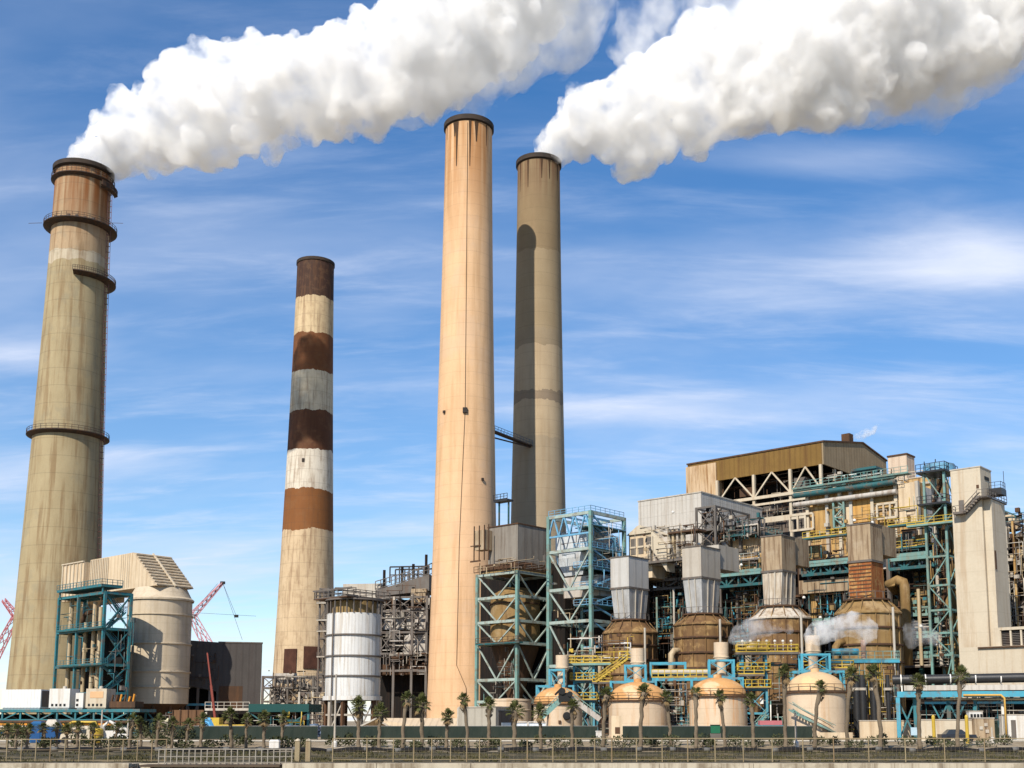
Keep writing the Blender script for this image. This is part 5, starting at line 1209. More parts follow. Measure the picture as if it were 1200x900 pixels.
# big pale grey box
f = Fr('duct_house', 'large smooth pale grey box building below the left end of the rust-brown shed', 'building', 822, 231, 600, zb=GP + Hd - 3)
x0 = f.X(748, 600); y1 = f.Yl(893, 598); z0, z1 = f.Z(815, 624), f.Z(822, 577)
MB().box(x0, 0, 0, y1, z0 - 3, z1).build('wall', GREYBOX, f.root); MB().box(x0 - .12, .12, -.12, y1 + .1, z1, z1 + .25).build('roof_edge', PALES, f.root)
q = MB(); xa, xb_ = f.X(752, 640), f.X(815, 640); flare(q, xa + 3, xb_ - 1, 1.5, 8, 0, x0 + .5, -.5, .5, 12, z0 - 3.01); q.build('outlet_duct', CREAMP, f.root)
# grey steel frame at its corner
q2 = thing('scaffold_tower', 'grey scaffold frame with pipes at the corner of the pale grey box', 'steel frame', f.o, ROT); 
class _F: pass
ff = Fr.__new__(Fr); ff.root = q2; ff.o = Vector(f.o); ff.a = f.a; ff.b = f.b; ff.cam = f.cam; ff.zb = f.zb
za, zb_ = ff.Z(838, 593, -4), ff.Z(838, 640, -4); zm = ff.Z(838, 620, -4)
frame_tower(q2, [ff.X(816, 600, -4), ff.X(838, 600, -4)], [-4, 2, 9], [zb_, zm, za], .4, GREYS, GREYS, brace='X', faces='frb', bw=.5, decks=(1,))
clutter(ff, [GREYS, PALES, DARK, RUSTD], 822, 845, 595, 635, -1, 34, 105, rmin=.1, rmax=.35, out=2.5)
f = Fr('service_deck', 'dark cluttered service deck with pipes behind the second grey box duct', 'platform', 893, 222, 630, zb=GP + Hd - 2)
x0 = f.X(842, 630); z = f.Z(870, 626)
MB().box(x0, 0, 0, 8, z - .4, z).build('deck', TEALD, f.root)
clutter(f, [GREYS, DARK, PALES, TEALD, BLACKP], 842, 892, 605, 632, 0, 60, 106, rmin=.1, rmax=.4, out=2)
r = MB(); r.rail([(x0, -.1, z), (0, -.1, z), (0, 8, z)], 1.2, 1.3, .1); r.build('railing', AQUA, f.root)
for x in (x0, x0 / 2, 0): MB().box(x - .3, x + .3, 0, .6, -1, z - .4).build('column', GREYS, f.root)
q = MB().box(x0 + 1, -1, 2, 8, -1, z - .5).build('casing', CREAMP, f.root)
# cream gantry house left with sloping chute
f = Fr('penthouse', 'cream framed penthouse with a sloping chute at its right, below the pale grey box', 'penthouse', 782, 226, 650, zb=GP + Hd - 3)
xa, xb_, z0, z1 = f.span(737, 763, 650, 618)[0:4]
x0 = f.X(737, 640); x1 = f.X(764, 640); z0, z1 = f.Z(750, 655), f.Z(750, 626); zg_ = f.Z(750, 616)
MB().box(x0, x1, 0, 6, z0 - 4, z1).build('wall', CREAMP, f.root)
MB().hexa([(x0 - .3, -.4, z1), (x1 + .5, -.4, z1), (x1 + .5, 6, z1), (x0 - .3, 6, z1)], [(x0 + 2.5, -.4, zg_), (x0 + 3.2, -.4, zg_), (x0 + 3.2, 6, zg_), (x0 + 2.5, 6, zg_)]).build('roof', CREAM, f.root)
for i in range(3): a = x0 + .5 + i * (x1 - x0) / 3; q = MB().box(a, a + (x1 - x0) * .22, -.08, -.01, z0 + 1, z1 - .8).build('window', GREYS, f.root); MB().box(a - .12, a + (x1 - x0) * .22 + .12, -.2, -.09, z0 + (z1 - z0) * .45, z0 + (z1 - z0) * .52).build('frame', CREAM, q)
a, b_ = f.hy(764, 626, -.5), f.hy(782, 645, -.5)
MB().hexa([(a.x, -.8, a.z - 3), (a.x, 2, a.z - 3), (a.x, 2, a.z + .8), (a.x, -.8, a.z + .8)], [(b_.x, -.8, b_.z - 4.2), (b_.x, 2, b_.z - 4.2), (b_.x, 2, b_.z + .8), (b_.x, -.8, b_.z + .8)]).build('chute', CREAM, f.root)
f.part('casing', GREYDUCT, 764, 784, 630, 662, y=.6, proud=.2, deep=3)
for px in (784, 789, 794, 800): f.part('pipe_column', (CREAM, PIPEB, PALES, GREYS)[px % 4], px, px + 2.4, 620, 655, y=0, proud=.5, deep=.4)
walkway(f, 736, 800, 658, -1.5, 3, GREYS, GREYS); walkway(f, 782, 818, 622, -1, 3, RUSTD, GREYS)
clutter(f, [CREAM, PALES, GREYS, RUSTD, PIPEB], 740, 816, 616, 660, 0, 48, 107, rmin=.08, rmax=.28, out=1.6)

# ================================================================== four scrubber units in a row
def unit(label, px, Y, pl, pr, pyt, pyb, pyc, rcone_py, pye, ra, mb_, mt_, mv, mvc=None, second=None, ribs=False, r=4.85):
    f = Fr('scrubber_unit', label, 'scrubber', px, Y, 680, group='row of ducted scrubber vessels')
    w = -f.X(pl, (pyt + pyb) / 2); d = f.Yl(pr, (pyt + pyb) / 2)
    z1, zb_, zc = f.Z(px, pyt), f.Z(px, pyb), f.Z(px, pyc)
    MB().box(-w, 0, 0, d, zb_, z1).build('box_duct', mb_, f.root)
    MB().box(-w - .12, .12, -.12, d + .12, zb_ - .35, zb_ - .003).build('duct_flange', GREYS, f.root); MB().box(-w - .1, .1, -.1, d + .1, z1, z1 + .2).build('duct_flange', GREYS, f.root)
    k = 1.0 if not ribs else .2; t = MB(); cx, cy = -w / 2, d / 2; hw, hd = w / 2 - k * .35, (3.0 if not ribs else 3.1)
    cy = min(cy, 3.4)
    flare(t, cx - hw, cx + hw, cy - hd * .8, cy + hd * .8, zc, -w + .05, -.05, .05, d - .05, zb_ - .35); t.build('tapered_duct', mt_, f.root)
    if ribs:
        q = MB(); n = 10
        for i in range(n): z = zc + (zb_ - zc) * (i + .5) / n; t_ = (i + .5) / n; e = .12; q.box(-w + .3 - e, -.2 + e, .1 - e + (1 - t_) * (cy - hd * .8), d + (1 - t_) * (cy + hd * .8 - d) + e, z - .09, z + .09)
        q.build('rib', RUSTD, f.root)
    else:
        q = MB()
        for s in (.33, .66): x = -w + w * s; q.bar((x, -.08, zb_ - .4), (cx - hw + 2 * hw * s, cy - hd * .8 - .08, zc), .16); q.bar((.06, d * s, zb_ - .4), (cx + hw + .06, cy + (s - .5) * 2 * hd * .8, zc), .16)
        q.build('stiffener', PALES, f.root)
    zE = f.Z(px, pye, 3 - r); zcl = zc - .3
    vessel(f.root, (cx, cy), r, 3.5, zE, [(r * .78, zE + (zcl - zE) * .45), (r * .6, zcl), (.1, zcl)], mv, RUSTD, 32, [zE - 2.4, zE - 5.0, zE - 7.6], mc=mvc)
    q = MB(); q.lathe([(r * .6, zc - .4), (r * .72, zc - .35), (r * .72, zc - .1), (r * .6, zc - .1)], 24, (cx, cy))
    rr = MB()
    for i in range(16):
        a = i * 2 * math.pi / 16; q_ = (cx + r * .72 * math.cos(a), cy + r * .72 * math.sin(a)); rr.bar((*q_, zc - .1), (*q_, zc + .9), .08); c2 = (cx + r * .72 * math.cos(a + .39), cy + r * .72 * math.sin(a + .39)); rr.bar((*q_, zc + .9), (*c2, zc + .9), .07)
    q.build('collar', RUSTD, f.root); rr.build('railing', GREYS, f.root)
    vr = MB()
    for i in range(14):
        a = i * 2 * math.pi / 14; c_, s_ = math.cos(a), math.sin(a); vr.bar((cx + (r + .08) * c_, cy + (r + .08) * s_, 3.6), (cx + (r + .08) * c_, cy + (r + .08) * s_, zE), .14)
        vr.bar((cx + (r + .2) * c_, cy + (r + .2) * s_, zE), (cx + r * .66 * c_, cy + r * .66 * s_, zcl + .05), .12)
    vr.build('stiffener', mv, f.root)
    for i in range(8): a = i * math.pi / 4; MB().tube((cx + r * .8 * math.cos(a), cy + r * .8 * math.sin(a), 0), (cx + r * .8 * math.cos(a), cy + r * .8 * math.sin(a), 3.6), .3).build('leg', RUSTD, f.root)
    # elbow nozzle on the front
    a = R(-115); p = Vector((cx + (r - .2) * math.cos(a), cy + (r - .2) * math.sin(a), zE - 4.6)); o_ = Vector((math.cos(a), math.sin(a), 0))
    MB().path([p, p + o_ * 1.1, p + o_ * 1.7 - Vector((0, 0, .7)), p + o_ * 1.7 - Vector((0, 0, 6))], .55, 12).build('elbow_pipe', PIPEB if mv is BROWNV else OCHREV, f.root)
    MB().tube((cx + r + .5, cy - r * .6, 4), (cx + r + .5, cy - r * .6, zE + .5), .2).build('drain_pipe', PALES, f.root)
    if second:
        pr2, py_a, py_b, m_ = second; y2 = f.Yl(pr2, (py_a + py_b) / 2, -.4); MB().box(-w + .3, -.4, d + .25, y2, f.Z(px, py_b, 6), f.Z(px, py_a, 6)).build('link_duct', m_, f.root)
    return f
GB = mat('grey_box_duct', (.47, .45, .415), (.38, .36, .33), rough=.5, mott=.4, stain=(.34, .29, .22), stain_amt=.35, corr=2.0)
GB2 = mat('warm_grey_box_duct', (.43, .385, .32), (.33, .285, .225), rough=.55, mott=.5, stain=(.28, .22, .15), stain_amt=.35, corr=2.1)
u1 = unit('grey box duct over a brown vessel, the scrubber next to the pale blue scaffold tower', 737, 205, 715.5, 760, 652, 687, 724, 0, 739, 0, GB, LIGHTDUCT, BROWNV)
u2 = unit('grey two-part box duct over a brown vessel, second scrubber from the left', 822, 195, 799.5, 844, 640, 675, 717, 0, 729, 0, GB2, LIGHTDUCT, BROWNV, second=(866, 640, 668, GB2))
u3 = unit('tan box duct with a stained whitewashed neck over a vessel, third scrubber from the left', 917, 185, 892, 932, 627, 667, 708, 0, 722, 0, TANDUCT, WASHED, BROWNV, mvc=WASHED, second=(948, 632, 664, TANDUCT))
u4 = unit('tan box duct over a rusty ribbed neck and ochre vessel, the rightmost scrubber', 1022, 175, 993, 1034, 613, 655, 700, 0, 716, 0, TANDUCT, mat('rusty_red_duct', (.30, .095, .025), (.17, .05, .018), rough=.85, mott=.9, stain=(.42, .25, .08), stain_amt=.6, stain_scale=2, patch=(.40, .26, .10), patch_amt=.7, patch_scale=.8), OCHREV, second=(1050, 618, 652, TANDUCT), ribs=True, r=4.9)

# ================================================================== cream lift shaft and low wing
f = Fr('lift_tower', 'tall plain cream lift shaft with a zigzag outside stair near its top', 'tower', 1149, 172, 560)
x0 = f.X(1113.5, 552); y1 = f.Yl(1161, 552) ; zt = f.Z(1149, 547)
MB().box(x0, 0, 0, y1, 0, zt).build('shaft', CREAM, f.root); MB().box(x0 - .08, .08, -.08, y1 + .08, zt, zt + .18).build('coping', PALES, f.root)
y2 = y1 + 1.8; zl_ = f.Z(1160, 584)
MB().box(.03, .6 if 0 else 1.2, .6, y2, f.Z(1160, 792), zl_).build('side_shaft', CREAM, f.root)
p = f.hy(1117, 603, -1.2); q = f.hy(1129, 603, -1.2); r_ = f.hy(1145, 584, -1.2); z3 = r_.z
MB().box(p.x, q.x, -1.3, -.01, p.z, p.z + .2).build('landing', GREYS, f.root)
MB().box(r_.x, 1.4, -1.3, -.01, z3, z3 + .2).box(.02, 1.3, -1.3, y2 + .8, z3 + .001, z3 + .19).build('landing', GREYS, f.root)
s = MB(); stair(s, (q.x, -.65, p.z + .1), (r_.x, -.65, z3 + .1), 1.1); s.build('stair', GREYS, f.root)
s = MB(); s.rail([(p.x, -.1, p.z + .2), (p.x, -1.25, p.z + .2), (q.x, -1.25, p.z + .2)], 1.1, 1.2, .07); s.rail([(r_.x, -1.25, z3 + .2), (1.35, -1.25, z3 + .2), (1.35, y2 + .7, z3 + .2)], 1.1, 1.2, .07); s.build('railing', GREYS, f.root)
MB().box(p.x + .5, p.x + 1.3, -.06, 0, p.z + .25, p.z + 2.3).build('door', GREYS, f.root)
MB().box(.05, 2.0, y1 - 1.6, y1 + .6, f.Z(1168, 575), f.Z(1168, 568)).build('balcony', BLACKP, f.root)
s = MB(); z = f.Z(1168, 568); s.rail([(.1, y1 - 1.5, z), (1.9, y1 - 1.5, z), (1.9, y1 + .5, z)], 1.1, 1, .06); s.bar((1.8, y1 + .3, z), (1.8, y1 + .3, z + 3), .07); s.build('railing', BLACKP, f.root)
MB().box(1.21, 1.3, .8, 1.3, f.Z(1156, 667), f.Z(1156, 645)).build('slot_window', RUSTD, f.root); MB().box(.0, .07, y1 * .35, y1 * .75, f.Z(1155, 559), f.Z(1155, 555)).build('vent', BLACK, f.root); MB().box(-.7, -.3, -.07, 0, f.Z(1147, 572), f.Z(1147, 568)).build('vent', RUSTD, f.root)
f = Fr('wing', 'low cream block with dark louvred windows at the foot of the cream lift shaft', 'building', 1166, 166, 760)
x1 = f.X(1235, 760); z0, zm, z1 = f.Z(1180, 792), f.Z(1180, 757), f.Z(1180, 735)
zw0, zw1 = f.Z(1185, 756), f.Z(1185, 738)
XC = f.X(1126, 770)
w_ = MB(); w_.box(XC, x1, -.5, 3, 0, f.Z(1150, 788) + 4.0 if 0 else zm); w_.build('lower_wall', CREAM, f.root)
ub = MB(); xa = f.X(1172, 748); ub.box(.0, xa, 0, 3, zm + .01, z1); ub.box(xa, x1, 0, 3, zw1, z1); ub.box(xa, x1, .6, 3, zm + .01, zw1 - .01); ub.build('upper_wall', CREAM, f.root)
for k in range(5):
    a = xa + .1 + k * (x1 - xa) / 5; q = MB().box(a, a + (x1 - xa) / 5 - .25, .45, .58, zm + .1, zw1 - .05).build('window', DARK, f.root); l_ = MB()
    for i in range(8): z = zm + .2 + i * (zw1 - zm - .3) / 8; l_.box(a, a + (x1 - xa) / 5 - .25, .38, .44, z, z + .08)
    l_.build('louvre', GREYS, q)
for k in range(6): a = xa + k * (x1 - xa) / 5; MB().box(a - .12, a + .12, .1, .58, zm + .02, zw1 - .02).build('mullion', CREAM, f.root)
MB().box(-2.2, x1, -.8, -.51, zm - .25, zm - .05).build('ledge', RUSTD, f.root)

# right-hand dark rusty framework
f = Fr('boiler_framework', 'rusty dark steel boiler framework with thin pipes, right of the cream lift shaft', 'steel frame', 1260, 186, 700)
x0 = f.X(1158, 680); zs = [0] + [f.Z(1190, p) for p in (740, 712, 685, 655, 628, 612)]
frame_tower(f.root, [x0, x0 * .66, x0 * .33, 0], [0, 8], zs, .5, RUSTD, GREYS, brace='X', faces='fb', bw=.4, decks=(2, 3, 4, 5))
MB().box(x0, 0, 8.6, 9.4, 0, zs[-1] - 2).build('back_wall', DARK, f.root)
for a, b_, c, d_, m_ in ((1189, 1215, 625, 668, OCHRE), (1166, 1200, 676, 690, RUSTD), (1180, 1215, 700, 730, DARK), (1165, 1178, 600, 640, RUSTD)): f.part('cladding_panel', m_, a, b_, c, d_, y=1.5, proud=.2, deep=2)
vessel(f.root, (f.X(1182, 610, 4), 4), 1.9, f.Z(1182, 622, 4), f.Z(1182, 606, 4), [(.1, f.Z(1182, 603, 4))], CREAMP, GREYS, 20, [])
r = MB(); r.rail([(x0, -.1, zs[-1] + .2), (0, -.1, zs[-1] + .2)], 1.3, 1.5, .1); a = f.hy(1163, 593, 0); b_ = f.hy(1190, 604, 0); r.bar(a, b_, .25); r.bar(b_, (b_.x, 0, zs[-1]), .22); r.bar(a, (a.x, 0, zs[-2]), .22); r.build('roof_frame', TEALD, f.root)
clutter(f, [RUSTD, GREYS, PALES, DARK, PIPEB], 1165, 1205, 600, 740, 0, 120, 111, rmin=.07, rmax=.25, out=2.5, hz=.45)
for px, m_ in ((1182, PALES), (1190, OCHRE), (1174, RUSTD)): x = f.X(px, 680, -1.4); MB().tube((x, -1.4, zs[1]), (x, -1.4, zs[-1]), .2).build('standpipe', m_, f.root)
# ================================================================== TANK FARM
def tank(label, px, Y, pl, pr, py_sh, py_dome, msh, mdome):
    p = P(px, 850, Y); r = (pr - pl) / 2 / 1335 * Y * .985; t = thing('storage_tank', label, 'tank', (p.x, Y, GP), 0, 'row of domed storage tanks')
    z1 = zp(py_sh, Y - r) - GP; zd = zp(py_dome, Y) - GP
    MB().lathe([(r + .15, 0), (r + .15, .3), (r, .3), (r, z1)], 56).build('shell', msh, t)
    rd = [(r * math.cos(a), z1 + (zd - z1) * math.sin(a)) for a in [R(90) * k / 9 for k in range(10)]]
    d = MB(); n = 56
    for k in range(9):
        b = len(d.v)
        for rr, z in (rd[k], rd[k + 1]):
            for i in range(n): d.v.append((max(rr, .02) * math.cos(2 * math.pi * i / n), max(rr, .02) * math.sin(2 * math.pi * i / n), z))
        for i in range(n): j = (i + 1) % n; d.f.append((b + i, b + j, b + n + j, b + n + i)); d.sm.append(True)
    d.build('dome', mdome, t)
    q = MB(); q.lathe([(r, z1 - .25), (r + .3, z1 - .2), (r + .3, z1 - .05), (r, z1)], 48).lathe([(r + .0, z1 * .9 + .7), (r + .07, z1 * .9 + .7), (r + .07, z1 * .9 + .8), (r, z1 * .9 + .8)], 48); q.build('rim_band', RUSTD, t)
    rl = MB(); k = 32
    for i in range(k):
        a, b = 2 * math.pi * i / k, 2 * math.pi * (i + 1) / k; u = Vector((math.cos(a) * (r + .25), math.sin(a) * (r + .25), z1)); v = Vector((math.cos(b) * (r + .25), math.sin(b) * (r + .25), z1))
        if i % 2 == 0: rl.bar(u, u + Vector((0, 0, 1)), .06)
        rl.bar(u + Vector((0, 0, 1)), v + Vector((0, 0, 1)), .07)
    rl.build('rim_railing', RUSTD, t); MB().lathe([(.6, zd - .3), (.6, zd + .4), (.01, zd + .5)], 16).build('hatch', mdome, t)
    return t, r, z1
t1, r1_, zt1 = tank('cream tank with an orange dome behind the crossed conveyors, leftmost of the domed tanks', 654, 182, 626, 683, 824, 805, TANKW, DOME)
t2, _, _ = tank('clean cream tank with an orange-stained dome, second of the domed tanks from the left', 748, 170, 713.5, 782, 820, 799, TANKW, DOME)
t3, _, _ = tank('cream tank with strong orange rust runs down its shell, third domed tank', 842, 166, 808, 875, 815, 794, TANKO, DOME)
t4, r4_, zt4 = tank('cream tank with a pale dome and an outside stair, rightmost domed tank', 957, 160, 923.5, 991.5, 810, 787, TANKW, DOMEC)
s = MB(); prev = None
for i in range(15):
    a = R(-150 + i * 5.5); z = zt4 * (.62 - i * .035); c = Vector((math.cos(a), math.sin(a), 0)); m_ = c * (r4_ + .6) + Vector((0, 0, z))
    if prev is not None:
        for e in (.25, .95): pp = prev[0] * (r4_ + e) + Vector((0, 0, prev[1])); qq = c * (r4_ + e) + Vector((0, 0, z)); s.bar(pp, qq, .07, .25); s.bar(pp + Vector((0, 0, 1)), qq + Vector((0, 0, 1)), .07)
        s.bar(c * (r4_ + .1) + Vector((0, 0, z)), c * (r4_ + 1) + Vector((0, 0, z)), .3, .06)
    prev = (c, z)
s.build('stair', AQUA, t4)
q = MB(); q.box(-r4_ - .8, r4_ * .9, -r4_ - .9, -r4_ - .6, 0, .9); q.build('base_bund', CREAMP, t4)
# round hatch cover and faces on tank one (manway, gauges)
q = MB(); q.lathe([(.02, .3), (.5, .28), (.62, .1), (.62, 0)], 18); o = q.build('manway', BLACK, t1, (1.3, -r1_ - .0, zt1 * .62)); o.rotation_euler = (R(90), 0, 0)
for x, z in ((.2, .4), (2.2, .4), (.3, .22), (2.1, .22)): MB().box(x - .2, x + .2, -r1_ - .2, -r1_ + .3, zt1 * z, zt1 * z + .45).build('bracket', RUSTD, t1)
# small low round tank
p = P(596, 850, 205); t = thing('storage_tank', 'low flat-topped beige tank behind the grey shed', 'tank', (p.x, 205, 1)); r = 26 / 1335 * 205; z1 = zp(819, 200) - 1
MB().lathe([(r, 0), (r, z1)], 48).lathe([(r + .1, z1 - .3), (r + .1, z1), (.05, z1 + .25)], 48).build('shell', TANKW, t); MB().lathe([(r, z1 - 2), (r + .08, z1 - 1.95), (r + .08, z1 - 1.8), (r, z1 - 1.75)], 48).build('hoop', CREAMP, t)
def vent_stack(label, px, Y, wl, wt, pyt, pym, pyb):
    p = P(px, 850, Y); t = thing('vent_stack', label, 'vent pipe', (p.x, Y, 1), 0, 'white vent stacks behind the domed tanks'); zt_, zm_ = zp(pyt, Y) - 1, zp(pym, Y) - 1
    a, b = wt / 2 / 1335 * Y, wl / 2 / 1335 * Y
    MB().lathe([(b, 0), (b, zm_ - .4)], 24).build('pipe', TANKW, t); MB().lathe([(b, zm_ - .4), (a, zm_), (a, zt_), (a - .25, zt_), (a - .25, zt_ - 1)], 28).build('silencer', TANKW, t)
    MB().lathe([(a, zm_ + .2), (a + .1, zm_ + .25), (a + .1, zm_ + .4), (a, zm_ + .45)], 28).build('flange', CREAMP, t)
vent_stack('white vent stack behind the leftmost domed tank', 659, 188, 11, 15, 768, 785, 805); vent_stack('white vent stack behind the second domed tank', 748, 177, 10, 16, 760, 779, 797)
vent_stack('white vent stack behind the rust-streaked third tank', 847, 173, 11, 17, 753, 773, 793); vent_stack('white vent stack behind the rightmost domed tank', 955.5, 167, 11, 17, 745, 766, 785)
# blue portal frames between tanks
def bframe(label, name, px0, px1, Y, levels, yd=3.2, m_=CYAN, brace='X', rails=(), cw=.34, rot=R(-6), rm=YEL, nx=1, decks=True):
    f = Fr(name, label, 'steel frame', px1, Y, 830, rot=rot); x0 = f.X(px0, 820); zs = [0] + [f.Z((px0 + px1) / 2, p) for p in levels]
    xs_ = [x0 + (0 - x0) * i / nx for i in range(nx + 1)]
    frame_tower(f.root, xs_, [0, yd], zs, cw, m_, m_, brace=brace, faces='fb', bw=.35)
    for k in rails:
        z = zs[k] + cw * .5; q = MB().box(x0 - .6, .6, -.7, yd, z + .003, z + .12).build('deck', GREYS, f.root)
        r = MB(); r.rail([(x0 - .6, yd, z + .12), (x0 - .6, -.65, z + .12), (.6, -.65, z + .12), (.6, yd, z + .12)], 1.15, 1.0, .11); r.rail([(x0 - .6, yd - .1, z + .12), (.6, yd - .1, z + .12)], 1.15, 1.0, .1); r.build('railing', rm, q)
    return f, xs_, zs
f, xs_, zs = bframe('cyan steel platform tower with three yellow-railed decks, right of the leftmost domed tank', 'platform_tower', 673, 696, 190, (822, 799, 779), rails=(1, 2, 3), rot=R(-12))
q = MB(); a = f.hy(699, 799, -.6); b_ = f.hy(736, 772, -.6); stair(q, a, b_, 1.0); q.build('stair', YEL, f.root)
walkway(f, 663, 716, 777, -.9, 3, AQUA, YEL, th=.35, w=.12); walkway(f, 694, 716, 799, -1, 2.4, GREYS, YEL, w=.12); walkway(f, 725, 745, 771, -1, 2.4, GREYS, YEL, w=.12)
clutter(f, [PALES, RUSTD, GREYS, YEL, LAMPG], 665, 740, 745, 772, 4, 40, 121, rmin=.1, rmax=.35, out=3)
clutter(f, [PALES, RUSTD, AQUA, GREYS], 690, 715, 800, 860, 3, 26, 122, rmin=.08, rmax=.25, out=2)
f, xs_, zs = bframe('cyan platform tower with yellow railings between the third and rightmost domed tanks', 'platform_tower', 871, 899, 172, (836, 808, 788, 764), rails=(2, 3, 4), rot=R(-6), yd=4)
walkway(f, 862, 936, 764, -1, 3, GREYS, YEL, th=.35, w=.13); walkway(f, 860, 896, 790, -1.2, 1.2, GREYS, YEL, w=.12)
q = MB(); a = f.hy(880, 860, -.4); b_ = f.hy(899, 838, -.4); stair(q, a, b_, .8); q.build('stair', AQUA, f.root)
clutter(f, [PALES, RUSTD, GREYS, AQUA, LAMPG], 865, 935, 766, 860, 3, 60, 123, rmin=.08, rmax=.25, out=2.5)
for k in range(7): p = f.hy(870 + k * 9.5, 752, -.5); q = MB().bar((p.x, -.5, f.Z(870, 764) if 0 else p.z - 2.4), (p.x, -.5, p.z), .07); q.lathe([(.02, p.z + .3), (.22, p.z + .2), (.2, p.z)], 8, (p.x, -.5)); q.build('lamp_post', LAMPG, f.root)
for lb, a, b_, Y, lv, n, ym in (('low cyan portal frame over the dome of the leftmost tank', 629, 672, 187, (804,), 1, 3), ('square cyan frame around the white vent stack of the leftmost tank', 644, 661, 186, (805, 785), 1, 2.5),
                          ('square cyan frame around the white vent stack of the second tank', 733, 757, 174, (797, 780), 1, 3), ('cyan portal frame spanning the gap over the second domed tank', 716, 769, 173, (799,), 1, 3),
                          ('cyan portal with brackets between the second and third domed tanks', 763, 804, 176, (795, 777), 1, 3.4), ('square cyan frame around the vent stack of the third tank', 832, 861, 170, (793, 774), 1, 3),
                          ('low cyan beam frame over the dome of the third tank', 811, 871, 168, (795,), 1, 3), ('square cyan frame around the vent stack of the rightmost tank', 941, 974, 164, (786, 767), 1, 3),
                          ('low cyan frame over the dome of the rightmost domed tank', 930, 990, 163, (787,), 1, 3)):
    bframe(lb, 'portal_frame', a, b_, Y, lv, yd=ym, nx=n, brace='X' if len(lv) > 1 and b_ - a < 34 else None, cw=.32)
f = Fr('pipe_bridge', 'cyan pipe bridge with a yellow railing and lagged pipes, between the second and third tanks', 'pipe bridge', 832, 174, 830, rot=R(-6))
x0 = f.X(764, 800); z = f.Z(800, 794); MB().box(x0, 0, 0, 3, z - .5, z).build('deck', CYAN, f.root); r = MB(); r.rail([(x0, 0, z), (0, 0, z)], 1.2, 1, .12); r.rail([(x0, 2.8, z), (0, 2.8, z)], 1.2, 1, .12); r.build('railing', YEL, f.root)
for x in (x0 + .3, x0 / 2, -.3): MB().box(x - .2, x + .2, 1.2, 1.6, 0, z - .5).build('column', CYAN, f.root)
MB().tube((x0, 1.5, z + .9), (0, 1.5, z + .9), .45).build('lagged_pipe', PALES, f.root)
clutter(f, [PALES, AQUA, GREYS, RUSTD], 770, 812, 800, 860, 1.5, 60, 124, rmin=.07, rmax=.2, out=2)
q = MB()
for k in range(6): zz_ = z * (.15 + .13 * k); q.bar((x0 + 1, 1, zz_), (x0 * .45, 1, zz_), .12)
q.build('cable_ladder', PALES, f.root)
# brown pipes & small platforms round vessels
f = Fr('pipe_bridge', 'cyan railed pipe bridge with yellow rails beside the rightmost scrubber', 'pipe bridge', 1057, 166, 830, rot=R(-6))
x0 = f.X(968, 800); z = f.Z(1010, 773); MB().box(x0, 0, 0, 3.6, z - .45, z).build('deck', CYAN, f.root)
r = MB(); r.rail([(x0, 0, z), (0, 0, z), (0, 3.4, z)], 1.2, 1.2, .09); r.build('railing', AQUA, f.root)
for px in (970, 1003, 1030, 1055): x = f.X(px, 820); MB().box(x - .18, x + .18, 1.2, 1.6, 0, z - .45).build('column', CYAN if px < 1010 else GREYS, f.root)
walkway(f, 973, 1001, 783, -1, 1.4, GREYS, YEL, w=.12); walkway(f, 940, 972, 784, 0, 1.4, GREYS, YEL, w=.12)
MB().tube((f.X(975, 764, 1), 1, f.Z(985, 764, 1)), (f.X(1006, 764, 1), 1, f.Z(985, 764, 1)), .5).build('header_pipe', CYAN, f.root)
x = f.X(1012, 765, .6); MB().tube((x, .6, z), (x, .6, f.Z(1012, 750, .6)), .36, n=12).build('steam_vent', mat('pink_vent', (.62, .36, .24)), f.root)
clutter(f, [PALES, GREYS, RUSTD, YEL, AQUA], 965, 1050, 775, 862, 3, 130, 125, rmin=.06, rmax=.2, out=3, hz=.4)
for i, px in enumerate((1004, 1011, 1024, 1041)):
    x = f.X(px, 820, -1.2); q = MB().tube((x, -1.2, 0), (x, -1.2, f.Z(px, 791, -1.2)), .52 if i < 3 else .3, n=14).build('black_riser', BLACKP, f.root)
    MB().tube((x, -1.2, f.Z(px, 809, -1.2)), (x, -1.2, f.Z(px, 806, -1.2)), .62, n=14).build('clamp', PALES, q)
# black pipe run, grey beam and cyan pipe rack on the right
f = Fr('pipe_rack', 'cyan steel pipe rack carrying a thick black pipe at the right edge', 'pipe rack', 1235, 148, 830, rot=R(-14))
x0 = f.X(1052, 830); zt = f.Z(1130, 810); z2 = f.Z(1130, 822)
MB().box(x0, 0, 0, .55, zt - .75, zt).build('main_beam', CYAN, f.root); MB().box(x0 + 3.5, 0, 1.2, 1.6, z2 - .3, z2).build('second_beam', CYAN, f.root); MB().box(x0 + 3, 0, 4.5, 4.9, zt - .6, zt).build('main_beam', CYAN, f.root)
for px, y, m_ in ((1053, 0, CYAN), (1073, 1.4, TEAL), (1112, 1.4, TEALD), (1143, 1.4, TEAL), (1176, 1.4, WHITEP), (1207, 1.4, CYAN), (1053, 4.6, TEALD), (1205, 4.6, TEALD)):
    x = f.X(px, 840, y); MB().box(x - .25, x + .25, y - .2 if y else .02, y + .2 if y else .5, 0, zt - .76).build('column', m_, f.root)
b = MB()
for a, c in ((1054, 1072), (1092, 1112), (1112, 1132)):
    u, v = f.X(a, 840, 1.4), f.X(c, 840, 1.4); b.bar((u, 1.4, .2), (v, 1.4, z2), .2); b.bar((v, 1.4, .2), (u, 1.4, z2), .2)
b.build('bracing', TEAL, f.root)
za, zb_ = f.Z(1010, 795), f.Z(1200, 788); zp_ = (za + zb_) / 2 + .2
xq = f.X(1046, 795)
MB().tube((xq, .6, zt + 1.55), (0, .6, zt + 1.75), .62, n=16).build('black_pipe', BLACKP, f.root)
q = MB(); x = xq + 1
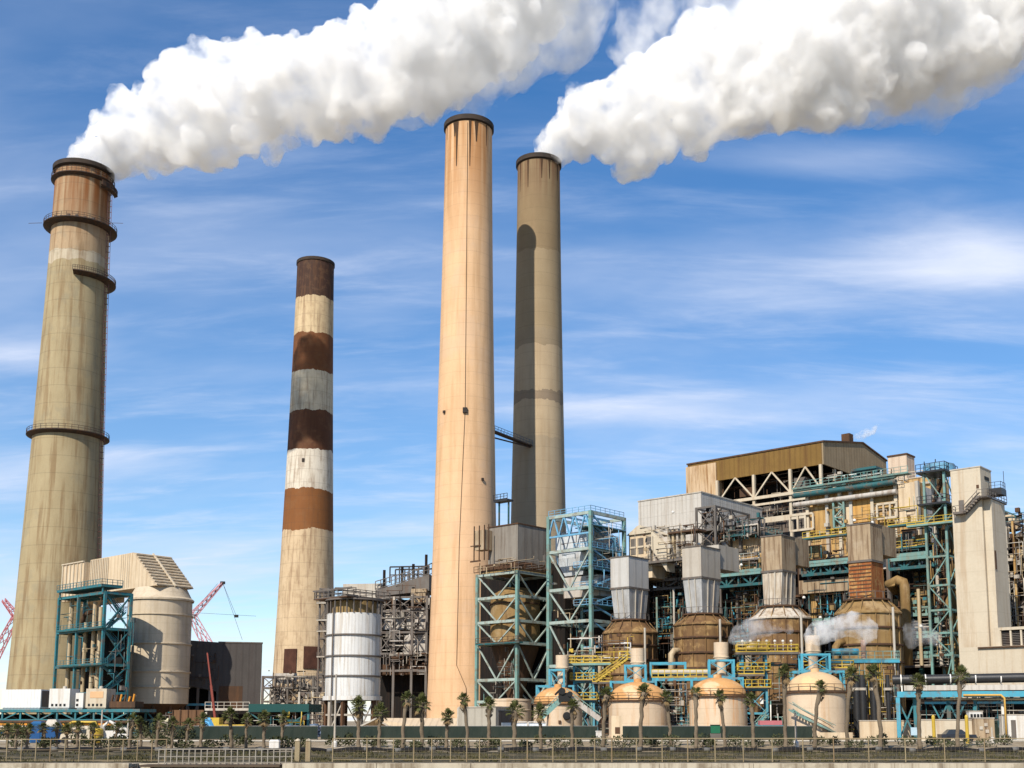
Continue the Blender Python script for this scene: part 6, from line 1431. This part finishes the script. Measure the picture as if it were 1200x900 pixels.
while x < -.5: q.tube((x, .6, zt + 1.6), (x + .14, .6, zt + 1.6), .66, n=16); q.bar((x + .15, .6, zt), (x + .15, .6, zt + .9), .16); x += 3.1
q.build('pipe_clamp', LAMPG, f.root)
MB().box(xq + 1.4, 0, -.1, .1, zt + .12, zt + .8).build('cable_tray', GREYBOX, f.root)
for i, (m_, r_, dz) in enumerate(((PIPEB, .14, -1.0), (GREYS, .2, -.35), (BLACKP, .16, .2))): MB().tube((xq + 5, 1.0 + .4 * i, zt + dz), (-1, 1.0 + .4 * i, zt + dz), r_).build('pipe', m_, f.root)
MB().path([(f.X(1178, 840), -.2, .1), (f.X(1178, 840), -.2, z2 + .4), (f.X(1174, 840), -.2, z2 + .8), (f.X(1130, 840), -.2, z2 + .8)], .14).build('yellow_pipe', mat('ochre_pipe', (.55, .33, .08)), f.root)
clutter(f, [TEAL, GREYS, PALES, TEALD, RUSTD], 1060, 1200, 812, 850, 4, 90, 126, rmin=.06, rmax=.18, out=3)
MB().box(x0 + 3, 0, 6.5, 6.8, 0, zt - .8).build('dark_backing', DARK, f.root)  # dark slab stands for shade behind the rack
# cream low walls / sheds at the right foot
def lowwall(label, px0, px1, py, Y, m_, name='low_wall', cat='wall', dp=.4):
    a, c = P(px0, 860, Y), P(px1, 860, Y); t = thing(name, label, cat, (a.x, Y, 1)); H = zp(py, Y) - 1; w = c.x - a.x
    MB().box(0, w, 0, dp, 0, H).build('wall', m_, t); MB().box(-.05, w + .05, -.06, dp + .06, H, H + .12).build('coping', PALES, t); return t, w, H
lowwall('cream low wall behind the black riser pipes', 1008, 1068, 845, 157, CREAMP); lowwall('long cream low wall below the cyan pipe rack', 1080, 1142, 844, 145, CREAM)
t, w, H = lowwall('small grey-brown equipment cabin at the right end of the long cream wall', 1143, 1166, 842, 144, TANDUCT, 'equipment_cabin', 'cabin', 3)
for x, z in ((w * .3, H * .5), (w * .6, H * .35), (w * .55, H * .65)): MB().box(x - .2, x + .2, -.12, -.005, z, z + .4).build('gauge', PALES, t)
t, w, H = lowwall('white row of small cabinets on the roof line left of the grey-brown cabin', 1137, 1153, 834, 149, WHITEP, 'cabinet', 'cabinet', 1)
for k in range(4): MB().box(w * (.08 + .24 * k), w * (.24 + .24 * k), -.08, -.005, H - .8, H - .3).build('vent', BLACK, t)
t, w, H = lowwall('white cabin behind the cyan rack at the right edge', 1178, 1215, 838, 150, WHITEP, 'cabin', 'cabin', 3); MB().box(w * .2, w * .35, -.05, 0, .1, H * .8).build('door', GREYS, t)
# white upper panel strip
# carport, sheds
t = thing('carport', 'long beige gabled roof shelter with a dark open end below the peach chimney', 'shelter', (0, 0, 0)); 
Yc = 170; xa, xp, xb, xr_ = P(411, 858, Yc).x, P(440, 858, Yc).x, P(466, 858, Yc).x, P(538, 858, Yc).x; ze, zr_ = zp(858, Yc), zp(843, Yc)
t.location = (xb, Yc, 1); ze -= 1; zr_ -= 1; xa -= xb; xp -= xb; xr_ -= xb; 
D = 9
BE = mat('beige_roof', (.62, .48, .32), (.55, .42, .28), rough=.7, corr=.9, corr_axis=0)
# gable facing left-front; ridge runs to the right
MB().hexa([(0, 0, ze), (xr_, 0, ze), (xr_ + (xp) * 0, D, zr_), (xp * 1, D * .0 + .02, zr_)][0:4], [(0, 0, ze + .2), (xr_, 0, ze + .2), (xr_, D, zr_ + .2), (xp, .02, zr_ + .2)]).build('roof', BE, t)
MB().hexa([(xa, 0, ze), (xp, .0, zr_), (xr_, D, zr_), (xa + 12, D * 2, ze)], [(xa, 0, ze + .2), (xp, .0, zr_ + .2), (xr_, D, zr_ + .2), (xa + 12, D * 2, ze + .2)]).build('roof', BE, t)
MB().bar((xa - .2, -.1, ze + .1), (xp, -.1, zr_ + .1), .18, .22).bar((xp, -.1, zr_ + .1), (0, -.1, ze + .1), .18, .22).build('barge_board', PALES, t)
for x in (xa + .2, xp, -.1, xr_ * .33, xr_ * .66, xr_ - .1): MB().box(x - .1, x + .1, .1, .3, 0, ze).build('post', PALES, t)
MB().box(xa + .3, xr_, 6.0, 6.2, 0, ze - .05).build('back_wall', DARK, t)
MB().box(xr_ * .33, xr_ * .36 + 1, 3, 4.8, 0, 1.8).build('stored_crate', WHITEP, t)
f = Fr('shed', 'plain grey box shed with an opening on its right side, below the aqua scaffold tower', 'shed', 581, 166, 850, rot=R(-30))
x0 = f.X(538, 845); y1 = f.Yl(602, 845); z1 = f.Z(581, 829)
MB().box(x0, 0, 0, y1, 0, z1).build('wall', mat('plain_grey_panel', (.36, .33, .27), (.30, .27, .22), rough=.7, corr=1.2), f.root); MB().box(x0 - .1, .1, -.1, y1 + .1, z1, z1 + .15).build('roof', PALES, f.root)
MB().box(.01, .06, y1 * .15, y1 * .95, .3, z1 * .9).build('opening', GREYWALL, f.root); MB().box(.07, .12, y1 * .3, y1 * .8, .4, z1 * .5).build('screen_panel', mat('pale_blue_panel', (.45, .53, .60)), f.root); MB().box(x0 - .3, x0, -.1, .2, 0, z1).build('downpipe', PALES, f.root)
for lb, a, c in (('left one of two white tank containers beside the grey shed', 603, 618), ('right one of two white tank containers beside the grey shed', 619, 640)):
    p0, p1 = P(a, 860, 168), P(c, 860, 168); t = thing('tank_container', lb, 'container', (p0.x, 168, 1), 0, 'white tank containers by the grey shed'); w = p1.x - p0.x; H = zp(846, 168) - 1
    MB().box(.08, w - .08, .1, 2.4, .25, H - .15).build('body', mat('blue_white_panel', (.66, .72, .78), (.55, .6, .66), corr=.5), t); b = MB()
    for x in (0, w): b.bar((x, 0, 0), (x, 0, H), .14); b.bar((x, 2.5, 0), (x, 2.5, H), .14)
    b.bar((0, 0, H), (w, 0, H), .14); b.bar((0, 0, .2), (w, 0, .2), .14); b.build('frame', WHITEP, t)
    MB().box(w * .3, w * .5, .02, .09, .4, H * .75).build('door', GREYS, t)
# crossing conveyors
t = thing('conveyor', 'pair of conveyors meeting in an inverted V in front of the leftmost domed tank', 'conveyor', (P(661, 862, 164).x, 164, 1)); o = Vector(t.location)
for nm, (a, b_), (c, d_), m_ in (('left_conveyor', (632, 843), (660, 817), AQUA), ('right_conveyor', (703, 843), (664, 814), GREYDUCT)):
    p, q = P(a, b_, 164) - o, P(c, d_, 164) - o; mb = MB(); mb.bar(p, q, 1.0, .75); mb.build('conveyor_gallery', m_, t); r = MB()
    for e in (-.55, .55): r.bar(p + Vector((0, e, .8)), q + Vector((0, e, .8)), .08)
    for k in range(9): c_ = p.lerp(q, k / 8); r.bar(c_ + Vector((0, -.55, .3)), c_ + Vector((0, -.55, .8)), .06)
    r.build('railing', AQUA, t)
h = P(662, 816, 164) - o; q = MB().box(h.x - .9, h.x + .9, -.8, .8, h.z - .7, h.z + .5); q.tube((h.x - .4, -1, h.z + .7), (h.x - .4, 1, h.z + .7), .5); q.tube((h.x + .7, -1, h.z + .3), (h.x + .7, 1, h.z + .3), .4); q.bar((h.x - 1.4, 0, h.z + .2), (h.x - .4, 0, h.z + 1.2), .3); q.build('drive_head', BLACK, t)
for a, b_ in ((674, 862), (694, 862), (640, 862)): p = P(a, b_, 164) - o; k = P(a - 6 if a > 660 else a + 3, 828 if a < 690 else 838, 164) - o; MB().bar((p.x, 0, 0), (k.x, 0, k.z - .5), .25).build('trestle_leg', GREYS, t)

# ================================================================== STREET LEVEL THINGS
def simple(name, label, cat, px, Y, z=None): p = P(px, 870, Y); return thing(name, label, cat, (p.x, Y, zg(Y) if z is None else z))
t = simple('van', 'white van parked behind the palms, left of the yellow drum', 'van', 94, 136)
MB().box(-1.3, 1.4, -.9, .9, .4, 1.6).hexa([(-1.3, -.85, 1.6), (1.4, -.85, 1.6), (1.4, .85, 1.6), (-1.3, .85, 1.6)], [(-1.1, -.75, 2.0), (1.3, -.75, 2.0), (1.3, .75, 2.0), (-1.1, .75, 2.0)]).hexa([(-2.1, -.85, .4), (-1.31, -.85, .4), (-1.31, .85, .4), (-2.1, .85, .4)], [(-2.0, -.8, 1.0), (-1.31, -.8, 1.5), (-1.31, .8, 1.5), (-2.0, .8, 1.0)]).build('body', CREAM, t)
for x in (-1.5, .8): MB().tube((x, -.95, .36), (x, -.7, .36), .36, n=16).build('wheel', BLACK, t)
for x in (-1.0, .2): MB().box(x, x + .8, -.93, -.88, 1.15, 1.6).build('window', GLASS, t)
t = simple('drum', 'yellow upright drum tank between the white van and the white pump', 'drum', 112, 136)
MB().lathe([(.01, 1.75), (.7, 1.7), (.8, 1.55), (.8, .1), (.7, 0)], 20).build('barrel', YEL, t); MB().lathe([(.8, .9), (.85, .92), (.85, 1.0), (.8, 1.02)], 20).build('band', OCHRE, t)
for px, lb, s in ((127, 'white trailer pump with upright hose, directly right of the yellow drum', 1.0), (143, 'smaller white trailer pump with hose at the right end of the parked vehicles', .7)):
    t = simple('pump_trailer', lb, 'pump', px, 137); MB().box(-1.2 * s, 1.0 * s, -.6, .6, .5, 1.2 * s + .2).build('engine_cover', WHITEP, t)
    MB().path([(-.6 * s, 0, 1.2), (-.7 * s, 0, 1.9 * s), (0, 0, 2.5 * s), (.6 * s, 0, 2.2 * s), (.9 * s, 0, 1.2)], .18, 8).build('hose', WHITEP, t)
    for x in (-.6, .6): MB().tube((x * s, -.75, .35), (x * s, -.5, .35), .35, n=14).build('wheel', BLACK, t)
for px, lb in ((44, 'bright blue portable toilet, left of two by the teal rack'), (61, 'bright blue portable toilet with a pale roof, right of two by the teal rack')):
    t = simple('portable_toilet', lb, 'portable toilet', px, 137, ); w, h = (.7, 2.2) if px == 44 else (.8, 1.9)
    MB().box(-w, w, -.6, .6, 0, h).build('cabin', BLUEP, t); MB().hexa([(-w - .05, -.65, h), (w + .05, -.65, h), (w + .05, .65, h), (-w - .05, .65, h)], [(-w * .6, -.4, h + (.3 if px == 44 else .8)), (w * .6, -.4, h + (.3 if px == 44 else .8)), (w * .6, .4, h + (.3 if px == 44 else .8)), (-w * .6, .4, h + (.3 if px == 44 else .8))]).build('roof', PALES if px > 50 else BLUEP, t); MB().box(-w * .7, w * .7, -.65, -.61, .1, h * .9).build('door', mat('darker_blue', (.012, .07, .2)), t)
def car(label, px, Y, m_, s=1.0, ln=4.3):
    t = simple('car', label, 'car', px, Y); L_ = ln / 2
    MB().hexa([(-L_, -.85, .35), (L_, -.85, .35), (L_, .85, .35), (-L_, .85, .35)], [(-L_, -.8, .9), (L_ - .1, -.8, .85), (L_ - .1, .8, .85), (-L_, .8, .9)]).build('body', m_, t)
    MB().hexa([(-L_ * .75, -.78, .9), (L_ * .5, -.78, .88), (L_ * .5, .78, .88), (-L_ * .75, .78, .9)], [(-L_ * .5, -.62, 1.42), (L_ * .2, -.62, 1.42), (L_ * .2, .62, 1.42), (-L_ * .5, .62, 1.42)]).build('cabin', GLASS, t)
    MB().box(-L_ * .48, L_ * .18, -.6, .6, 1.42, 1.47).build('roof', m_, t)
    for x in (-L_ * .62, L_ * .62):
        for y in (-.86, .66): MB().tube((x, y, .33), (x, y + .2, .33), .33, n=16).build('wheel', BLACK, t)
car('dark car parked in front of the long cream wall', 1122, 141.5, mat('dark_car_paint', (.02, .02, .025), rough=.25))
car('faded red car beside the second domed tank, seen over the green fence', 788, 156, mat('red_car_paint', (.45, .06, .06), rough=.35)).__class__
t = simple('hopper_truck', 'red-topped low truck body behind the green fence below the cyan tower', 'truck', 903, 158); MB().box(-2, 2, -.8, .8, .5, 1.9).build('chassis', TEAL, t); MB().box(-1.5, 1.5, -.7, .7, 1.9, 2.5).build('tank_top', REDL, t)
for x in (-1.3, 1.3): MB().tube((x, -.95, .5), (x, -.7, .5), .5, n=14).build('wheel', BLACK, t)
for px, lb in ((1095, 'left one of two yellow bollards on the right roadway'), (1134, 'right one of two yellow bollards on the right roadway')):
    t = simple('bollard', lb, 'bollard', px, 135); MB().tube((0, 0, 0), (0, 0, 3.1), .2, n=12).build('post', YEL, t); MB().lathe([(.2, 3.1), (.1, 3.3), (.01, 3.32)], 12).build('cap', YEL, t)
t = simple('sign', 'small pale blue sign board on a post at the right', 'sign', 1074, 134); MB().box(-.6, .6, -.03, .03, 1.0, 1.9).build('board', mat('pale_blue_sign', (.42, .55, .62)), t); MB().bar((0, .06, 0), (0, .06, 1.8), .07).build('post', GREYS, t)
t = simple('box_marker', 'small white utility box on the verge left of the gate posts', 'utility box', 322, 122); MB().box(-.5, .5, -.35, .35, 0, .9).build('casing', WHITEP, t); MB().hexa([(-.55, -.4, .9), (.55, -.4, .9), (.55, .4, .9), (-.55, .4, .9)], [(-.4, -.3, 1.1), (.4, -.3, 1.1), (.4, .3, 1.1), (-.4, .3, 1.1)]).build('lid', WHITEP, t)
t = simple('box_marker', 'small white utility box below the conveyors near the middle palm trees', 'utility box', 702, 132); MB().box(-.35, .35, -.3, .3, 0, 1.5).build('casing', WHITEP, t); MB().box(-.4, .4, -.35, .35, 1.5, 1.6).build('lid', WHITEP, t)
t = simple('gate_pier', 'square cream pier with a red panel in front of the second domed tank', 'pier', 723, 146); MB().box(-.7, .7, -.4, .4, 0, 3.1).build('pier', CREAMP, t); MB().box(-.25, .35, -.46, -.41, .9, 1.7).build('panel', RUSTD, t)
t = simple('green_bin', 'small bright green bin behind the fence in front of the third tank', 'bin', 838, 150); MB().box(-.6, .6, -.6, -.2, .9, 1.9).build('bin_body', mat('bin_green', (.012, .11, .055)), t); MB().box(-.65, .65, -.65, -.15, 1.9, 2.0).build('lid', BLACK, t); MB().box(-.7, .7, -.55, -.25, 0, .9).build('stand', GREYS, t)
# lamp poles
for px, pt, Y, lb in ((392, 790, 128, 'thin tall pole standing in front of the white silo'), (933, 835, 128, 'white post in front of the rightmost domed tank'), (118, 832, 136, 'pale pole in front of the teal rack between cabinets'), (149, 842, 136, 'shorter pale pole right of the parked pumps'), (1163, 852, 136, 'thin grey post near the right screen fence')):
    t = simple('pole', lb, 'pole', px, Y); MB().tube((0, 0, 0), (0, 0, zp(pt, Y) - zg(Y)), .13, .09).build('shaft', PALES, t); MB().lathe([(.3, 0), (.3, .5), (.15, .7)], 12).build('base', WHITEP, t)

# ================================================================== PALMS
m_frond = mat('palm_frond', (.065, .075, .018), (.10, .10, .03), rough=.7, mott=.9, bump=0); m_dead = mat('dry_frond', (.22, .15, .07), (.16, .10, .05), rough=.9)
def palm_mesh(seed, H, r, lean):
    rg = random.Random(seed); root = thing('palm_tree', 'palm', 'palm tree', (0, 0, -50))
    n = 14; pts = [Vector((lean * (i / n) ** 2 + .05 * math.sin(i * 1.3 + seed), .04 * math.sin(i * 2.1), H * i / n - .1)) for i in range(n + 1)]
    rad = [.27 - .07 * min(1, i / 3) + (.06 if i > n - 4 else 0) + rg.uniform(-.015, .015) for i in range(n + 1)]
    MB().path(pts, rad, 10).build('trunk', m_bark, root)
    top = pts[-1]; fr_, dd = MB(), MB(); bt = MB()
    for k in range(16): a = rg.uniform(0, 6.28); z = rg.uniform(-1.6, .1); c = top + Vector((math.cos(a) * .12, math.sin(a) * .12, z)); bt.bar(c, c + Vector((math.cos(a) * .28, math.sin(a) * .28, .35)), .09)
    bt.build('leaf_base', m_bark, root)
    N_ = 46
    for k in range(N_):
        a = rg.uniform(0, 6.28); el = R(rg.uniform(-25, 88)) if k % 7 else R(rg.uniform(-75, -35)); L_ = r * rg.uniform(.45, .85)
        d = Vector((math.cos(a) * math.cos(el) + .25 * lean, math.sin(a) * math.cos(el), math.sin(el))).normalized()
        mb = dd if el < R(-42) else fr_; s = top + d * .1; e = s + d * L_; mb.bar(s, e, .04)
        side = d.cross(Vector((0, 0, 1))).normalized() if abs(d.z) < .98 else Vector((1, 0, 0)); upv = side.cross(d)
        fl = r * rg.uniform(.42, .68); m_ = 11
        for j in range(m_):
            t = (j / (m_ - 1) - .5) * R(230); q = d * math.cos(t) + side * math.sin(t); l_ = fl * (1 - .22 * abs(t)) * rg.uniform(.8, 1.15)
            w = q.cross(upv).normalized() * .055 * r * .9; b_ = e; mid = b_ + q * l_ * .6 + upv * .03; tip = b_ + q * l_ - Vector((0, 0, 1)) * l_ * rg.uniform(.12, .45)
            mb.quad(b_, mid - w, tip, mid + w)
    fr_.build('crown', m_frond, root); dd.build('dry_fronds', m_dead, root)
    return root
protos = [(h, palm_mesh(200 + i, h, r, l)) for i, (h, r, l) in enumerate(((9.0, .92, .45), (7.2, .86, .8), (6.0, .8, -.45), (5.0, .85, .3), (4.0, .9, -.2), (7.8, .95, -.6), (6.6, .72, 1.0), (7.0, .98, .1), (5.6, .75, -.7)))]
used_p = set()
palms = [(8, 862, 0), (18, 855, 0), (31, 851, 0), (52, 848, 0), (66, 852, 0), (78, 857, 0), (90, 846, 0), (107, 850, 0), (134, 848, 0), (151, 838, 0), (165, 842, 0), (183, 839, 0), (201, 842, 0), (218, 843, 0), (235, 838, 0), (271, 833, 0), (288, 838, 0), (309, 836, 0), (330, 836, 0),
         (420, 822, 0), (444, 829, 0), (472, 813, 0), (494, 820, 0), (523, 834, 0), (548, 815, 0), (573, 820, 0), (603, 827, 0), (634, 829, 0), (671, 822, 0), (707, 808, 0), (751, 805, 0), (786, 812, 0), (816, 806, 0), (850, 811, 0), (883, 814, 0), (921, 784, 0), (955, 800, 0), (993, 786, 0), (1032, 784, 0), (1078, 794, 0), (1122, 785, 0)]
where = ['at the far left edge', 'second from the left edge', 'under the white ribbed container', 'right of the left blue toilet', 'right of the blue toilets', 'left of the white van', 'in front of the white van', 'right beside the yellow drum', 'between the two white pumps', 'right of the white pumps',
         'under the cream absorber vessel', 'below the absorber vessel right half', 'left of the brown corrugated wall', 'in front of the brown corrugated wall', 'right of the brown corrugated wall', 'in front of the yellow crane truck', 'right of the yellow crane truck', 'under the dark teal canopy', 'left of the blue-grey pumps',
         'in front of the white silo', 'left of the carport gable', 'tallest of those before the bunker building', 'over the carport left of the peach chimney foot', 'short, curved crown, before the carport roof', 'at the left end of the grey shed', 'in front of the grey shed right half', 'before the two white tank containers', 'slim, left of the crossing conveyors', 'under the head of the conveyors', 'between the conveyors and the second domed tank', 'thick-trunked, in front of the second domed tank', 'between the second and third tanks, dark', 'at the left side of the rust-streaked tank', 'in front of the rust-streaked third tank', 'below the cyan yellow-railed tower', 'tall, left side of the rightmost domed tank', 'thin, in front of the rightmost domed tank', 'right side of the rightmost domed tank', 'before the black riser pipes', 'before the left part of the cyan pipe rack', 'before the middle of the cyan pipe rack, at the long cream wall']
for i, ((px, pt, _), wh) in enumerate(zip(palms, where)):
    Y = rnd.uniform(122, 129); p = P(px, 878, Y); z0 = zg(Y); H = zp(pt + 5, Y) - z0
    cand = sorted(range(len(protos)), key=lambda k: abs(protos[k][0] - H) + rnd.uniform(0, 1.2)); k = cand[0]; hp, pr = protos[k]
    o = pr if k not in used_p else copy_tree(pr); used_p.add(k)
    o.location = (p.x, Y, z0); o.rotation_euler = (rnd.uniform(-.03, .03), rnd.uniform(-.05, .05), rnd.uniform(0, 6.28)); s = max(.55, H / hp); w = min(1.25, max(.75, s)) * rnd.uniform(.88, 1.1); o.scale = (w, w, s)
    o['label'] = 'palm tree ' + wh; o['group'] = 'row of palms along the waterfront'
for k, (h, pr) in enumerate(protos):
    if k not in used_p:
        for c_ in list(pr.children): bpy.data.objects.remove(c_)
        bpy.data.objects.remove(pr)

# steam wisps
puffs('steam', 'thin steam drifting left beside the third scrubber vessel', [(925, 738, 6, 168), (905, 735, 10, 168), (885, 736, 12, 168), (868, 743, 9, 168), (858, 752, 5, 168)], .35, .22, 31, nscale=.45, floor_=0, k1=16, k2=4, disp=.5, color=(.99, .985, .975))
puffs('steam', 'white steam puff blowing in front of the rightmost scrubber vessel', [(1013, 750, 5, 163), (1018, 738, 12, 163), (1000, 733, 15, 163), (980, 737, 13, 163), (965, 743, 11, 163), (950, 750, 6, 163)], .35, .5, 32, nscale=.45, floor_=0, k1=16, k2=4, disp=.5, color=(.99, .985, .975))
puffs('steam', 'faint steam by the tall curved beige duct', [(1066, 752, 9, 168), (1068, 738, 12, 168), (1084, 742, 12, 168), (1098, 750, 8, 168)], .4, .16, 33, nscale=.45, floor_=0, k1=14, k2=4, disp=.5, color=(.99, .985, .975))
puffs('steam', 'tiny white steam wisp above the roof ventilator of the brown shed', [(1001, 513, 3, 250), (1012, 509, 6, 250), (1022, 504, 7, 250), (1032, 496, 6, 250)], .5, .45, 34, nscale=.35, floor_=0, k1=12, k2=3, disp=.5)
